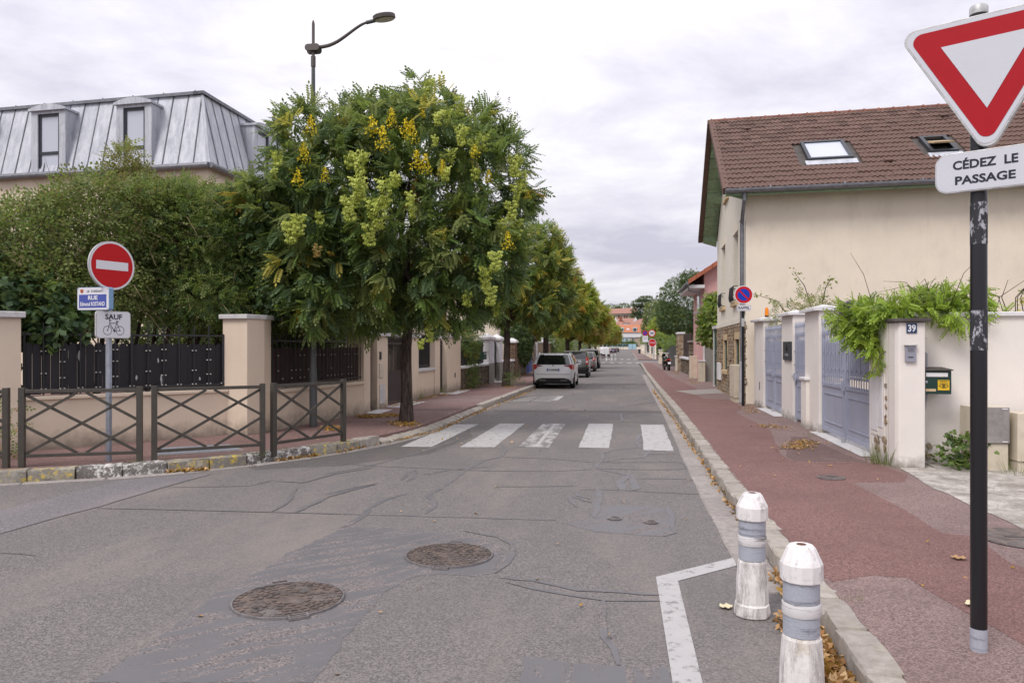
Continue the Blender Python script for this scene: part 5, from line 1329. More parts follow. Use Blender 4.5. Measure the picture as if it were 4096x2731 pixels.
# ---- zinc mansard house
ZC = Vector((-14.4, 24.3)); ZL = Vector((-.997, .07)).normalized(); ZB = Vector((0, 1.0))
def Z3(a, b, z): return (ZC.x + ZL.x * a + ZB.x * b, ZC.y + ZL.y * a + ZB.y * b, z)
zh = thing('house', 'beige house with grey zinc mansard roof behind the overgrown shrubs', 'house', (ZC.x, ZC.y, 0))
ZW, ZD, ZE, ZT, IN = 17., 12., 7.98, 10.72, .72
def zbox(m, a0_, a1_, b0, b1, z0, z1): m.hexa([Z3(a1_, b0, z0), Z3(a0_, b0, z0), Z3(a0_, b1, z0), Z3(a1_, b1, z0), Z3(a1_, b0, z1), Z3(a0_, b0, z1), Z3(a0_, b1, z1), Z3(a1_, b1, z1)]); return m
zbox(MB(), .12, ZW, .12, ZD, 0, ZE - .02).build('wall', m_beige_far, zh)
mr = MB(); mr.hexa([Z3(ZW, .0, ZE), Z3(0, 0, ZE), Z3(0, ZD, ZE), Z3(ZW, ZD, ZE), Z3(ZW, IN, ZT), Z3(IN, IN, ZT), Z3(IN, ZD - IN, ZT), Z3(ZW, ZD - IN, ZT)])
zr = mr.build('roof', m_zinc, zh)
def zp(face, s, t, h):
    """face 0 = front (s runs along a), face 1 = side (s runs along b); t 0..1 up the slope, h proud"""
    i = IN * t
    if face == 0:
        n = Vector((0, -1, 0)); p = Vector(Z3(s, i, ZE + (ZT - ZE) * t))
    else:
        n = Vector((1, 0, 0)); p = Vector(Z3(i, s, ZE + (ZT - ZE) * t))
    return p + (n * .966 + Vector((0, 0, .26))) * h
for face, W_, n in ((0, ZW, 27), (1, ZD, 19)):
    for k in range(n):
        s0 = W_ * k / n; s1 = W_ * (k + 1) / n; lean = .0
        t0s, t1s = max(s0, IN) if k == 0 else s0, s1
        if k == 0: q = [zp(face, .0, 0, .0), zp(face, s1 - .03, 0, 0), zp(face, max(s1, IN + .02) - .03, 1, 0), zp(face, IN, 1, 0)]
        else: q = [zp(face, s0 + .0, 0, 0), zp(face, s1 - .03, 0, 0), zp(face, max(s1 - .03, IN), 1, 0), zp(face, max(s0, IN), 1, 0)]
        up = (Vector((0, -1, .27)) if face == 0 else Vector((1, 0, .27))).normalized()
        m = MB(); hh = .012 + .01 * (k % 2)
        if face == 0: m.hexa([q[1], q[0], q[3], q[2]] + [x + up * hh for x in (q[1], q[0], q[3], q[2])])
        else: m.hexa(q + [x + up * hh for x in q])
        m.build('zinc_panel', m_zinc, zr)
        m = MB(); m.tube([zp(face, s1, 0, .03), zp(face, max(s1, IN), 1, .03)], .022, 4); m.build('standing_seam', m_zinc_d, zr)
hm_ = MB(); hm_.tube([Z3(0, 0, ZE), Z3(IN, IN, ZT)], .06, 6); hm_.build('hip_flashing', m_zinc, zr)
cr = MB(); zbox(cr, IN - .1, ZW, IN - .12, IN + .3, ZT, ZT + .11); cr.hexa([Z3(IN + .3, IN - .12, ZT), Z3(IN - .12, IN - .12, ZT), Z3(IN - .12, ZD - IN, ZT), Z3(IN + .3, ZD - IN, ZT), Z3(IN + .3, IN - .12, ZT + .112), Z3(IN - .12, IN - .12, ZT + .112), Z3(IN - .12, ZD - IN, ZT + .112), Z3(IN + .3, ZD - IN, ZT + .112)])
cr.build('roof_edge', m_zinc_d, zr)
for k in range(12): m = MB(); p = Z3(IN + .3 + k * 1.3, IN, ZT + .11); m.tube([p, (p[0], p[1], p[2] + .07)], .03, 4); m.build('clip', m_zinc_d, zr)
gg = MB(); gg.tube([Z3(-.05, -.12, ZE - .02), Z3(ZW, -.12, ZE - .02)], .1, 10); gg.tube([Z3(-.12, -.1, ZE - .02), Z3(-.12, ZD, ZE - .02)], .1, 10); gg.build('gutter', m_zinc_d, zh, smooth=True)
def dormer(face, s0, s1, y_top, cut=.0):
    """box dormer with a low curved lid; its front stands at the foot of the slope"""
    dd = thing  # alias keeps the builder short
    def d3(s, d, z):   # d = depth behind the front plane
        return Z3(s, d - .02, z) if face == 0 else Z3(d - .02, s, z)
    def bx(m, sa, sb, da, db, z0, z1):
        pts = [d3(sa, da, z0), d3(sb, da, z0), d3(sb, db, z0), d3(sa, db, z0), d3(sa, da, z1), d3(sb, da, z1), d3(sb, db, z1), d3(sa, db, z1)]
        if face == 0: pts = [pts[i] for i in (1, 0, 3, 2, 5, 4, 7, 6)]
        m.hexa(pts)
    m = MB(); bx(m, s0, s0 + .28, 0, 1.0, ZE, y_top); bx(m, s1 - .28, s1, 0, 1.0, ZE, y_top); bx(m, s0 + .28, s1 - .28, .0, 1.0, y_top - .1, y_top)
    do = m.build('dormer', m_zinc, zr)
    pts = [(s0 - .06, y_top + .002), (s1 + .06, y_top + .002)] + [(s1 + .06 - (s1 - s0 + .12) * k / 8, y_top + .08 + .16 * math.sin(PI * k / 8)) for k in range(9)]
    m = MB(); m.prism(pts, lambda p: d3(p[0], -.1, p[1]), lambda p: d3(p[0], 1.0, p[1])); m.build('lid', m_zinc, do)
    m = MB(); a, b, z0, z1 = s0 + .28, s1 - .28, ZE + .03, y_top - .1; w = .09
    for (p, q, r_, s_) in ((a, a + w, z0, z1), (b - w, b, z0, z1), (a + w, b - w, z1 - w, z1), (a + w, b - w, z0, z0 + w), (a + w, b - w, z0 + .72, z0 + .82)): bx(m, p, q, .06, .12, r_, s_)
    wi = m.build('window', m_frame, do)
    m = MB(); bx(m, a + w, b - w, .10, .11, z0 + w, z1 - w); m.build('blind', m_blind, wi)
for s0, s1, zt_ in ((2.30, 3.75, 10.3), (5.92, 7.42, 10.32), (9.55, 11.0, 10.32)): dormer(0, s0, s1, zt_)
dormer(1, 3.2, 4.7, 10.3); dormer(1, 7.4, 8.9, 10.3)
for (a0_, a1_, z0, z1) in ((9.3, 10.6, 5.6, 7.0), (6.2, 7.4, 5.0, 6.8), (2.6, 3.8, 5.0, 6.8), (9.3, 10.6, 2.2, 4.0), (3, 4.2, 2.2, 4.0)):
    m = zbox(MB(), a0_, a1_, .06, .13, z0, z1); w_ = m.build('window', m_frame, zh); m = zbox(MB(), a0_ + .08, a1_ - .08, .05, .059, z0 + .08, z1 - .08); m.build('pane', m_glass, w_)
# second beige house nearer to the street
h2 = thing('house', 'plain beige house half hidden behind the row of street trees', 'house', (-9, 33, 0))
MB().box(-17, -9.3, 31, 41, -.2, 5.6).build('wall', m_beige_far, h2)
MB().hexa([(-17.3, 30.7, 5.6), (-9.0, 30.7, 5.6), (-9.0, 41.3, 5.6), (-17.3, 41.3, 5.6), (-14, 34, 8.2), (-12.4, 34, 8.2), (-12.4, 38, 8.2), (-14, 38, 8.2)]).build('roof', m_slate, h2)
for y in (33, 37): w_ = MB().box(-9.3, -9.26, y, y + 1.2, 2.9, 4.4).build('window', m_cap_w, h2); MB().box(-9.258, -9.25, y + .08, y + 1.12, 2.98, 4.32).build('pane', m_glass, w_)
h3 = thing('house', 'cream house with grey roof behind the millstone wall on the left', 'house', (-9, 52, 0))
MB().box(-17, -8.6, 50, 60, -.3, 5.2).build('wall', m_cream, h3)
MB().hexa([(-17.3, 49.7, 5.2), (-8.3, 49.7, 5.2), (-8.3, 60.3, 5.2), (-17.3, 60.3, 5.2), (-14, 53, 8), (-11.5, 53, 8), (-11.5, 57, 8), (-14, 57, 8)]).build('roof', m_tile_r, h3)

# ---- barriers
def barrier(p, q, label):
    p, q = Vector(p), Vector(q); L = (q - p).length; ang = math.atan2(q.y - p.y, q.x - p.x)
    t = thing('barrier', label, 'barrier', (p.x, p.y, PAV), ang, 'pedestrian barriers along the corner kerb')
    def b(name, x0, x1, z0, z1, y=.03): 
        m = MB(); m.box(x0, x1, -y, y, z0, z1); return m.build(name, m_barr, t, bevel=.004, world=False)
    b('post', 0, .07, -.05, 1.0, .035); b('post', L - .07, L, -.05, 1.0, .035)
    b('top_rail', .07, L - .07, .93, .975, .025); b('bottom_rail', .07, L - .07, .12, .16, .022)
    x0, x1, z0, z1 = .07, L - .07, .16, .93; xm, zm = L / 2, .545
    def brace(a, c, y):
        a, c = Vector((a[0], 0, a[1])), Vector((c[0], 0, c[1])); d = (c - a); n = Vector((-d.z, 0, d.x)).normalized() * .017; Y = Vector((0, .011, 0)); o = Vector((0, y, 0))
        m = MB(); m.hexa([a - n - Y + o, c - n - Y + o, c - n + Y + o, a - n + Y + o, a + n - Y + o, c + n - Y + o, c + n + Y + o, a + n + Y + o]); m.build('brace', m_barr, t, world=False)
    g = .05
    brace((x0, zm + .03), (xm - g, z1), -.008); brace((xm + g, z1), (x1, zm + .03), -.008)
    brace((x0, zm - .03), (xm - g, z0), -.008); brace((xm + g, z0), (x1, zm - .03), -.008)
    brace((x0, z1 - .02), (x1, z0), .009); brace((x0, z0), (x1, z1 - .02), .012)
    return t
barrier((-8.95, 7.95), (-7.66, 8.36), 'barrier cut off by the left edge of the photo')
barrier((-7.56, 8.40), (-6.24, 8.95), 'barrier in front of the no-entry sign post')
barrier((-6.17, 9.03), (-5.03, 9.92), 'barrier in the middle, before the grey steel chamber cover')
barrier((-4.98, 10.02), (-4.42, 11.38), 'last barrier to the right, in front of the street lamp foot')
cv = thing('chamber_cover', 'grey steel double chamber cover in the left pavement behind the barriers', 'cover', (-6.2, 10.15, PAV))
import itertools
cvp = [(-6.9, 10.2), (-6.48, 9.52), (-5.5, 10.22), (-6.05, 10.78)]
def lerp2(a, b, t): return (a[0] + (b[0] - a[0]) * t, a[1] + (b[1] - a[1]) * t)
MB().pz(cvp[::-1], PAV - .02, PAV + .012).build('frame', m_gutter, cv)
for (t0, t1) in ((.05, .5), (.51, .96)):
    q = [lerp2(cvp[1], cvp[2], t0), lerp2(cvp[1], cvp[2], t1), lerp2(cvp[0], cvp[3], t1), lerp2(cvp[0], cvp[3], t0)]
    MB().pz([lerp2(q[0], q[3], .06), lerp2(q[1], q[2], .06), lerp2(q[1], q[2], .94), lerp2(q[0], q[3], .94)], PAV, PAV + .02).build('lid', m_zincpole, cv)
# ================================================================== SIGNS, BOLLARDS, COVERS
def plate(mb, pts, y0, y1): mb.prism(pts[::-1], lambda p: (p[0], y0, p[1]), lambda p: (p[0], y1, p[1])); return mb
def circ(r, n=40, cx=0, cz=0): return [(cx + r * math.cos(2 * PI * k / n), cz + r * math.sin(2 * PI * k / n)) for k in range(n)]
def sub(name, parent, mat, z, rz, y_off=0, loc2=(0, 0)):
    """an Empty-free way to turn a part: returns a transform for MB.M in the parent's local space"""
    return Matrix.Translation((loc2[0], loc2[1], z)) @ Matrix.Rotation(rz, 4, 'Z')
def lpart(parent, name, mat, T, fn, **k):
    m = MB(); m.M = T; fn(m); return m.build(name, mat, parent, world=False, **k)
def ltext(parent, name, txt, w, h, mat, T, x, z, y, bold=.02, space=1.0):
    return text_on(name, txt, w, h, mat, parent, lambda a, b: tuple(T @ Vector((a + x, y, b + z))), bold, space)

# ---- yield sign (foreground right)
px, py_ = G(3915, 2597, PAV)
ys = thing('yield_sign', 'large give-way triangle on a black scratched post at the right edge', 'road sign', (px, py_, PAV))
lpart(ys, 'post', m_post, Matrix(), lambda m: m.lathe([(.038, .0), (.038, 3.20)], 24), smooth=True)
lpart(ys, 'post_foot', m_refl, Matrix(), lambda m: m.lathe([(.0392, -.05), (.0392, .11)], 24), smooth=True)
lpart(ys, 'post_cap', m_alu, Matrix(), lambda m: m.lathe([(.042, 3.18), (.042, 3.215), (.036, 3.225)], 24), smooth=True)
for z0, z1 in ((1.50, 1.70), (2.03, 2.24)):
    lpart(ys, 'torn_sticker', m_paper, Matrix(), lambda m: m.lathe([(.0388, z0), (.0388, z1)], 24), smooth=True)
TY = Matrix.Rotation(YAW - R(40), 4, 'Z') @ Matrix.Translation((.045, -.055, 0))
def rtri(side, r, n=8):
    h = side * math.sqrt(3) / 2; V = [(-side / 2, h / 3), (0, -2 * h / 3), (side / 2, h / 3)]; o = []
    for k in range(3):
        p = Vector(V[k]); a = (Vector(V[k - 1]) - p).normalized(); b = (Vector(V[(k + 1) % 3]) - p).normalized()
        c = p + (a + b).normalized() * (r / math.sin(PI / 6)); s0 = c - p; A = math.atan2(-(a + b).y, -(a + b).x)
        for j in range(n + 1): an = A - PI / 3 + 2 * PI / 3 * j / n; o.append((c.x + r * math.cos(an), c.y + r * math.sin(an)))
    return o
TRZ = 2.665 + .385
TT = TY @ Matrix.Translation((0, 0, TRZ - PAV))
def fixo(pts):   # counter-clockwise
    A = sum(a[0] * b[1] - a[1] * b[0] for a, b in zip(pts, pts[1:] + pts[:1])); return pts if A > 0 else pts[::-1]
SD = .82
tp = lpart(ys, 'triangle_plate', m_alu, TT, lambda m: plate(m, fixo(rtri(SD, .055)), .022, -.012), bevel=.003)
def add_child(parent, name, mat, T, fn):
    m = MB(); m.M = T; fn(m); o = m.build(name, mat, parent, world=False); return o
def sheetp(m, pts, y): m.poly([(p[0], y, p[1]) for p in fixo(pts)])
add_child(tp, 'white_edge', m_s_white, TT, lambda m: sheetp(m, rtri(SD - .035, .05), -.0135))
add_child(tp, 'red_border', m_s_red, TT, lambda m: sheetp(m, rtri(SD - .105, .042), -.0150))
add_child(tp, 'white_field', m_s_white, TT, lambda m: sheetp(m, rtri(SD - .42, .001, 2), -.0165))
add_child(tp, 'bracket', m_alu, TT, lambda m: m.box(-.1, .1, .0225, .05, .1, .14))
TP = TY @ Matrix.Translation((0, 0, 2.52 - PAV))
pp_ = lpart(ys, 'name_panel', m_alu, TP, lambda m: plate(m, rrect(.455, .20, .058), .02, -.010), bevel=.003)
add_child(pp_, 'white_field', m_s_white, TP, lambda m: sheetp(m, rrect(.44, .185, .052), -.0115))
ltext(pp_, 'lettering', 'CÉDEZ  LE', .275, .056, m_ink, TP, -.01, .042, -.013, .03)
ltext(pp_, 'lettering', 'PASSAGE', .255, .043, m_ink, TP, -.01, -.04, -.013, .03)

# ---- no entry + street name + bicycle panel
nx, ny = G(435, 1843, PAV)
ne = thing('no_entry_sign', 'red no-entry disc on a galvanised post behind the second barrier', 'road sign', (nx, ny, PAV))
lpart(ne, 'post', m_zincpole, Matrix.Rotation(YAW + R(62), 4, 'Z'), lambda m: m.box(-.02, .02, -.04, .04, -.05, 2.84), bevel=.004)
TN = Matrix.Rotation(YAW + R(66) - R(0), 4, 'Z')
# the disc's axis recedes to the right of the view
TN = Matrix.Rotation(YAW + R(62), 4, 'Z') @ Matrix.Translation((0, -.064, 0))
TD = TN @ Matrix.Translation((0, 0, 2.715 - PAV))
dk = lpart(ne, 'disc', m_alu, TD, lambda m: plate(m, circ(.322), .02, -.010), smooth=True)
add_child(dk, 'white_ring', m_s_white2, TD, lambda m: sheetp(m, circ(.314), -.0115))
add_child(dk, 'red_field', m_s_red2, TD, lambda m: sheetp(m, circ(.292), -.013))
add_child(dk, 'white_bar', m_s_white2, TD, lambda m: sheetp(m, [(-.225, -.056), (.225, -.056), (.225, .056), (-.225, .056)], -.0145))
TB = TN @ Matrix.Translation((.02, 0, 1.935 - PAV))
bp_ = lpart(ne, 'bicycle_panel', m_alu, TB, lambda m: plate(m, rrect(.49, .36, .045), .018, -.010), bevel=.003)
add_child(bp_, 'white_field', m_s_white2, TB, lambda m: sheetp(m, rrect(.47, .34, .04), -.0115))
ltext(bp_, 'lettering', 'SAUF', .24, .072, m_ink, TB, .0, .105, -.013, .03)
def bike(m):
    y = -.0125; w = .0042
    def ln(pts, r=w): m.tube([(x, y, z) for x, z in pts], r, 4)
    for cx in (-.088, .088): ln([(cx + .058 * math.cos(2 * PI * k / 20), -.075 + .058 * math.sin(2 * PI * k / 20)) for k in range(21)], .003)
    ln([(-.088, -.075), (-.055, .03), (-.06, .052), (-.035, .056)]); ln([(-.055, .022), (.048, .020)]); ln([(-.05, .008), (.005, -.078)]); ln([(.005, -.078), (.048, .04)])
    ln([(.048, .020), (.088, -.075), (.005, -.078)]); ln([(.032, .045), (.065, .045)], .007); ln([(-.06, .052), (-.065, .065), (-.04, .068)], .004)
    m.tube([(.005, y + .001, -.078), (.005, y - .001, -.078)], .013, 10); ln([(.0, -.06), (.01, -.1), (.018, -.1)], .003)
    for cx in (-.088, .088): m.tube([(cx, y + .001, -.075), (cx, y - .001, -.075)], .008, 8)
add_child(bp_, 'bicycle_symbol', m_ink, TB, bike)
# street name plate, a thing of its own on the same post
TS = Matrix.Rotation(YAW - R(14), 4, 'Z') @ Matrix.Translation((-.115, -.07, 2.36))
sn = thing('street_name_sign', 'blue and white street name sign RUE Edmond ROSTAND below the no-entry disc', 'street sign', (nx, ny, PAV))
TS = Matrix.Rotation(YAW - R(14), 4, 'Z') @ Matrix.Translation((-.115, -.125, 2.275 - PAV))
bx_ = lpart(sn, 'box', m_plate_side, TS, lambda m: plate(m, rrect(.50, .30, .025), .06, -.018), bevel=.004)
fc_ = lpart(sn, 'face', m_s_white2, TS, lambda m: sheetp(m, rrect(.49, .29, .02), -.0195))
add_child(fc_, 'blue_field', m_plate_blue, TS, lambda m: sheetp(m, [(-.22, -.12), (.21, -.12), (.21, .055), (-.22, .055)], -.021))
ltext(fc_, 'lettering', 'LE  CHESNAY', .25, .03, m_ink, TS, .03, .098, -.021, .015)
ltext(fc_, 'lettering', 'RUE', .15, .055, m_white_ink, TS, 0, .012, -.023, .03)
ltext(fc_, 'lettering', 'Edmond ROSTAND', .385, .055, m_white_ink, TS, -.005, -.068, -.023, .025)
add_child(fc_, 'crest', m_crest, TS, lambda m: sheetp(m, [(-.20, .125), (-.15, .125), (-.15, .09), (-.16, .078), (-.175, .07), (-.19, .078), (-.20, .09)], -.021))
add_child(fc_, 'crest_charge', m_ink, TS, lambda m: sheetp(m, circ(.010, 8, -.175, .099), -.0225))
for x in (-.23, .225):
    for z in (-.128, .128): add_child(fc_, 'rusty_screw', m_rust, TS, lambda m: sheetp(m, circ(.006, 8, x, z), -.021))

# ---- no parking reminder
kx, ky = 2.97, 19.95
rp_ = thing('no_parking_sign', 'blue and red no-parking disc with RAPPEL panel on a black post', 'road sign', (kx, ky, PAV))
lpart(rp_, 'post', m_post, Matrix(), lambda m: m.lathe([(.038, -.02), (.038, 3.05), (.0, 3.06)], 16), smooth=True)
lpart(rp_, 'white_band', m_flake, Matrix(), lambda m: m.lathe([(.0388, 2.03), (.0388, 2.24)], 16))
TK = Matrix.Rotation(YAW - R(4), 4, 'Z') @ Matrix.Translation((0, -.05, 2.97 - PAV))
d_ = lpart(rp_, 'disc', m_s_white2, TK, lambda m: plate(m, circ(.235), .02, -.01), smooth=True)
add_child(d_, 'red_field', m_s_red2, TK, lambda m: sheetp(m, circ(.215), -.012))
add_child(d_, 'blue_field', m_s_blue, TK, lambda m: sheetp(m, circ(.152), -.0135))
add_child(d_, 'red_slash', m_s_red2, TK, lambda m: sheetp(m, [(-.125, .095), (-.095, .125), (.125, -.095), (.095, -.125)], -.015))
TR = TK @ Matrix.Translation((0.01, 0, -.335))
q_ = lpart(rp_, 'panel', m_s_white2, TR, lambda m: plate(m, rrect(.36, .155, .02), .015, -.01))
add_child(q_, 'rim', m_ink, TR, lambda m: sheetp(m, rrect(.335, .13, .015), -.0112)); add_child(q_, 'white_field', m_s_white2, TR, lambda m: sheetp(m, rrect(.322, .117, .012), -.0125))
ltext(q_, 'lettering', 'RAPPEL', .285, .068, m_ink, TR, 0, 0, -.014, .03)

# ---- far signs
sx, sy = 3.12, 86.9
st = thing('stop_sign', 'red octagonal stop sign on a thin grey post across the side street', 'road sign', (sx, sy, gz(sy)))
lpart(st, 'post', m_zincpole, Matrix(), lambda m: m.lathe([(.05, 0), (.05, 2.5)], 8))
TO = Matrix.Rotation(YAW, 4, 'Z') @ Matrix.Translation((-.2, -.08, 2.32))
oc = [(.48 * math.cos(PI / 8 + k * PI / 4), .48 * math.sin(PI / 8 + k * PI / 4)) for k in range(8)]
sp2 = lpart(st, 'octagon', m_s_white2, TO, lambda m: plate(m, oc, .02, -.01)); add_child(sp2, 'red_field', m_s_red2, TO, lambda m: sheetp(m, [(x * .9, z * .9) for x, z in oc], -.014))
ltext(sp2, 'lettering', 'STOP', .66, .22, m_white_ink, TO, 0, 0, -.02, -.005)
fx, fy = G(2585, 1425, .0); fx, fy = 2.9, 118.
fs_ = thing('speed_limit_sign', 'round 30 speed limit sign beside a no-parking disc far down the right pavement', 'road sign', (fx, fy, gz(fy)))
lpart(fs_, 'post', m_zincpole, Matrix(), lambda m: m.lathe([(.06, 0), (.06, 4.2)], 8))
for (x, z, kind) in ((-.02, 4.0, 'np'), (1.02, 4.0, '30')):
    T = Matrix.Rotation(YAW, 4, 'Z') @ Matrix.Translation((x - .0, -.1, z))
    if kind == '30':
        e_ = lpart(fs_, 'disc', m_s_red2, T, lambda m: plate(m, circ(.58, 28), .02, -.01)); add_child(e_, 'white_field', m_s_white2, T, lambda m: sheetp(m, circ(.44, 28), -.016))
        ltext(e_, 'lettering', '30', .56, .40, m_ink, T, 0, 0, -.024, .03)
    else:
        e_ = lpart(fs_, 'disc', m_s_red2, T, lambda m: plate(m, circ(.42, 28), .02, -.01)); add_child(e_, 'blue_field', m_s_blue, T, lambda m: sheetp(m, circ(.30, 28), -.016)); add_child(e_, 'red_slash', m_s_red2, T, lambda m: sheetp(m, [(-.25, .19), (-.19, .25), (.25, -.19), (.19, -.25)], -.022))
T = Matrix.Rotation(YAW, 4, 'Z') @ Matrix.Translation((0, -.1, 3.1))
e_ = lpart(fs_, 'panel', m_s_white2, T, lambda m: plate(m, rrect(.86, .95, .06), .02, -.01))
for z in (.3, .15, 0): add_child(e_, 'text_line', m_silver, T, lambda m: m.box(-.3, .3, -.018, -.011, z - .02, z + .02))

# ---- bollards
def bollard(x, y, rz, label, small=False):
    t = thing('bollard', label, 'bollard', (x, y, 0), rz)
    def ring(pr, n=12, ph=0): return pr
    def facet(name, prof, mat, n=12, smooth=False, oval=1.0, wob=0):
        m = MB(); rings = []
        for r, z in prof: rings.append([m.P((r * (1 + wob * rnd.uniform(-1, 1)) * math.cos(2 * PI * (j + .3) / n), r * oval * (1 + wob * rnd.uniform(-1, 1)) * math.sin(2 * PI * (j + .3) / n), z)) for j in range(n)])
        for k in range(len(prof) - 1):
            for j in range(n): m.F((rings[k][j], rings[k][(j + 1) % n], rings[k + 1][(j + 1) % n], rings[k + 1][j]))
        m.F(rings[0][::-1]); m.F(rings[-1]); return m.build(name, mat, t, smooth=smooth, world=False, bevel=.007 if not smooth else 0)
    facet('base', [(.105, .004), (.108, .03), (.104, .075), (.097, .085), (.098, .09), (.094, .22), (.086, .33), (.080, .345), (.072, .347)], m_boll_b, 10, wob=.03)
    facet('lower_reflector', [(.080, .348), (.080, .435)], m_refl, 28, True)
    facet('collar', [(.083, .436), (.085, .442), (.085, .488), (.082, .494)], m_boll_d, 28, True)
    facet('upper_reflector', [(.080, .495), (.080, .59)], m_refl, 28, True)
    facet('cap', [(.088, .588), (.0925, .594), (.093, .668), (.090, .676), (.062, .738), (.052, .749), (.046, .751)], m_boll, 12, wob=.012)
    facet('cap_hole', [(.022, .7512), (.022, .7525)], m_rust, 14)
    return t
bollard(.765, 4.78, .2, 'farther of the two scuffed white bollards beside the angled road line')
bollard(.787, 3.57, -.35, 'nearest scuffed white bollard, cut by the bottom of the photo')
src = bollard(-3.55, 105.5, 0, 'leftmost of the four distant white bollards before the van')
for k, (x, y) in enumerate(((-2.69, 103.5), (-1.98, 103.6), (-1.50, 104.6))):
    dup(src, loc=(x, y, gz(y)), label=['second distant white bollard, in front of the van', 'widest distant bollard of the close pair beside the van', 'rightmost distant white bollard on the open lane'][k])
src.location.z = gz(105)
for b in [o for o in COL.objects if o.name.startswith('bollard') and o.location.y > 50]: b.scale = (1.25, 1.25, 1.15)

# ---- manhole covers
def manhole(c, r, label, rz=0, worn=True):
    t = thing('manhole_cover', label, 'manhole cover', (c[0], c[1], 0), rz)
    def P(name, mat, fn, par=None, **k):
        m = MB(); fn(m); return m.build(name, mat, par or t, world=False, **k)
    P('frame_ring', m_iron_e, lambda m: ringm(m, r, r - .012, .002, .016, 56))
    P('lid', m_iron, lambda m: m.lathe([(r - .012, .001), (r - .014, .011)], 56))
    k = 0
    for i, rr in enumerate((.30, .255, .21, .165, .12, .075)):
        rr = rr * r / .345; n = int(2 * PI * rr / .052)
        for j in range(n):
            if rnd.random() < (.35 if worn else .08): continue
            a0, a1 = (j + .12) / n * 2 * PI, (j + .80) / n * 2 * PI; r0, r1 = rr, rr + .028 * r / .345
            m = MB(); m.hexa([(r1 * math.cos(a0), r1 * math.sin(a0), .010), (r1 * math.cos(a1), r1 * math.sin(a1), .010), (r0 * math.cos(a1), r0 * math.sin(a1), .010), (r0 * math.cos(a0), r0 * math.sin(a0), .010),
                              (r1 * math.cos(a0), r1 * math.sin(a0), .0165), (r1 * math.cos(a1), r1 * math.sin(a1), .0165), (r0 * math.cos(a1), r0 * math.sin(a1), .0165), (r0 * math.cos(a0), r0 * math.sin(a0), .0165)])
            m.build('tread', m_iron, t, world=False)
    for s_ in (-1, 1):
        P('hinge', m_iron_e, lambda m: [m.box(-.06, .06, s_ * r - .035, s_ * r - .025, .004, .02), m.box(-.06, .06, s_ * r + .025, s_ * r + .035, .004, .02), m.box(-.06, -.05, s_ * r - .025, s_ * r + .025, .004, .02), m.box(.05, .06, s_ * r - .025, s_ * r + .025, .004, .02)])
        P('hinge_pit', m_rust, lambda m: m.box(-.05, .05, s_ * r - .025, s_ * r + .025, .002, .008))
    return t
def ringm(m, r1, r0, z0, z1, n):
    a = [[m.P((r * math.cos(2 * PI * j / n), r * math.sin(2 * PI * j / n), z)) for j in range(n)] for r, z in ((r1, z0), (r1, z1), (r0, z1), (r0, z0))]
    for k in range(3):
        for j in range(n): m.F((a[k][j], a[k][(j + 1) % n], a[k + 1][(j + 1) % n], a[k + 1][j]))
manhole((-2.17, 4.60), .355, 'nearer manhole cover, ringed by brushed bitumen and bright rim', YAW + .45)
manhole((-1.38, 5.77), .345, 'second manhole cover, darker and more complete pattern', YAW - .1, False)
def small_cover(c, z, r, label, mat=m_iron):
    t = thing('valve_cover', label, 'cover', (c[0], c[1], z))
    m = MB(); m.lathe([(r, .001), (r, .012), (r - .006, .014)], 24); m.build('lid', mat, t, world=False)
    m = MB(); ringm(m, r + .012, r, 0, .010, 24); m.build('ring', m_iron_e, t, world=False)
    m = MB(); m.box(-r * .5, r * .5, -.008, .008, .0145, .017); m.build('key_slot', m_black, t, world=False)
small_cover((-.11, 7.23), .006, .055, 'left one of the two small valve covers in the sealed patch')
small_cover((.23, 7.13), .006, .055, 'right one of the two small valve covers in the sealed patch')
small_cover((2.34, 9.12), PAV + .004, .14, 'small round cover in the red pavement before number 39')
small_cover((3.12, 6.45), PAV + .004, .33, 'large round cover in the pavement behind the black sign post')
small_cover((3.65, 5.95), PAV + .004, .14, 'small round cover near the right edge of the photo')
# ================================================================== VEHICLES
def carpaint(name, col, metal=.3):
    M = NM(name); M.fin(col, .32, metal, .5); M.b.inputs['Coat Weight'].default_value = .8; M.b.inputs['Coat Roughness'].default_value = .06; return M.m
m_cwhite = carpaint('car_white', (.74, .745, .76), .0)
m_cdark = carpaint('car_dark_grey', (.075, .078, .075), .4)
m_csilv = carpaint('car_warm_silver', (.22, .205, .20), .6)
m_cdg2 = carpaint('car_anthracite', (.05, .05, .055), .5)
m_cblue = carpaint('car_dark_purple_blue', (.03, .022, .06), .4)
m_cblk = carpaint('car_black', (.012, .012, .013), .1)
m_vwhite = carpaint('van_white', (.66, .66, .68), 0)
m_tyre = plain('tyre_rubber', (.015, .015, .015), .85)
m_rim = plain('wheel_rim', (.30, .30, .31), .35, .7)
m_trim = plain('black_plastic_trim', (.014, .014, .015), .5)
m_red_l = NM('tail_light_red'); m_red_l = m_red_l.fin((.42, .012, .012), .12, 0, .6)
m_clear_l = plain('clear_lens', (.62, .56, .56), .15)
m_plate = plain('number_plate_white', (.68, .68, .68), .4, var=.03)
m_pblue = plain('number_plate_blue', (.02, .05, .30), .4)
m_cglass = NM('car_glass'); m_cglass = m_cglass.fin((.012, .014, .015), .04, 0, .9)
m_chrome = plain('chrome', (.6, .6, .62), .15, .9)
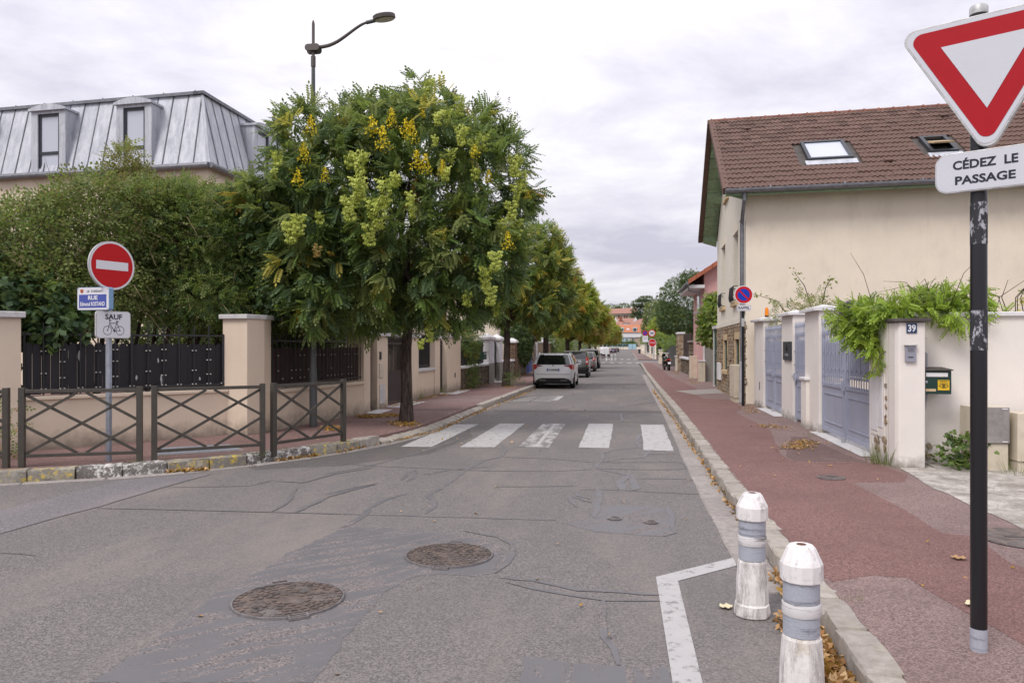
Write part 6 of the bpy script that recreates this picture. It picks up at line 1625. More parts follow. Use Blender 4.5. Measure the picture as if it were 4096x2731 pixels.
def car(name, label, cat, x, y, rz, L, W, prof, belt, roofz, paint, glass_y, wheels=.32, sill=.22, rear=None, taper=.10, tumble=.20, plate=None, rear_glass=None, rails=False, group=None, wx=(.72, .80)):
    """prof: closed side outline from the rear bottom, up over the roof, to the front bottom as (y, z); y runs forwards"""
    t = thing(name, label, cat, (x, y, gz(y)), rz, group)
    P = prof
    def smooth(pp, n=4):
        o = []
        for k in range(len(pp) - 1):
            p0, p1, p2, p3 = [Vector(pp[max(0, min(len(pp) - 1, k + j))]) for j in (-1, 0, 1, 2)]
            for i in range(n):
                s = i / n; o.append(tuple(.5 * ((2 * p1) + (p2 - p0) * s + (2 * p0 - 5 * p1 + 4 * p2 - p3) * s * s + (3 * p1 - p0 - 3 * p2 + p3) * s ** 3)))
        o.append(tuple(pp[-1])); return o
    S_ = smooth(P)
    def wid(yy, z):
        g = 1 - taper * abs((yy - L * .5) / (L * .5)) ** 4
        f = 1 - tumble * max(0, (z - belt) / (roofz - belt)) ** 1.25 if z > belt else 1 - .06 * ((belt - z) / belt) ** 2
        if z < sill + .12: f *= .985
        return W / 2 * g * f
    NX = 12
    body, glass, trim, ws = MB(), MB(), MB(), MB()
    def bulge(xr): return .10 * (1 - abs(xr) ** 2.4)
    def skin(k, i):
        yy, z = S_[k]; xr = -1 + 2 * i / NX; w = wid(yy, z)
        xr2 = math.copysign(abs(xr) ** .8, xr)
        dy = bulge(xr) * (-1 if yy < L * .5 else 1) * (1 if (yy < L * .22 or yy > L * .8) else .25)
        dz = .02 * (1 - xr * xr) if z > belt + .2 else 0
        return (w * xr2, yy + dy - (.10 * (-1 if yy < L * .5 else 1)) * (1 if (yy < L * .22 or yy > L * .8) else .25), z + dz)
    zr0, zr1 = rear_glass or (belt + .03, roofz - .09)
    gi = [[body.P(skin(k, i)) for i in range(NX + 1)] for k in range(len(S_))]
    gd_ = {}
    def gl_v(k, i):
        if (k, i) not in gd_: gd_[(k, i)] = (glass if S_[k][0] < L * .45 else ws).P(skin(k, i))
        return gd_[(k, i)]
    for k in range(len(S_) - 1):
        ym, zm = (S_[k][0] + S_[k + 1][0]) / 2, (S_[k][1] + S_[k + 1][1]) / 2
        for i in range(NX):
            g_ = (zr0 < zm < zr1) and 1 <= i < NX - 1 and (ym < L * .3 or ym > L * .55) and zm > belt
            if g_: (glass if ym < L * .45 else ws).F([gl_v(k, i), gl_v(k, i + 1), gl_v(k + 1, i + 1), gl_v(k + 1, i)])
            else: body.F((gi[k][i], gi[k][i + 1], gi[k + 1][i + 1], gi[k + 1][i]))
    # side skins
    def zt(yy):   # top outline height
        b = [z for (a, za), (c, zc2) in zip(S_, S_[1:]) if min(a, c) <= yy <= max(a, c) and abs(a - c) > 1e-6 for z in [za + (zc2 - za) * (yy - a) / (c - a)] if 1]
        return max(b) if b else sill
    ys = np.linspace(min(p[0] for p in S_) + .01, max(p[0] for p in S_) - .01, 56)
    wy = (wx[0], L - wx[1])
    def zl(yy):
        z = sill
        for w in wy:
            d = abs(yy - w)
            if d < wheels + .05: z = max(z, math.sqrt((wheels + .05) ** 2 - d * d) + wheels * .95)
        return z
    NZ = 9; sg = MB()
    for sd in (-1, 1):
        gb_, gs_ = [], []
        for yy in ys:
            z1 = zt(yy); z0 = min(zl(yy), z1 - .02)
            zs = [z0 + (z1 - z0) * j / NZ for j in range(NZ + 1)]
            gb_.append([body.P((sd * wid(yy, z), yy, z)) for z in zs])
            lo, hi = belt + .03, z1 - .075
            gs_.append((yy, lo, hi))
        for a, b in zip(gb_, gb_[1:]):
            for j in range(NZ): body.F((a[j], b[j], b[j + 1], a[j + 1]) if sd > 0 else (a[j], a[j + 1], b[j + 1], b[j]))
        pr = None
        pil = [glass_y[0] + (glass_y[1] - glass_y[0]) * q for q in ((.30, .66) if L > 3.9 else (.52,))]
        for yy, lo, hi in gs_:
            if not (glass_y[0] < yy < glass_y[1]) or hi < lo + .05 or any(abs(yy - q) < .04 for q in pil): pr = None; continue
            c = [sg.P((sd * (wid(yy, z) + .006), yy, z)) for z in (lo, (lo + hi) / 2, hi)]
            if pr:
                for j in range(2): sg.F((pr[j], c[j], c[j + 1], pr[j + 1]) if sd > 0 else (pr[j], pr[j + 1], c[j + 1], c[j]))
            pr = c
    bo = body.build('body', paint, t, smooth=True, world=False)
    if glass.f: glass.build('rear_window', m_cglass, t, smooth=True, world=False)
    if ws.f: ws.build('windscreen', m_cglass, t, smooth=True, world=False)
    sg.build('side_window', m_cglass, t, smooth=True, world=False)
    un = MB(); un.box(-W * .44, W * .44, .25, L - .25, sill - .02, sill + .25); un.build('underbody', m_trim, t, world=False)
    for w in wy:
        for sd in (-1, 1):
            wl_ = MB(); cx = sd * (W / 2 - .12)
            wl_.tube([(cx - .10, w, wheels), (cx - .085, w, wheels), (cx + .085, w, wheels), (cx + .10, w, wheels)], [wheels - .03, wheels, wheels, wheels - .03], 22); wo = wl_.build('wheel', m_tyre, t, world=False)
            r_ = MB(); r_.tube([(cx + sd * .07, w, wheels), (cx + sd * .108, w, wheels)], wheels * .66, 18); r_.build('rim', m_rim, wo, world=False)
    # mapping for things laid on the tail: (x, z) -> point on the rear skin
    rp_ = [p for p in S_ if p[0] < L * .3]
    def ry(x, z, off=.006):
        yy = None
        for (a, za), (c, zc2) in zip(rp_, rp_[1:]):
            if min(za, zc2) <= z <= max(za, zc2) and abs(za - zc2) > 1e-6: yy = a + (c - a) * (z - za) / (zc2 - za); break
        if yy is None: yy = rp_[0][0]
        xr = max(-1, min(1, x / wid(yy, z))); i_ = math.copysign(abs(xr) ** 1.25, xr)
        return yy - bulge(i_) + .10 - off
    def patch(name_, pts, mat, par=None, off=.008, nx=6):
        m = MB(); xs = [p[0] for p in pts]
        # simple fan of thin quads following the skin
        x0, x1 = min(xs), max(xs)
        def span(x):
            zz = []
            for a, b in zip(pts, pts[1:] + pts[:1]):
                if min(a[0], b[0]) <= x <= max(a[0], b[0]) and abs(a[0] - b[0]) > 1e-6: zz.append(a[1] + (b[1] - a[1]) * (x - a[0]) / (b[0] - a[0]))
            return (min(zz), max(zz)) if zz else (0, 0)
        pv = None
        for k in range(nx + 1):
            x = x0 + (x1 - x0) * (k / nx * .998 + .001); lo, hi = span(x)
            c = [m.P((x, ry(x, z, off), z)) for z in (lo, (lo * 2 + hi) / 3, (lo + 2 * hi) / 3, hi)]
            if pv:
                for j in range(3): m.F((pv[j], c[j], c[j + 1], pv[j + 1]))
            pv = c
        return m.build(name_, mat, par or t, world=False)
    def rtext(name_, txt, w, h, mat, x, z, off=.02, par=None): return text_on(name_, txt, w, h, mat, par or t, lambda a, b: (a + x, ry(x, z, off), b + z), .03)
    mm_ = MB()
    for sd in (-1, 1): 
        mm_ = MB(); mm_.cbox((sd * (W / 2 + .08), glass_y[1] - .12, belt + .08), (.17, .10, .13)); mm_.build('mirror', paint, t, world=False, bevel=.03)
    ap = MB(); ap.tube([(0, L * .24, roofz - .02), (0, L * .24 - .12, roofz + .10)], [.012, .004], 5); ap.build('aerial', m_trim, t, world=False)
    if rails:
        for sd in (-1, 1):
            r_ = MB(); r_.tube([(sd * W * .36, L * .16, roofz - .03), (sd * W * .36, L * .22, roofz + .035), (sd * W * .36, L * .5, roofz + .04), (sd * W * .36, L * .56, roofz - .02)], .018, 6); r_.build('roof_rail', m_chrome, t, world=False)
    if rear: rear(t, patch, rtext, ry)
    return t
# white estate (nearest)
def rear1(t, patch, rtext, ry):
    patch('tailgate_recess', [(-.42, .70), (.42, .70), (.34, .88), (-.34, .88)], m_cwhite, off=-.004)
    pl = patch('number_plate', [(-.26, .735), (.26, .735), (.26, .845), (-.26, .845)], m_plate, off=.014)
    patch('plate_band', [(-.26, .735), (-.215, .735), (-.215, .845), (-.26, .845)], m_pblue, pl, .018, 2); patch('plate_band', [(.215, .735), (.26, .735), (.26, .845), (.215, .845)], m_pblue, pl, .018, 2)
    rtext('lettering', 'GV-343-RH', .40, .075, m_ink, 0, .79, .024, pl)
    for s in (-1, 1):
        tl = patch('tail_light', [(s * .87, .80), (s * .87, .99), (s * .74, 1.02), (s * .42, .965), (s * .44, .94), (s * .68, .90), (s * .70, .82)], m_red_l, off=.010)
        patch('dark_lens', [(s * .72, .93), (s * .72, .99), (s * .42, .962), (s * .44, .945)], m_cblk, tl, .013)
        patch('reflector', [(s * .82, .36), (s * .84, .36), (s * .84, .47), (s * .82, .47)], m_red_l, off=.012, nx=2)
        patch('exhaust_trim', [(s * .30, .335), (s * .60, .335), (s * .56, .375), (s * .30, .365)], m_chrome, off=.03)
    patch('lower_bumper', [(-.80, .24), (.80, .24), (.62, .42), (.45, .45), (-.45, .45), (-.62, .42)], m_cblk, off=.016, nx=10)
    m = MB(); m.tube([(-.03, ry(0, .98) - .012, .965), (.03, ry(0, .98) - .012, .965)], .035, 12); m.build('badge', m_chrome, t, world=False)
    m = MB(); m.tube([(-.25, ry(-.2, 1.14) - .02, 1.10), (.0, ry(0, 1.16) - .03, 1.15), (.12, ry(.1, 1.16) - .02, 1.12)], .012, 5); m.build('wiper', m_trim, t, world=False)
    patch('tailgate_seam', [(-.72, .60), (.72, .60), (.72, .612), (-.72, .612)], m_trim, off=.010, nx=8)
    patch('spoiler', [(-.50, 1.385), (.50, 1.385), (.52, 1.44), (-.52, 1.44)], m_cwhite, off=.05, nx=8)
CY = 31.35
car('estate_car', 'white estate car parked nearest, seen from behind, with plate GV-343-RH', 'car', -3.0, 31.0, R(1.2), 4.55, 1.79,
    [(.10, .26), (.02, .42), (.0, .66), (.05, .95), (.12, 1.05), (.42, 1.36), (.55, 1.43), (1.3, 1.455), (2.1, 1.44), (2.6, 1.34), (3.4, 1.02), (4.2, .88), (4.5, .70), (4.55, .40), (4.45, .24)],
    .98, 1.45, m_cwhite, (.55, 3.1), .33, .22, rear1, rails=True, tumble=.25, rear_glass=(1.0, 1.38), group='cars parked along the left kerb')
def rear2(t, patch, rtext, ry):
    pl = patch('number_plate', [(-.17, .79), (.34, .79), (.34, .90), (-.17, .90)], m_plate, off=.014)
    rtext('lettering', '343 GD', .30, .07, m_ink, .12, .845, .024, pl)
    for s in (-1, 1):
        tl = patch('tail_light', [(s * .80, .78), (s * .80, 1.10), (s * .70, 1.22), (s * .66, 1.20), (s * .66, .78)], m_red_l, off=.012)
        patch('clear_lens', [(s * .79, .88), (s * .79, .96), (s * .67, .96), (s * .67, .88)], m_clear_l, tl, .016)
    patch('bumper', [(-.82, .34), (.82, .34), (.82, .62), (-.82, .62)], m_trim, off=.03, nx=10)
    m = MB(); m.tube([(-.04, ry(0, .98) - .01, .975), (0, ry(0, .98) - .012, 1.0), (.04, ry(0, .98) - .01, .975)], .01, 4); m.tube([(-.04, ry(0, .98) - .01, .95), (0, ry(0, .98) - .012, .975), (.04, ry(0, .98) - .01, .95)], .01, 4); m.build('badge', m_chrome, t, world=False)
    m = MB(); m.tube([(-.28, ry(-.2, 1.14) - .02, 1.08), (.0, ry(0, 1.16) - .03, 1.12), (.3, ry(.2, 1.16) - .02, 1.10)], .012, 5); m.build('wiper', m_trim, t, world=False)
car('hatchback_car', 'dark grey hatchback with tall red tail lights behind the white estate', 'car', -2.95, 43.2, R(.8), 3.85, 1.67,
    [(.10, .28), (.0, .45), (.02, .7), (.10, 1.02), (.25, 1.28), (.42, 1.46), (.7, 1.53), (1.5, 1.54), (2.2, 1.46), (2.9, 1.12), (3.5, .92), (3.82, .7), (3.85, .42), (3.75, .25)],
    1.02, 1.53, m_cdark, (.45, 2.7), .30, .24, rear2, rear_glass=(1.08, 1.44), group='cars parked along the left kerb', wx=(.55, .72))
def rear3(t, patch, rtext, ry):
    for s in (-1, 1):
        tl = patch('tail_light', [(s * .84, .82), (s * .84, 1.02), (s * .62, 1.08), (s * .60, .95), (s * .66, .82)], m_red_l, off=.012)
        patch('clear_lens', [(s * .76, .90), (s * .76, .99), (s * .66, .99), (s * .66, .90)], m_clear_l, tl, .016)
        patch('reflector', [(s * .78, .40), (s * .78, .48), (s * .58, .44), (s * .58, .40)], m_red_l, off=.012)
    patch('number_plate', [(-.26, .62), (.26, .62), (.26, .73), (-.26, .73)], m_plate, off=.014)
    patch('lower_bumper', [(-.75, .26), (.75, .26), (.7, .38), (-.7, .38)], m_trim, off=.014, nx=8)
car('hatchback_car', 'warm silver rounded hatchback, third in the parked row', 'car', -3.05, 54.6, R(.6), 4.0, 1.72,
    [(.10, .26), (.0, .42), (.0, .68), (.08, .98), (.3, 1.28), (.5, 1.42), (.9, 1.485), (1.6, 1.48), (2.3, 1.36), (3.0, 1.04), (3.6, .88), (3.95, .66), (4.0, .4), (3.9, .24)],
    1.0, 1.48, m_csilv, (.5, 2.8), .31, .22, rear3, rear_glass=(1.08, 1.38), group='cars parked along the left kerb', wx=(.6, .78))
def rear4(t, patch, rtext, ry):
    for s in (-1, 1): patch('tail_light', [(s * .88, .92), (s * .88, 1.06), (s * .50, 1.04), (s * .50, .96)], m_red_l, off=.012)
    patch('number_plate', [(-.26, .66), (.26, .66), (.26, .77), (-.26, .77)], m_plate, off=.014)
    patch('dark_band', [(-.9, .9), (.9, .9), (.9, 1.09), (-.9, 1.09)], m_cblk, off=.006, nx=10)
    patch('lower_bumper', [(-.85, .28), (.85, .28), (.85, .5), (-.85, .5)], m_trim, off=.014, nx=8)
car('suv_car', 'anthracite crossover with silver roof rails, fourth in the parked row', 'car', -3.15, 63.5, R(.4), 4.4, 1.84,
    [(.10, .30), (.0, .45), (.0, .75), (.06, 1.05), (.3, 1.38), (.5, 1.54), (.9, 1.62), (1.8, 1.63), (2.5, 1.54), (3.2, 1.15), (4.0, 1.0), (4.35, .75), (4.4, .42), (4.3, .28)],
    1.1, 1.62, m_cdg2, (.55, 3.0), .35, .26, rear4, rails=True, rear_glass=(1.16, 1.50), group='cars parked along the left kerb')
def rearv(t, patch, rtext, ry):
    for s in (-1, 1): patch('tail_light', [(s * .90, .75), (s * .90, 1.35), (s * .82, 1.35), (s * .82, .75)], m_red_l, off=.012, nx=2)
    patch('door_seam', [(-.01, .5), (.01, .5), (.01, 1.78), (-.01, 1.78)], m_trim, off=.012, nx=2)
    patch('number_plate', [(-.62, .62), (-.15, .62), (-.15, .74), (-.62, .74)], m_plate, off=.014)
    patch('bumper', [(-.9, .3), (.9, .3), (.9, .52), (-.9, .52)], m_trim, off=.02, nx=8)
van = car('panel_van', 'white panel van with twin rear doors behind the distant bollards', 'van', -3.95, 139, R(0), 4.4, 1.83,
    [(.08, .34), (.0, .5), (.0, 1.0), (.03, 1.6), (.12, 1.78), (.4, 1.83), (1.5, 1.84), (2.6, 1.8), (3.4, 1.2), (4.1, 1.0), (4.35, .8), (4.4, .45), (4.3, .3)],
    1.2, 1.83, m_vwhite, (2.3, 3.2), .33, .28, rearv, taper=.04, tumble=.10, rear_glass=(5, 6), wx=(.7, .75))
def rear5(t, patch, rtext, ry):
    for s in (-1, 1): patch('tail_light', [(s * .84, .85), (s * .84, 1.0), (s * .45, .98), (s * .45, .9)], m_red_l, off=.012)
    patch('number_plate', [(-.26, .6), (.26, .6), (.26, .71), (-.26, .71)], m_plate, off=.014)
cprof = [(.10, .26), (.0, .42), (.0, .68), (.06, .98), (.35, 1.3), (.55, 1.42), (1.2, 1.47), (2.1, 1.45), (2.7, 1.33), (3.4, 1.02), (4.2, .88), (4.45, .68), (4.5, .4), (4.4, .24)]
car('estate_car', 'dark purple-blue car with silver roof bars far ahead of the vans', 'car', -3.6, 212, 0, 4.5, 1.8, cprof, .98, 1.46, m_cblue, (.5, 3.0), .32, .22, rear5, rails=True, rear_glass=(1.06, 1.37), group='cars parked along the left kerb')
car('hatchback_car', 'small black car, farthest in the parked row', 'car', -3.1, 243, 0, 4.3, 1.8, cprof, .98, 1.46, m_cblk, (.5, 3.0), .32, .22, rear5, rear_glass=(1.06, 1.37), group='cars parked along the left kerb')
# motorcycle
mo = thing('motorcycle', 'black and white motorcycle parked on the right pavement, seen from behind', 'motorcycle', (3.0, 54.3, gz(54.3) + PAV), R(10))
def mp(name, mat, fn, par=None, **k): m = MB(); m.M = Matrix.Rotation(R(-7), 4, 'Y'); fn(m); return m.build(name, mat, par or mo, world=False, **k)
for y in (.0, 1.38):
    w_ = mp('wheel', m_tyre, lambda m: [m.tube([(.06 * math.cos(a) * 0 + 0, y + .25 * math.cos(a), .31 + .25 * math.sin(a)) for a in np.linspace(0, 2 * PI, 21)], .075 if y == 0 else .055, 8, False)])
    mp('rim', m_rim, lambda m: m.tube([(-.03, y, .31), (.03, y, .31)], .17, 14), w_)
mp('seat', m_trim, lambda m: m.hexa([(-.10, -.28, .86), (.10, -.28, .86), (.14, .5, .76), (-.14, .5, .76), (-.07, -.3, .93), (.07, -.3, .93), (.12, .5, .84), (-.12, .5, .84)]), bevel=.03)
mp('tank', m_cblk, lambda m: m.hexa([(-.16, .45, .72), (.16, .45, .72), (.2, .95, .74), (-.2, .95, .74), (-.12, .5, .98), (.12, .5, .98), (.16, .95, 1.02), (-.16, .95, 1.02)]), bevel=.05)
mp('engine', m_trim, lambda m: m.box(-.22, .22, .35, .95, .3, .72), bevel=.05)
mp('tail_fairing', m_csilv, lambda m: m.hexa([(-.12, -.25, .74), (.12, -.25, .74), (.16, .35, .66), (-.16, .35, .66), (-.12, -.3, .87), (.12, -.3, .87), (.15, .35, .8), (-.15, .35, .8)]), bevel=.02)
mp('tail_light', m_red_l, lambda m: m.box(-.11, .11, -.33, -.29, .74, .83), bevel=.01)
mp('number_plate', m_plate, lambda m: m.hexa([(-.1, -.42, .48), (.1, -.42, .48), (.1, -.40, .48), (-.1, -.40, .48), (-.1, -.34, .63), (.1, -.34, .63), (.1, -.32, .63), (-.1, -.32, .63)]))
mp('mudguard', m_trim, lambda m: m.hexa([(-.08, -.38, .45), (.08, -.38, .45), (.08, .1, .62), (-.08, .1, .62), (-.08, -.34, .66), (.08, -.34, .66), (.08, .1, .7), (-.08, .1, .7)]))
mp('fork', m_chrome, lambda m: [m.tube([(s * .09, 1.38, .31), (s * .09, 1.12, 1.0)], .025, 6) for s in (-1, 1)])
mp('handlebar', m_trim, lambda m: m.tube([(-.38, .98, 1.04), (-.15, 1.08, 1.02), (.15, 1.08, 1.02), (.38, .98, 1.04)], .018, 6))
for s in (-1, 1):
    mp('mirror', m_chrome if s > 0 else m_trim, lambda m: [m.tube([(s * .25, 1.05, 1.03), (s * .38, 1.0, 1.2)], .008, 4), m.tube([(s * .38, .97, 1.22), (s * .38, 1.0, 1.22)], .06, 10)])
    mp('indicator', m_amber, lambda m: m.cbox((s * .2, -.22, .74), (.07, .05, .045)))
mp('windscreen', m_cglass, lambda m: m.hexa([(-.15, 1.15, .95), (.15, 1.15, .95), (.15, 1.2, .95), (-.15, 1.2, .95), (-.1, 1.0, 1.2), (.1, 1.0, 1.2), (.1, 1.02, 1.2), (-.1, 1.02, 1.2)]))
mp('exhaust', m_chrome, lambda m: m.tube([(-.2, .5, .35), (-.24, -.15, .45)], [.03, .055], 8))
mp('side_stand', m_trim, lambda m: m.tube([(-.1, .45, .3), (-.36, .5, .0)], .014, 5))
# ================================================================== STREET END
Y0 = 300
def far_window(par, x0, x1, z0, z1, y, mat=m_cap_w, shut=None):
    w_ = MB().box(x0, x1, y - .12, y, z0, z1).build('window', mat, par)
    n = 2
    for k in range(n):
        a = x0 + (x1 - x0) * k / n + .1; b = x0 + (x1 - x0) * (k + 1) / n - .1; MB().box(a, b, y - .14, y - .121, z0 + .12, z1 - .12).build('pane', m_glass, w_)
    if shut:
        for (a, b) in ((x0 - .6, x0 - .03), (x1 + .03, x1 + .6)): MB().box(a, b, y - .1, y, z0, z1).build('shutter', shut, w_)
m_sky_sh = plain('pale_blue_paint', (.33, .50, .58), .5, var=.05)
m_tile_f = plain('bright_orange_tiles', (.50, .20, .11), .8, var=.12, scale=3, dirt=.2, dirtcol=(.3, .12, .08))
m_stone_f = plain('coursed_pale_stone', (.42, .34, .26), .9, var=.35, scale=2.5, dirt=.4, dirtcol=(.2, .15, .11))
eh = thing('house', 'stone and white house with bright orange roof closing the street', 'house', (0, 304, .5))
MB().box(-12, 14, 303.5, 312, 0, 5.5).build('wall', m_stone_f, eh)
MB().box(-12.1, 14.1, 303.3, 312.1, 5.5, 7.3).build('upper_wall', m_cap_w, eh)
MB().hexa([(-12.5, 302.9, 7.25), (14.5, 302.9, 7.25), (14.5, 312.6, 7.25), (-12.5, 312.6, 7.25), (-11.5, 305.2, 10.3), (13.5, 305.2, 10.3), (13.5, 310, 10.3), (-11.5, 310, 10.3)]).build('roof', m_tile_f, eh)
for x in (-8.2, -3.0, 2.1, 7.0): far_window(eh, x, x + 1.25, 2.9, 5.2, 303.5, shut=m_sky_sh if x != 2.1 else None)
for x in (-.3,): far_window(eh, x, x + 1.0, 3.5, 5.2, 303.5, shut=m_sky_sh)
MB().box(-12.12, 14.12, 303.2, 303.35, 5.3, 5.55).build('white_band', m_cap_w, eh)
for x in (-7.8, -2.6, 2.6, 8):
    dd = MB().hexa([(x, 303.1, 7.6), (x + 1.6, 303.1, 7.6), (x + 1.6, 305, 7.6), (x, 305, 7.6), (x, 303.1, 9.0), (x + 1.6, 303.1, 9.0), (x + 1.6, 305, 9.3), (x, 305, 9.3)]).build('dormer', m_sky_sh, eh)
    MB().box(x + .3, x + .75, 303.02, 303.09, 7.75, 8.9).build('window', m_glass, dd); MB().box(x + .85, x + 1.3, 303.02, 303.09, 7.75, 8.9).build('window', m_glass, dd)
MB().hexa([(0.2, 303.75, 8.2), (1.2, 303.75, 8.2), (1.2, 304.2, 8.75), (.2, 304.2, 8.75), (0.2, 303.65, 8.3), (1.2, 303.65, 8.3), (1.2, 304.1, 8.85), (.2, 304.1, 8.85)]).build('skylight', m_blind, eh)
bw_ = thing('garden_fence', 'pale blue metal fence on a low wall at the end of the street', 'fence', (0, 300.5, .5))
MB().box(-14, .9, 300.4, 300.7, .3, 1.4).build('low_wall', m_cream, bw_); MB().box(3.9, 14, 300.4, 300.7, .3, 1.4).build('low_wall', m_cream, bw_)
for z in (1.6, 2.4): MB().box(-14, .9, 300.5, 300.6, z, z + .12).build('rail', m_sky_sh, bw_)
for k in range(8): MB().box(-14 + k * 2.1, -13.85 + k * 2.1, 300.5, 300.62, 1.4, 2.55).build('post', m_sky_sh, bw_)
bgt = thing('gate', 'pale blue double gate at the end of the street', 'gate', (2.4, 300.4, .5))
for x in (.95, 2.45): MB().box(x, x + 1.42, 300.3, 300.4, .5, 2.6).build('leaf', m_sky_sh, bgt)
for k, (x, y) in enumerate(((-2.2, 296), (-1.2, 296.2), (2.3, 292))):
    b_ = MB().lathe([(.06, gz(y)), (.06, gz(y) + 1.2)], 8, x, y); tag(b_.build('street_post', m_black), ['left thin dark post of a pair before the blue fence', 'right thin dark post of a pair before the blue fence', 'single black post at the end of the right pavement'][k], 'post')
# roofs stepping up the hill
def hill_house(label, x0, x1, y0, y1, zb, ze, zr, wall, roof_m, hip=1.5):
    t = thing('house', label, 'house', ((x0 + x1) / 2, y0, zb))
    MB().box(x0, x1, y0, y1, zb, ze).build('wall', wall, t)
    MB().hexa([(x0 - .4, y0 - .4, ze), (x1 + .4, y0 - .4, ze), (x1 + .4, y1 + .4, ze), (x0 - .4, y1 + .4, ze), (x0 + hip, (y0 + y1) / 2 - .2, zr), (x1 - hip, (y0 + y1) / 2 - .2, zr), (x1 - hip, (y0 + y1) / 2 + .2, zr), (x0 + hip, (y0 + y1) / 2 + .2, zr)]).build('roof', roof_m, t)
    return t
m_tile_p = plain('faded_red_tiles', (.34, .175, .135), .85, var=.2, scale=1.5, dirt=.3, dirtcol=(.2, .12, .09))
hh1 = hill_house('house with large steep red roof directly above the orange roof', .5, 13, 335, 347, 2, 11.0, 13.9, m_cream, m_tile_p, 5.5)
hh2 = hill_house('brown-roofed house with white gables and a brick chimney on the hill', -6.5, 5.0, 362, 372, 3, 12.8, 15.2, m_cap_w, m_tile_p, .3)
MB().box(-3.3, -1.9, 362, 363.5, 13, 15.9).build('chimney', m_tile_r, hh2)
for x in (-5, 4.4): g_ = MB(); g_.prism([(x - 1.4, 12.9), (x + 1.4, 12.9), (x, 15.6)], lambda p: (p[0], 361.2, p[1]), lambda p: (p[0], 364, p[1])); g_.build('gable', m_cap_w, hh2)
hill_house('low brown-roofed house left of the steep red roof on the hill', -10, 0, 332, 342, 1, 9.5, 12.6, m_cream, m_tile_p, 2)
ch = thing('church', 'long stone church nave with arched windows and red roof on the hill', 'church', (-5, 450, 14))
MB().box(-17, 6, 450, 466, 10, 20.9).build('wall', m_stone_f, ch)
MB().hexa([(-17.5, 449.4, 20.8), (6.5, 449.4, 21.3), (6.5, 466.6, 21.3), (-17.5, 466.6, 20.8), (-15.5, 457.5, 24.0), (6.5, 457.5, 25.0), (6.5, 458.5, 25.0), (-15.5, 458.5, 24.0)]).build('roof', m_tile_p, ch)
MB().box(-17.4, 6.4, 449.5, 450.0, 20.2, 20.79).build('cornice', m_gutter, ch)
m_arch = plain('dark_red_window', (.16, .05, .04), .6)
for x in (-12.5, -9.7, -7.0, -4.4, -1.0, .3, 3.6):
    pts = [(x - .42, 17.5), (x + .42, 17.5)] + [(x + .42 * math.cos(PI * k / 8), 19.7 + .42 * math.sin(PI * k / 8)) for k in range(9)]
    MB().prism(pts[::-1], lambda p: (p[0], 449.93, p[1]), lambda p: (p[0], 450.02, p[1])).build('arched_window', m_arch, ch)
ct = MB().box(-17.5, -15.2, 452, 456, 20, 27.0); ct.hexa([(-17.7, 451.8, 27), (-15, 451.8, 27), (-15, 456.2, 27), (-17.7, 456.2, 27), (-16.4, 453.9, 28.6), (-16.3, 453.9, 28.6), (-16.3, 454.1, 28.6), (-16.4, 454.1, 28.6)]); ct.build('bell_turret', m_stone_f, ch)
MB().box(-16.42, -16.28, 453.9, 454.1, 28.5, 30.2).box(-16.8, -15.9, 453.9, 454.1, 29.4, 29.55).build('cross', m_black, ch)
# ================================================================== FOLIAGE
def leaf_quads(kind):
    """templates: (n,4,3) quads with the stalk at the origin, growing along +Y, face up +Z"""
    q = []
    def leaflet(base, d, L, w, fold=.25, droop=.2):
        d = Vector(d).normalized(); up = Vector((0, 0, 1)); s = d.cross(up).normalized()
        b = Vector(base); t = b + d * L + Vector((0, 0, -droop * L)); m = b + d * L * .5 + Vector((0, 0, -droop * L * .2))
        q.append([b, m + s * w * .5 - up * fold * w * .4, t, m - s * w * .5 - up * fold * w * .4])
    if kind == 'pinnate':
        L = .30; n = 6
        for k in range(n):
            y = L * (.16 + .84 * k / n); z = -.16 * (y / L) ** 2 * L
            for s in (-1, 1): leaflet((0, y, z), (s * .85, .55, -.12), .085 * (1 - .25 * abs(k / n - .4)), .042)
        leaflet((0, L, -.048), (0, 1, -.2), .08, .042)
    elif kind == 'sprig':
        for k in range(6):
            y = .02 + .025 * k; leaflet((0, y, 0), ((-1) ** k * .8, .6, .12), .055, .032)
        leaflet((0, .17, 0), (0, 1, 0), .055, .032)
    elif kind == 'maple':      # small lobed leaves in a loose spray
        for k in range(4):
            y = .03 + .04 * k; sx = (-1) ** k
            for a in (-.7, 0, .7): leaflet((sx * .018, y, 0), (sx * math.cos(a) , math.sin(a) + .3, .05), .045, .024)
    elif kind == 'big':
        for k in range(3):
            leaflet((0, .03 * k, 0), ((-1) ** k * .7, .7, -.2), .10, .085, .35, .35)
    elif kind == 'single': leaflet((0, 0, 0), (0, 1, 0), .07, .045)
    elif kind == 'pods':
        for k in range(3):
            a = 2 * PI * k / 3; leaflet((.012 * math.cos(a), .0, .012 * math.sin(a)), (math.cos(a) * .35, 1, math.sin(a) * .35), .05, .038, .5)
    elif kind == 'far':
        for k in range(5): leaflet((0, .06 * k, 0), ((-1) ** k * .9, .5, -.1), .17, .11)
    return np.array([[list(v) for v in f] for f in q])
def frames(dirs, up=(0, 0, 1), roll=.6):
    n = len(dirs); y = dirs / np.linalg.norm(dirs, axis=1, keepdims=True)
    u = np.tile(np.array(up, float), (n, 1)) + nrg.normal(0, roll, (n, 3))
    x = np.cross(y, u); x /= np.maximum(np.linalg.norm(x, axis=1, keepdims=True), 1e-6); z = np.cross(x, y)
    return np.stack([x, y, z], axis=2)
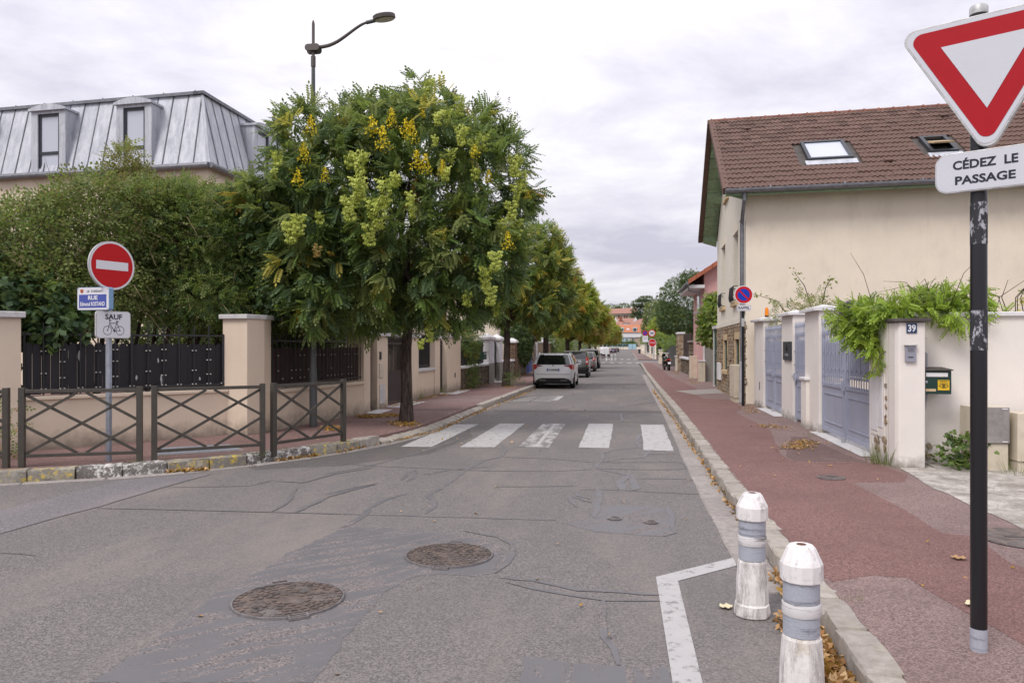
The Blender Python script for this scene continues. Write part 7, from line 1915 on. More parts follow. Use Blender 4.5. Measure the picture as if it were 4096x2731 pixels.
def leaves(name, tmpl, pos, dirs, scale, mats, midx, parent=None, kind='stuff', up=(0, 0, 1), roll=.5, extra=None):
    n = len(pos); q = tmpl.shape[0]; F = frames(dirs, up, roll)
    v = np.einsum('nij,qkj->nqki', F, tmpl) * scale[:, None, None, None] + pos[:, None, None, :]
    v = v.reshape(-1, 3); mi = np.repeat(midx, q)
    if parent is not None and parent.name in MW:
        inv = np.array(MW[parent.name].inverted()); v = v @ inv[:3, :3].T + inv[:3, 3]
    nf = n * q; me = D.meshes.new(name); me.vertices.add(nf * 4); me.vertices.foreach_set('co', v.astype(np.float32).ravel())
    me.loops.add(nf * 4); me.loops.foreach_set('vertex_index', np.arange(nf * 4, dtype=np.int32)); me.polygons.add(nf)
    me.polygons.foreach_set('loop_start', np.arange(0, nf * 4, 4, dtype=np.int32)); me.polygons.foreach_set('loop_total', np.full(nf, 4, dtype=np.int32))
    for m in mats: me.materials.append(m)
    me.polygons.foreach_set('material_index', mi.astype(np.int32)); me.update(calc_edges=True)
    return link(name, me, parent, 0, kind)
def unit(n): v = nrg.normal(0, 1, (n, 3)); return v / np.linalg.norm(v, axis=1, keepdims=True)
def lobes_points(lobes, n, shell=.35, inner=.15):
    """points near the skin of a union of ellipsoids; returns positions and outward directions"""
    vol = np.array([l[3] * l[4] * l[5] for l in lobes]) ** .67; pr = vol / vol.sum(); P, N_ = [], []
    ch_ = nrg.choice(len(lobes), n, p=pr); u = unit(n); r = 1 - np.abs(nrg.normal(0, shell, n)); k = nrg.random(n) < inner; r[k] = nrg.random(k.sum()) * .8 + .1; r = np.clip(r, .05, 1.06)
    L = np.array(lobes)[ch_]; P = L[:, :3] + u * L[:, 3:6] * r[:, None]
    nn = u / L[:, 3:6]; nn /= np.linalg.norm(nn, axis=1, keepdims=True)
    keep = np.ones(n, bool)
    for i, l in enumerate(lobes):   # drop most points buried inside another lobe
        d = (((P - np.array(l[:3])) / np.array(l[3:6])) ** 2).sum(1); keep &= ~((d < .45) & (ch_ != i) & (nrg.random(n) < .85))
    return P[keep], nn[keep]
def limb_tree(t, base, fork, R0, tips, mat=m_bark, lean=(0, 0), name='trunk', wob=.04):
    """trunk to the fork, limbs from the fork to the tips"""
    b = Vector(base); f = Vector(fork); pts = []; n = 7
    for k in range(n + 1):
        s = k / n; pts.append(b.lerp(f, s) + Vector((math.sin(s * 5 + b.y) * wob * s, math.cos(s * 4) * wob * s, 0)))
    rr = [R0 * (1.32 if k == 0 else 1.1 if k == 1 else 1 - .22 * k / n) for k in range(n + 1)]
    MB().tube(pts, rr, 14).build(name, mat, t, smooth=True)
    for j, tip in enumerate(tips):
        tip = Vector(tip); s0 = f + Vector((0, 0, -.25)); d = tip - s0; p = []
        for k in range(7):
            s = k / 6; w = math.sin(s * PI) * .18
            p.append(s0 + d * s + Vector((math.sin(j * 2 + s * 6) * w, math.cos(j * 3 + s * 5) * w, w * .8)))
        m = MB(); m.tube(p, [R0 * (.62 - .54 * k / 6) for k in range(7)], 7)
        for q in range(4):
            a = p[2 + q]; e_ = a + Vector((rnd.uniform(-.8, .8), rnd.uniform(-.8, .8), rnd.uniform(-.1, .7)))
            m.tube([a, a.lerp(e_, .5) + Vector((0, 0, .08)), e_], [R0 * .16, R0 * .10, R0 * .03], 5)
        m.build('limb', mat, t, smooth=True)
PIN, SPR, MAP_, BIG, SGL, POD, FAR = [leaf_quads(k) for k in ('pinnate', 'sprig', 'maple', 'big', 'single', 'pods', 'far')]
def rosettes(P, N_, per, spread=1.0, droop=.25):
    """several compound leaves radiating from each twig end"""
    n = len(P); base = np.repeat(P, per, 0); nn = np.repeat(N_, per, 0)
    d = nn * .75 + unit(n * per) * spread; d[:, 2] -= droop * nrg.random(n * per)
    base = base + nrg.normal(0, .05, base.shape)
    return base, d
# ---- golden rain trees along the left pavement
def pod_cluster_mesh(name, mat, n=95, L=.42, W=.16):
    y = nrg.random(n) ** .8; a = nrg.random(n) * 2 * PI; r = W * (1 - .55 * y) * np.sqrt(nrg.random(n))
    pos = np.stack([r * np.cos(a), r * np.sin(a), -y * L], 1); d = np.stack([np.cos(a) * .35, np.sin(a) * .35, -np.ones(n)], 1)
    o = leaves(name, POD, pos, d, nrg.uniform(.8, 1.25, n), [mat], np.zeros(n, int), up=(1, 0, 0)); me = o.data; D.objects.remove(o); return me
def flower_mesh(name, mat, n=150, L=.36, W=.17):
    y = nrg.random(n); a = nrg.random(n) * 2 * PI; r = W * (1 - .8 * y) * np.sqrt(nrg.random(n))
    pos = np.stack([r * np.cos(a), r * np.sin(a), y * L], 1); o = leaves(name, SGL, pos, unit(n), nrg.uniform(.40, .75, n), [mat], np.zeros(n, int)); me = o.data; D.objects.remove(o); return me
pods_me = [pod_cluster_mesh('fruit_cluster', m_pod), pod_cluster_mesh('fruit_cluster', m_pod, 60, .3, .13), pod_cluster_mesh('fruit_cluster', m_pod_t, 70, .34, .15)]
flow_me = [flower_mesh('flower_panicle', m_flower), flower_mesh('flower_panicle', m_flower, 90, .25, .12)]
dryf_me = flower_mesh('flower_panicle', m_twig, 45, .45, .10)
def put(me, name, parent, loc, rz=0, s=1.0, tilt=0):
    o = D.objects.new(name, me); COL.objects.link(o); o.parent = parent
    o.matrix_local = MW[parent.name].inverted() @ Matrix.Translation(loc) @ Matrix.Rotation(rz, 4, 'Z') @ Matrix.Rotation(tilt, 4, 'X') @ Matrix.Scale(s, 4); o['kind'] = 'stuff'; return o
def at_px(u, v, depth):
    l = (u - 2048) / 3000. * depth; z = EYE + (1385 - v) / 3000. * depth
    return Vector((-_sa * depth + _ca * l, _ca * depth + _sa * l, z))
def on_crown(u, v, lobes, lift=.12):
    o = Vector((0, 0, EYE)); d = at_px(u, v, 1.0) - o; best = None
    for l in lobes:
        A = np.array(l[3:6]); oo = (np.array(o) - np.array(l[:3])) / A; dd = np.array(d) / A
        a, b, c = dd @ dd, 2 * oo @ dd, oo @ oo - 1; q = b * b - 4 * a * c
        if q > 0:
            t = (-b - math.sqrt(q)) / (2 * a); best = t if best is None or t < best else best
    if best is None: best = 13.8
    return o + d * (best - lift)
def koel(label, x, y, lobes, nleaf, mix, trunk_r=.15, fork=2.1, seed=0, limbs=6, scale=1.0, cols=None):
    t = thing('golden_rain_tree', label, 'tree', (x, y, gz(y) + PAV))
    z0 = gz(y) + PAV; zc_ = sum(l[2] for l in lobes) / len(lobes)
    tips = []
    for k in range(limbs):
        l = lobes[k % len(lobes)]; tips.append((l[0] + rnd.uniform(-.4, .4), l[1] + rnd.uniform(-.4, .4), l[2] + rnd.uniform(0, .5) * l[5]))
    limb_tree(t, (x, y, z0 - .05), (x + .05, y, fork), trunk_r, tips)
    P, N_ = lobes_points(lobes, int(nleaf / 9), .22, .10)
    b, d = rosettes(P, N_, 9, .8, .5)
    n = len(b); sc_ = nrg.uniform(.75, 1.15, n) * scale
    # each twig end keeps one leaf colour
    tw = np.repeat(nrg.choice(len(cols), len(P), p=mix), 9); dn = np.linalg.norm(d, axis=1); sw = nrg.random(n) < .12; tw[sw] = nrg.choice(len(cols), sw.sum(), p=mix)
    cr = leaves('crown', PIN, b, d, sc_, cols, tw, t, roll=.35)
    return t, P, N_
cols1 = [m_lf_dark, m_lf_mid, m_lf_or, m_lf_yel, m_lf_olive]
T1 = (-4.35, 14.5)
lob1 = [(-4.3, 14.3, 4.3, 2.15, 2.0, 1.7), (-4.0, 14.2, 5.55, 1.6, 1.5, .95), (-5.5, 14.3, 5.1, 1.25, 1.3, 1.0), (-3.0, 14.5, 4.9, 1.25, 1.4, 1.2), (-3.1, 14.0, 3.5, 1.15, 1.3, 1.05), (-5.1, 14.2, 3.2, 1.25, 1.2, .95),
        (-4.2, 13.4, 3.2, 1.3, .9, 1.0), (-5.9, 14.3, 3.9, .9, .9, .8), (-4.0, 14.2, 6.35, .65, .65, .42), (-5.35, 14.2, 5.95, .5, .6, .5), (-2.95, 14.8, 5.95, .5, .6, .6), (-4.7, 14.0, 6.05, .55, .55, .4), (-3.4, 13.9, 2.5, .75, .7, .55), (-4.9, 13.9, 2.45, .9, .8, .5),
        (-5.6, 12.9, 5.2, .9, .6, .85), (-5.9, 12.7, 4.3, 1.0, .5, .9), (-5.6, 12.8, 3.2, .85, .5, .85), (-5.5, 12.9, 2.4, .5, .4, .45), (-6.1, 13.3, 5.6, .5, .5, .5), (-2.65, 14.6, 4.3, .8, 1.0, .9), (-2.7, 14.4, 3.2, .75, .8, .8)]
t1, P1, N1 = koel('nearest golden rain tree with dense crown, yellow flowers and lime seed pods', T1[0], T1[1], lob1, 19000, [.42, .35, .01, .03, .19], trunk_r=.122, fork=2.25, limbs=9, cols=cols1)
# seed pods and flowers where the photograph shows them
for (u, v, k, s) in ((1440, 640, 0, 1.2), (1430, 740, 0, 1.1), (1400, 820, 0, 1.2), (1540, 745, 0, 1.25), (1520, 830, 0, 1.4), (1580, 720, 1, 1.1), (1190, 890, 0, 1.1), (1165, 920, 0, 1.1), (1270, 1010, 2, .8), (1400, 640, 1, 1.2), (1750, 480, 1, 1), (1845, 540, 0, 1), (1930, 570, 0, 1),
                     (1900, 700, 1, 1), (2060, 660, 0, 1.1), (2090, 720, 0, 1.1), (2045, 840, 0, 1), (2060, 910, 0, 1.2), (2010, 900, 1, 1), (2090, 960, 0, 1), (1980, 1040, 0, 1), (1940, 1100, 0, 1.1), (1640, 800, 1, 1), (1780, 700, 1, 1), (1960, 1180, 0, 1), (1870, 1200, 1, 1.1), (1715, 345, 1, 1.1), (1690, 380, 1, 1),
                     (1840, 420, 0, 1), (1280, 880, 1, .9), (1720, 1350, 1, 1), (1110, 640, 1, 1)):
    p = on_crown(u, v - 40, lob1, .26)
    put(pods_me[k], 'fruit_cluster', t1, p, rnd.uniform(0, 6), s * .82)
    if k != 2 and rnd.random() < .45: put(pods_me[k], 'fruit_cluster', t1, on_crown(u + rnd.uniform(-60, 60), v + rnd.uniform(-20, 70), lob1, .22), rnd.uniform(0, 6), s * .65)
for (u, v, s) in ((1490, 500, 1.3), (1530, 560, 1.1), (1625, 500, 1.1), (1645, 530, 1), (1665, 640, .9), (1700, 655, .9), (1190, 700, 1.1), (1215, 610, .9), (1245, 500, .9), (1565, 470, .9), (1300, 690, .7), (1770, 660, .7), (1900, 590, .9), (2030, 960, .9), (2110, 760, .8), (1955, 690, .6), (1690, 430, .6)):
    put(flow_me[rnd.randrange(2)], 'flower_panicle', t1, on_crown(u, v + 40, lob1, .22), rnd.uniform(0, 6), s)
for (u, v) in ((1265, 400), (1305, 400), (1405, 410), (1480, 420), (1560, 420), (1620, 360), (1630, 350), (1815, 390), (1990, 400), (2035, 420), (2070, 480), (1900, 440)): put(dryf_me, 'flower_panicle', t1, at_px(u, v + 45, 14.2), rnd.uniform(0, 6), .8)
lob2 = [(-4.6, 30.5, 4.7, 2.5, 2.4, 1.6), (-3.5, 30.2, 4.3, 1.5, 1.5, 1.5), (-3.9, 30.4, 5.8, 1.4, 1.4, .8), (-3.2, 30.0, 3.4, 1.2, 1.3, .9), (-5.3, 30.2, 3.4, 1.3, 1.3, .9), (-2.9, 30.6, 5.2, .8, .9, .8)]
t2, P2, N2 = koel('second golden rain tree with a forked trunk behind the white-capped pillars', -4.88, 30.4, lob2, 8500, [.16, .36, .03, .17, .28], trunk_r=.15, fork=2.9, limbs=7, scale=1.25, cols=cols1)
for k in range(26):
    i = rnd.randrange(len(P2)); 
    if N2[i][1] < .3: put(pods_me[rnd.choice((0, 0, 2))], 'fruit_cluster', t2, Vector(P2[i] + N2[i] * .15), rnd.uniform(0, 6), 1.1)
# the row beyond: two crowns, copied with their own trunks
cols3 = [m_lf_mid, m_lf_gold, m_lf_yel, m_lf_or, m_lf_lime]
lob3 = [(-4.6, 45, 4.6, 2.6, 2.6, 1.7), (-3.3, 44.8, 4.2, 1.6, 1.6, 1.4), (-4.2, 45, 5.7, 1.5, 1.5, .8), (-3.0, 45.2, 3.3, 1.2, 1.3, .8), (-5.4, 45, 3.3, 1.3, 1.3, .8)]
t3, P3, N3 = koel('third street tree with yellowing crown by the dark grey hatchback', -4.8, 45, lob3, 5600, [.28, .34, .20, .03, .15], trunk_r=.19, fork=2.6, limbs=6, scale=1.5, cols=cols3)
for k in range(30):
    i = rnd.randrange(len(P3))
    if N3[i][1] < .4: put(pods_me[rnd.choice((0, 2, 2))], 'fruit_cluster', t3, Vector(P3[i] + N3[i] * .15), rnd.uniform(0, 6), 1.5)
lob4 = [(-4.5, 63, 4.4, 2.8, 2.8, 1.8), (-3.1, 62.8, 4.0, 1.7, 1.6, 1.4), (-4.0, 63, 5.6, 1.6, 1.5, .8), (-2.9, 63.2, 3.1, 1.3, 1.3, .8)]
t4, P4, N4 = koel('fourth street tree, strongly golden, by the crossover car', -4.9, 63, lob4, 4400, [.12, .36, .38, .04, .10], trunk_r=.2, fork=2.3, limbs=6, scale=1.9, cols=cols3)
for k in range(24):
    i = rnd.randrange(len(P4))
    if N4[i][1] < .4: put(pods_me[2], 'fruit_cluster', t4, Vector(P4[i] + N4[i] * .15), rnd.uniform(0, 6), 2)
for k, (x, y, s_, src_) in enumerate(((-5.0, 82, 1.0, t4), (-5.0, 104, 1.08, t3), (-5.2, 128, 1.1, t4), (-5.2, 156, 1.15, t4), (-5.4, 190, 1.15, t3), (-5.6, 235, 1.2, t4))):
    c = dup(src_, loc=(x, y, gz(y) + PAV), rz=rnd.uniform(-.5, .5), label=['fifth street tree, golden, before the side street', 'sixth street tree, just past the side street', 'seventh street tree beside the white van', 'street tree ahead of the white van', 'distant street tree past the vans on the left', 'last street tree of the left row'][k]); c.scale = (s_, s_, s_)
# ---- overgrown shrubs behind the corner fence
def shrub(name, label, lobes, n, tmpl, cols, mix, stems=(), scale=1.0, shell=.2, inner=.1, roll=.7, cat='shrub', spread=.8, droop=.3, per=1, stem_mat=m_bark_d):
    x = sum(l[0] for l in lobes) / len(lobes); y = sum(l[1] for l in lobes) / len(lobes)
    t = thing(name, label, cat, (x, y, gz(y)))
    P, N_ = lobes_points(lobes, int(n / per), shell, inner)
    b, d = rosettes(P, N_, per, spread, droop); m_ = len(b)
    leaves('leaves', tmpl, b, d, nrg.uniform(.7, 1.25, m_) * scale, cols, np.repeat(nrg.choice(len(cols), len(P), p=mix), per), t, roll=roll)
    for (sx_, sy_, r_) in stems:
        l = lobes[rnd.randrange(len(lobes))]; m = MB(); p0 = Vector((sx_, sy_, gz(sy_))); p3 = Vector((l[0] + rnd.uniform(-.5, .5), l[1] + rnd.uniform(-.3, .3), l[2]))
        p1 = p0 + Vector((rnd.uniform(-.15, .15), rnd.uniform(-.1, .1), .9)); p2 = p1.lerp(p3, .5) + Vector((rnd.uniform(-.2, .2), 0, .1))
        m.tube([p0, p1, p2, p3], [r_, r_ * .8, r_ * .55, r_ * .2], 6)
        for q in range(4):
            a = p1.lerp(p2, rnd.random()); e_ = a + Vector((rnd.uniform(-.7, .7), rnd.uniform(-.5, .5), rnd.uniform(.2, .9))); m.tube([a, e_], [r_ * .35, r_ * .1], 4)
        m.build('stem', stem_mat, t)
    return t, P, N_
def twigs(t, P, N_, n, mat, L=.6, r=.005, sag=.25):
    m = MB()
    for k in range(n):
        i = rnd.randrange(len(P)); a = Vector(P[i] - N_[i] * .15); d = Vector(N_[i]) * .6 + Vector((rnd.uniform(-1, 1), rnd.uniform(-.6, .2), rnd.uniform(-.6, .9))); l = L * rnd.uniform(.4, 1.2)
        m.tube([a, a + d * l * .5 + Vector((0, 0, .05)), a + d * l + Vector((0, 0, -sag * l))], [r, r * .8, r * .4], 3, False)
    m.build('twigs', mat, t, kind='stuff')
def wl3(u, w, z): return L3(u, -w, z)   # along the corner wall, w behind it
# centres measured along the fence: u 0..3 behind the fence, w behind it
def LB_(u, w, z, a, b, c): p = wl3(u, w, z); return (p[0], p[1], p[2], a, b, c)
s1, Ps, Ns = shrub('ivy_shrub', 'dark ivy-leaved shrub spilling over the left end of the board fence', [LB_(-.6, .9, 2.3, .9, .8, 1.1), LB_(.25, .45, 2.25, .55, .5, .55), LB_(-1.4, 1.2, 2.6, .8, .8, .8), LB_(.35, .12, 1.95, .35, .22, .35), LB_(.75, .15, 2.0, .25, .2, .3)], 3400, BIG, [m_lf_ivy, m_lf_mid, m_lf_dark], [.6, .1, .3], [], 1.0, spread=.7, droop=.9)
s2, Ps, Ns = shrub('field_maple_shrub', 'big airy light green shrub with fine twigs behind the board fence', [LB_(.6, 1.5, 3.2, 1.0, 1.0, 1.0), LB_(1.4, 1.5, 3.65, 1.05, .9, 1.0), LB_(-.3, 1.8, 2.95, 1.0, 1.0, .85), LB_(1.2, 1.2, 2.55, 1.0, .8, .6), LB_(-1.3, 1.9, 2.55, .9, .9, .75), LB_(.4, 1.0, 2.6, .8, .7, .6), LB_(2.2, 1.5, 3.65, .9, .8, 1.0)], 21000, MAP_, [m_lf_olive, m_lf_mid, m_lf_brown, m_lf_dark], [.48, .24, .16, .12], [wl3(.9, 1.2, 0)[:2] + (.05,), wl3(1.3, 1.3, 0)[:2] + (.06,), wl3(.3, 1.4, 0)[:2] + (.05,), wl3(2.0, 1.3, 0)[:2] + (.05,)], 1.0, spread=1.0, droop=.5)
twigs(s2, Ps, Ns, 420, m_twig, .6); twigs(s2, Ps, Ns, 200, m_bark_d, .5, .006)
s3, Ps, Ns = shrub('lilac_shrub', 'mid green overgrown shrub above the middle beige pillar', [LB_(2.9, 1.3, 3.55, 1.0, .9, 1.15), LB_(3.7, 1.2, 3.3, .9, .9, 1.2), LB_(2.9, .9, 2.5, .9, .7, .6), LB_(3.9, 1.0, 4.15, .7, .7, .6), LB_(2.6, 1.5, 4.0, .8, .8, .65), LB_(4.3, .9, 2.6, .8, .7, .7)], 17000, SPR, [m_lf_mid, m_lf_olive, m_lf_dark, m_lf_ivy], [.38, .36, .20, .06], [wl3(2.3, 1.0, 0)[:2] + (.05,), wl3(2.6, 1.1, 0)[:2] + (.06,), wl3(3.0, .9, 0)[:2] + (.05,), wl3(3.5, 1.0, 0)[:2] + (.05,), wl3(2.8, .7, 0)[:2] + (.03,)], .95, spread=1.0, droop=.6)
twigs(s3, Ps, Ns, 350, m_twig, .55); twigs(s3, Ps, Ns, 150, m_bark_d, .5, .006)
s4, Ps, Ns = shrub('photinia', 'taller bronze-leaved bush poking above the shrubs before the zinc roof', [LB_(2.25, 2.4, 4.55, .35, .4, .5), LB_(2.1, 2.4, 5.0, .22, .25, .35), LB_(2.7, 2.5, 4.4, .35, .35, .4), LB_(3.3, 2.3, 4.5, .4, .35, .4), LB_(2.15, 2.4, 5.25, .1, .1, .2)], 1500, SPR, [m_lf_brown, m_lf_olive], [.6, .4], [wl3(1.7, 2.6, 0)[:2] + (.05,), wl3(2.6, 2.4, 0)[:2] + (.05,)], 1.1, spread=.5, droop=-.8)
s5, Ps, Ns = shrub('elder_shrub', 'dark large-leaved shrub with climbing ivy left of the nearest street tree', [(-6.9, 14.0, 3.1, .8, 1.0, 1.0), (-6.8, 15.4, 3.2, .8, 1.1, 1.2), (-6.7, 14.6, 4.3, .75, .9, .75), (-6.9, 13.4, 4.0, .8, .8, .8), (-6.35, 13.2, 2.7, .5, .6, .55), (-6.2, 14.6, 2.35, .45, .8, .5), (-6.6, 15.0, 2.0, .4, .9, .5), (-7.0, 14.2, 2.0, .4, 1.4, .6)], 8500, BIG, [m_lf_ivy, m_lf_mid, m_lf_dark, m_lf_lime], [.48, .12, .37, .03], [(-6.9, 13.6, .05), (-6.9, 14.4, .06), (-6.95, 15.2, .05)], .85, spread=.8, droop=.9)
for (x, y, z) in ((-5.9, 12.9, 2.15), (-5.95, 13.2, 2.35), (-6.0, 13.0, 2.0), (-6.0, 12.8, 3.0)): put(flow_me[1], 'dried_berries', s5, Vector((x, y, z)), 0, .8).data.materials
s6, Ps, Ns = shrub('background_trees', 'dark green garden tree standing behind the corner shrubs', [(-10.5, 17, 3.0, 2.2, 1.5, 1.9), (-8.2, 18, 3.2, 1.4, 1.5, 2.0), (-7.6, 21, 3.2, 1.2, 2, 1.8)], 9000, SPR, [m_lf_dark, m_lf_ivy, m_lf_mid], [.5, .3, .2], [(-10, 17, .1), (-8, 18, .09)], 1.8, spread=.9, cat='tree')
s6['label'] = 'dark green garden tree standing behind the corner shrubs'; s6.name = 'garden_tree'
# dangling strand of ivy over the boards, small creeper on the railings, ivy wall
shrub('creeper', 'climbing creeper hanging through the dark railings by the green mailbox', [(-6.0, 28.6, 1.75, .25, .9, .45), (-6.0, 28.9, 1.25, .15, .5, .4), (-6.1, 27.9, 1.9, .3, .6, .4)], 700, SPR, [m_lf_mid, m_lf_dark, m_lf_or], [.5, .44, .06], [], 1.3)
shrub('creeper', 'creeper growing up the foot of the low rubble wall', [(-5.95, 28.4, .45, .15, .8, .4)], 300, SPR, [m_lf_dark, m_lf_olive], [.6, .4], [], 1.2)
shrub('ivy', 'thick dark ivy on the wall beside the white estate car', [(-6.0, 43.2, 1.9, .5, 2.2, 1.1), (-6.1, 44.5, 1.4, .4, 1.5, .9), (-6.3, 42, 2.5, .6, 1.5, .8)], 2600, BIG, [m_lf_ivy, m_lf_dark, m_lf_mid], [.6, .3, .1], [], 1.4, cat='climber')
shrub('clipped_hedge', 'tall clipped hedge along the left pavement before the side street', [(-7.0, 66, 1.6, .8, 4, 1.7), (-7.0, 73, 1.6, .8, 4, 1.7), (-7.0, 80, 1.6, .8, 4, 1.7), (-7.0, 86, 1.5, .8, 3, 1.5)], 5000, FAR, [m_lf_olive, m_lf_mid, m_lf_dark], [.5, .3, .2], [], .9, cat='hedge')
shrub('garden_shrub', 'green shrub between the pale pillars behind the parked cars', [(-6.4, 61.0, 1.4, .6, 1.0, 1.3)], 700, FAR, [m_lf_mid, m_lf_dark], [.6, .4], [], .6)
# ---- right side plants
w_, Pw, Nw = shrub('wisteria', 'bright green wisteria tumbling over the number 39 wall with lilac flowers', [(3.75, 10.5, 2.14, .46, .26, .11), (4.2, 10.6, 2.16, .42, .28, .11), (3.4, 10.75, 2.10, .32, .4, .11), (3.18, 11.1, 2.05, .26, .45, .20), (3.2, 10.85, 1.88, .18, .25, .2), (4.0, 10.7, 2.26, .28, .3, .13), (3.24, 10.55, 1.7, .07, .1, .2), (3.27, 10.5, 1.5, .05, .06, .15), (4.25, 10.3, 2.02, .2, .1, .1), (4.5, 10.6, 2.24, .2, .2, .12)], 2200, PIN, [m_lf_lime, m_lf_mid, m_lf_olive], [.78, .12, .10], [], .52, roll=.5, cat='climber', per=5, spread=.9, droop=.7)
twigs(w_, Pw, Nw, 25, m_bark_d, .7, .005)
for k in range(7): put(pods_me[1], 'flower_raceme', w_, Vector((3.14 + rnd.uniform(-.04, .06), 11.35 + rnd.uniform(-.15, .25), 2.28 + rnd.uniform(-.1, .06))), 0, .7)
wm2 = pod_cluster_mesh('flower_raceme', m_wist, 60, .26, .07)
for o in [o for o in w_.children if o.name.startswith('flower_raceme')]: o.data = wm2
yw, _, _ = shrub('rose_bush', 'rose bush with bare stems and yellow-green leaves behind the garden wall', [(5.6, 10.9, 2.25, .4, .2, .12), (5.2, 10.8, 2.2, .3, .15, .12), (6.1, 10.9, 2.3, .4, .2, .12)], 90, PIN, [m_lf_lime, m_lf_yel], [.7, .3], [], .6, per=3)
rm2 = MB()
for k in range(9):
    x = rnd.uniform(4.2, 5.6); rm2.tube([(x, 10.9, 1.9), (x + rnd.uniform(-.2, .2), 10.9, 2.3), (x + rnd.uniform(-.35, .35), 10.9, rnd.uniform(2.5, 2.75))], [.008, .006, .003], 4)
rm2.build('stem', m_bark_d, yw)
cb, Pc, Nc = shrub('climbing_rose', 'thin climbing rose between the gate pillars against the cream wall', [(3.75, 18.6, 2.3, .35, .7, .4), (3.9, 16.6, 2.5, .3, .4, .45), (4.1, 17.2, 2.3, .3, .5, .4), (4.2, 19.4, 2.0, .4, .5, .4)], 420, SPR, [m_lf_olive, m_lf_brown, m_lf_dark], [.5, .3, .2], [(4.0, 17.5, .02), (4.1, 18.6, .02)], 1.0, spread=1.0)
for (a, b, c_) in (((4.0, 18.6, 2.1), (3.6, 18.9, 2.75), (3.1, 19.3, 2.95)), ((4.1, 17.2, 2.2), (3.9, 17.4, 3.0), (3.7, 17.6, 3.35)), ((4.1, 17.0, 2.2), (4.2, 16.8, 2.9), (4.3, 16.7, 3.1))):
    m = MB(); m.tube([a, b, c_], [.012, .009, .004], 4); m.build('stem', m_bark_d, cb)
    n = 40; s_ = nrg.random(n); P_ = np.array([Vector(a).lerp(Vector(b), min(1, q * 2)) if q < .5 else Vector(b).lerp(Vector(c_), q * 2 - 1) for q in s_]) + nrg.normal(0, .05, (n, 3))
    leaves('leaves', SGL, P_, unit(n), nrg.uniform(.8, 1.4, n), [m_lf_olive], np.zeros(n, int), cb)
shrub('magnolia_bush', 'glossy bright green bush between the cream and the pink house', [(3.75, 33.2, 2.9, .65, .9, .7), (3.5, 33.0, 2.2, .5, .6, .5), (3.9, 33.6, 3.5, .5, .7, .45)], 1500, BIG, [m_lf_mid, m_lf_lime, m_lf_olive], [.5, .2, .3], [(4.0, 33.5, .05)], 1.3, spread=.9, cat='bush')
lt, Pl, Nl = shrub('lime_tree', 'dark silvery lime tree overhanging the right pavement past the pink house', [(4.7, 56, 4.9, 2.6, 2.4, 2.1), (4.0, 55.6, 3.7, 2.0, 1.8, 1.2), (5.4, 56, 6.0, 1.6, 1.6, 1.0), (5.9, 55.5, 3.6, 1.7, 1.8, 1.2), (3.2, 55.8, 3.2, .9, 1.0, .6), (4.6, 56, 6.6, .8, .8, .6)], 9000, FAR, [m_lf_ivy, m_lf_dark, m_lf_far], [.68, .17, .15], [], .6, spread=.9, droop=.8, cat='tree')
limb_tree(lt, (5.2, 56.5, -.2), (5.2, 56.5, 2.4), .2, [(4.5, 56, 4.5), (5.6, 56, 5.5), (5, 56, 6)])
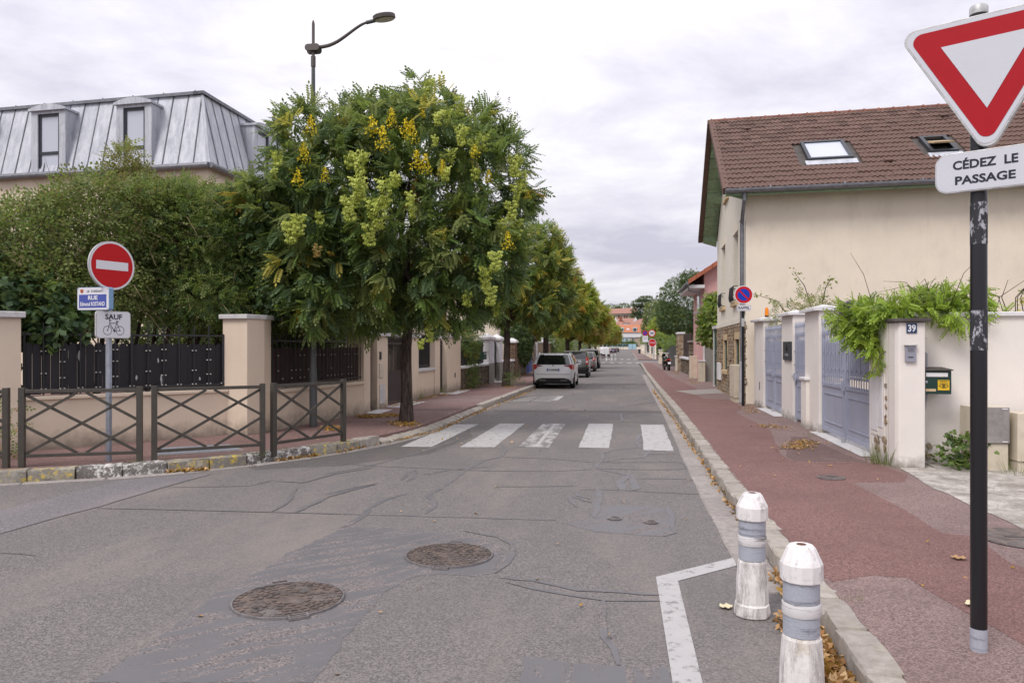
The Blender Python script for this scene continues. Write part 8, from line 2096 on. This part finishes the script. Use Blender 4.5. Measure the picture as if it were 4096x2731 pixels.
BT = [('dark_shrub', 'purple-leaved shrub in a garden far down the right side', [(6.6, 130, 4.2, 1.8, 2, 3.0)], 900, [m_lf_far, m_lf_brown], [.6, .4]),
      ('maple_tree', 'yellow-green young tree behind the speed limit sign', [(6.0, 128, 4.6, 2.6, 2, 2.1), (7.6, 129, 6.8, 2.0, 1.5, 1.6), (5.6, 127, 2.8, 1.6, 1.6, 1.0)], 1900, [m_lf_lime, m_lf_yel, m_lf_mid], [.45, .25, .30]),
      ('garden_shrub', 'green leafy shrub just right of the stop sign', [(4.5, 75, 2.2, 1.0, 2.4, 1.4), (4.8, 71, 1.8, .9, 2.0, 1.2)], 1300, [m_lf_mid, m_lf_lime, m_lf_dark], [.5, .2, .3]),
      ('conifer', 'tall conical green tree beyond the speed limit sign', [(6.6, 150, 3.5, 2.8, 2.4, 3.2), (6.5, 150, 6.6, 2.1, 2.0, 2.4), (6.8, 150, 9.2, 1.1, 1.1, 1.6)], 1800, [m_lf_far, m_lf_olive, m_lf_mid], [.5, .3, .2]),
      ('birch_tree', 'pale green weeping birch rising behind the conical tree', [(9, 250, 12, 3.5, 3, 5), (8.2, 250, 8, 3.2, 3, 4)], 1500, [m_lf_olive, m_lf_far], [.6, .4]),
      ('cedar_tree', 'dark flat-topped cedar at the right end of the church', [(9, 430, 22, 6, 4, 3), (8, 430, 26, 5, 4, 2.2), (11, 430, 28.5, 4.5, 4, 1.2), (6, 430, 18, 4, 3, 2.5)], 1500, [m_lf_far, m_lf_ivy], [.6, .4]),
      ('cedar_tree', 'spreading dark cedar on the hill to the right of the church', [(22, 440, 24, 7, 4, 3), (27, 440, 20, 8, 5, 4)], 1500, [m_lf_far, m_lf_ivy], [.7, .3]),
      ('hill_trees', 'trees on the hill behind the left part of the church', [(-9, 480, 25, 6, 4, 3.2), (-2, 485, 26, 4, 4, 3.2), (-17, 480, 24, 6, 4, 5), (3, 500, 27, 3, 3, 2)], 1300, [m_lf_far, m_lf_olive], [.7, .3]),
      ('garden_hedge', 'mixed hedge behind the pale low wall on the right', [(6, 125, 2.4, 1.5, 8, 1.8), (6, 145, 2.4, 1.5, 9, 2.2), (6, 170, 2.6, 1.8, 14, 2.6), (6, 200, 3, 2, 14, 3), (6.5, 235, 3.4, 2.2, 18, 3.2)], 3600, [m_lf_olive, m_lf_far, m_lf_mid], [.4, .35, .25]),
      ('garden_hedge', 'low hedge in front of the orange-roofed house', [(-4, 302.3, 1.8, 5, .8, 1.3), (1, 302.4, 2.0, 3, .8, 1.2)], 900, [m_lf_mid, m_lf_far], [.5, .5]),
      ('garden_tree', 'round green tree in a garden behind the pink house', [(10, 62, 4, 3.5, 4, 3), (9, 72, 4, 3, 4, 3.2)], 2200, [m_lf_dark, m_lf_mid], [.6, .4]),
      ('garden_tree', 'bushy tree in a left-hand garden past the cream house', [(-10, 74, 4, 3, 5, 3.4), (-11, 90, 4, 3.4, 6, 3.4)], 2600, [m_lf_far, m_lf_mid], [.6, .4]),
      ('garden_tree', 'row of garden trees on the left beyond the side street', [(-11, 120, 4, 3, 8, 3.5), (-11, 150, 4, 3, 12, 4), (-12, 190, 4.5, 4, 16, 4), (-12, 240, 5, 5, 24, 5)], 3600, [m_lf_far, m_lf_olive], [.7, .3]),
      ('garden_tree', 'garden trees behind the hedge on the right beyond the side street', [(13, 105, 4, 4, 7, 3.6), (14, 130, 4.5, 4, 12, 4.5), (15, 165, 5, 5, 16, 5), (15, 215, 6, 6, 22, 6)], 4200, [m_lf_far, m_lf_dark], [.7, .3])]
for nm, lab, lb, n, cl, mx in BT:
    far = lb[0][1]; s_ = max(.8, min(6, far / 55))
    t, _, _ = shrub(nm, lab, lb, n, FAR, cl, mx, [], s_ * .55, cat='tree' if 'tree' in nm or nm == 'conifer' else 'hedge' if 'hedge' in nm else 'shrub')
    if cat_ := ('tree' in nm or nm == 'conifer'):
        for l in lb[:3]: MB().tube([(l[0], l[1], gz(l[1]) - .3), (l[0], l[1], l[2])], [.2, .1], 6).build('trunk', m_bark_d, t)
wd = thing('distant_woods', None, None, (0, 620, 16), kind='stuff')
lb = []
for k in range(60):
    x = -420 + k * 14 + rnd.uniform(-4, 4); lb.append((x, 520 + rnd.uniform(-20, 60) + abs(x) * .1, 20 + rnd.uniform(-2, 3), 12, 8, 7))
for k in range(40):
    sx = rnd.choice((-1, 1)); lb.append((sx * rnd.uniform(30, 190), rnd.uniform(150, 420), 4 + rnd.uniform(0, 3), 9, 9, 6))
D.objects.remove(wd)
P, N_ = lobes_points(lb, 15000, .15, .02)
P = P[P[:, 2] > -1][:15000]; N_ = N_[:len(P)]
leaves('distant_woods', FAR, P, unit(len(P)), nrg.uniform(5, 9, len(P)), [m_lf_far, m_lf_dark], (nrg.random(len(P)) < .3).astype(int), None, 'stuff')
# ---- weeds and fallen leaves
def weed(label, x, y, z, r, h, n, cols, mx, tm=SPR, sc_=.9, name='weed'):
    t, P, N_ = shrub(name, label, [(x, y, z + h * .4, r, r * .8, h * .6)], n, tm, cols, mx, [], sc_, inner=.5, cat='weed', droop=-.3)
weed('leafy weed bush growing at the foot of the garden wall', 4.15, 10.05, PAV, .26, .42, 150, [m_lf_mid, m_lf_dark], [.6, .4], BIG, .62, 'weed_bush')
weed('weed growing between the two meter cabinets', 4.93, 9.9, PAV, .09, .5, 30, [m_lf_mid, m_lf_dark], [.6, .4], BIG, .6, 'weed_bush')
weed('weed tuft at the foot of the second street tree', -4.6, 29.9, PAV, .55, .45, 90, [m_lf_dark, m_lf_mid], [.6, .4])
weed('rusty green weed behind the leftmost barrier', -8.3, 9.0, PAV, .2, .8, 70, [m_lf_mid, m_lf_or], [.75, .25])
def grass(name, spots, seed=0, cols=(m_grass, m_lf_olive)):
    pos, dirs, sc2 = [], [], []
    for (x, y, z, r, n, h) in spots:
        for k in range(n):
            a = rnd.uniform(0, 2 * PI); q = r * math.sqrt(rnd.random()); pos.append((x + q * math.cos(a), y + q * math.sin(a) * .6, z)); dirs.append((math.cos(a) * rnd.uniform(0, .9), math.sin(a) * rnd.uniform(0, .9), 1)); sc2.append(h * rnd.uniform(.5, 1.2))
    T = np.array([[[-.003, 0, 0], [.003, 0, 0], [.0015, .6, .02], [-.0015, .6, .02]], [[-.0015, .6, .02], [.0015, .6, .02], [.0005, 1, .12], [-.0005, 1, .12]]])
    T = np.array([[[v[0] * 3, v[1], v[2]] for v in f] for f in T])
    n = len(pos); return leaves(name, T, np.array(pos), np.array(dirs), np.array(sc2), list(cols), nrg.integers(0, len(cols), n), None, 'stuff', up=(0, -1, 0), roll=.3)
grass('grass_tufts', [(3.28, 10.28, PAV, .16, 90, .32), (3.25, 10.6, PAV, .1, 30, .2), (3.3, 10.02, PAV, .12, 30, .12), (4.6, 9.7, PAV, .2, 40, .25), (3.05, 13.2, PAV, .1, 30, .12), (3.9, 8.6, PAV, .3, 50, .05), (4.7, 8.3, PAV, .3, 50, .06), (4.0, 6.9, PAV, .22, 60, .14), (3.55, 6.0, PAV, .12, 40, .05), (1.34, 4.75, PAV, .06, 30, .05), (1.03, 5.5, .01, .08, 25, .06), (1.2, 9.6, PAV, .06, 20, .06), (1.15, 13.5, PAV, .05, 20, .06),
                      (-6.3, 8.85, PAV, .15, 60, .12), (-5.1, 9.8, PAV, .15, 60, .12), (-4.95, 10.2, PAV, .12, 50, .1), (-6.1, 9.2, PAV, .1, 30, .1), (-7.0, 9.0, PAV, .2, 50, .07), (-5.4, 11.2, PAV, .3, 60, .06), (-6.1, 21.0, PAV, .3, 70, .35), (-6.1, 24.0, PAV, .15, 40, .4), (3.6, 14.0, PAV, .08, 20, .2), (-5.9, 30.5, PAV, .4, 60, .1)])
def litter(name, spots, cols, s=1.0, flat=.35):
    pos, dirs, sc2 = [], [], []
    for (x0, y0, x1, y1, w, n, z, h) in spots:
        for k in range(n):
            q = rnd.random(); a = rnd.gauss(0, .5); x = x0 + (x1 - x0) * q; y = y0 + (y1 - y0) * q; L = math.hypot(x1 - x0, y1 - y0) or 1
            nx_, ny_ = -(y1 - y0) / L, (x1 - x0) / L; a = max(-1.1, min(1.1, a))
            X, Y = x + nx_ * a * w, y + ny_ * a * w + (rnd.uniform(-w, w) * .7 if L < w else 0)
            pos.append((X, Y, gz(Y) + z + rnd.random() * h * (1 - abs(a) * .6) + .006)); dirs.append((rnd.uniform(-1, 1), rnd.uniform(-1, 1), rnd.uniform(-flat, flat))); sc2.append(s * rnd.uniform(.5, 1.2))
    T = np.array([[[0, 0, 0], [.020, .030, .010], [0, .068, .004], [-.020, .030, .010]]])
    n = len(pos); return leaves(name, T, np.array(pos), np.array(dirs), np.array(sc2), list(cols), nrg.integers(0, len(cols), n), None, 'stuff', roll=flat)
litter('fallen_leaves_gutter', [(.97, 2.2, 1.01, 4.75, .10, 4200, .004, .05), (1.06, 4.9, 1.04, 5.6, .03, 90, .012, .02), (1.05, 7, 1.04, 30, .035, 700, .012, .015)], [m_dead, m_dead, m_dead, m_dead2], .85, .8)
litter('fallen_leaves_left', [(-4.4, 11.0, -3.62, 14.0, .07, 420, .004, .02), (-3.62, 14, -3.62, 20, .06, 420, .006, .015), (-3.6, 20, -3.65, 30, .08, 300, .006, .02), (-5.9, 8.95, -5.5, 9.25, .05, 160, .004, .03), (-4.95, 10.05, -4.6, 10.7, .06, 240, .004, .03), (-5.5, 13.1, -5.2, 13.3, .35, 500, PAV, .02), (-4.4, 14.1, -4.2, 14.3, .45, 420, PAV, .02), (-5.6, 15.3, -5.0, 16.0, .30, 900, PAV, .03), (-5.85, 18.3, -5.6, 20.0, .18, 160, PAV, .02), (-5.9, 21, -5.8, 24, .15, 220, PAV, .03), (-5.9, 24.5, -5.8, 32, .2, 300, PAV, .02), (-4.8, 29.6, -4.5, 29.8, .4, 160, PAV, .02), (-6, 36, -5.9, 46, .2, 300, PAV, .03)], [m_dead, m_dead2, m_dead, m_dead2, m_lf_or], .8, .5)
litter('scattered_leaves', [(-3.2, 11, -1.5, 24, 1.2, 90, .006, .0), (-2.5, 24, -2, 40, 1.2, 60, .006, 0), (2.4, 11.5, 2.9, 12.6, .25, 420, PAV, .03), (2.6, 14.5, 2.8, 14.9, .3, 130, PAV, .02), (2.8, 17.5, 3.1, 20, .2, 160, PAV, .02), (2.9, 33, 3.2, 38, .4, 200, PAV, .02), (3.1, 46, 3.2, 53, .3, 200, PAV, .02), (2.0, 9, 3.2, 12, 1, 25, PAV + .004, 0), (2, 4, 3.5, 8, 1, 18, PAV + .004, 0), (-6.5, 10, -5, 13, 1, 60, PAV, 0), (-1, 3, 0, 12, 2.5, 22, .006, 0), (-.5, 15, .5, 40, 1.5, 40, .006, 0)], [m_dead, m_dead2, m_dead, m_dead, m_lf_or], .75, .3)
m_pale_leaf = plain('pale_dry_leaf', (.62, .55, .36), .7)
for (x, y, z, s_, rz_, lab) in ((2.02, 4.75, PAV, 1.0, .4, 'large pale round leaf flat on the pavement near the sign post'), (2.35, 5.78, PAV, .9, 1.2, 'curled brown and cream leaf on the red path'), (.62, 4.88, 0, .8, 2, 'pale crumpled leaf beside the farther bollard')):
    t = MB(); pts = [(.055 * math.cos(a) * (1 + .12 * math.sin(5 * a)), .05 * math.sin(a) * (1 + .15 * math.cos(4 * a))) for a in np.linspace(0, 2 * PI, 19)[:-1]]
    c = t.P((x, y, z + .014)); v = [t.P((x + (p[0] * math.cos(rz_) - p[1] * math.sin(rz_)) * s_, y + (p[0] * math.sin(rz_) + p[1] * math.cos(rz_)) * s_, z + .010 + .012 * abs(math.sin(k * 1.1)))) for k, p in enumerate(pts)]
    for k in range(len(v)): t.F((c, v[k], v[(k + 1) % len(v)]))
    tag(t.build('fallen_leaf', m_pale_leaf if 'brown' not in lab else m_dead), lab, 'leaf')
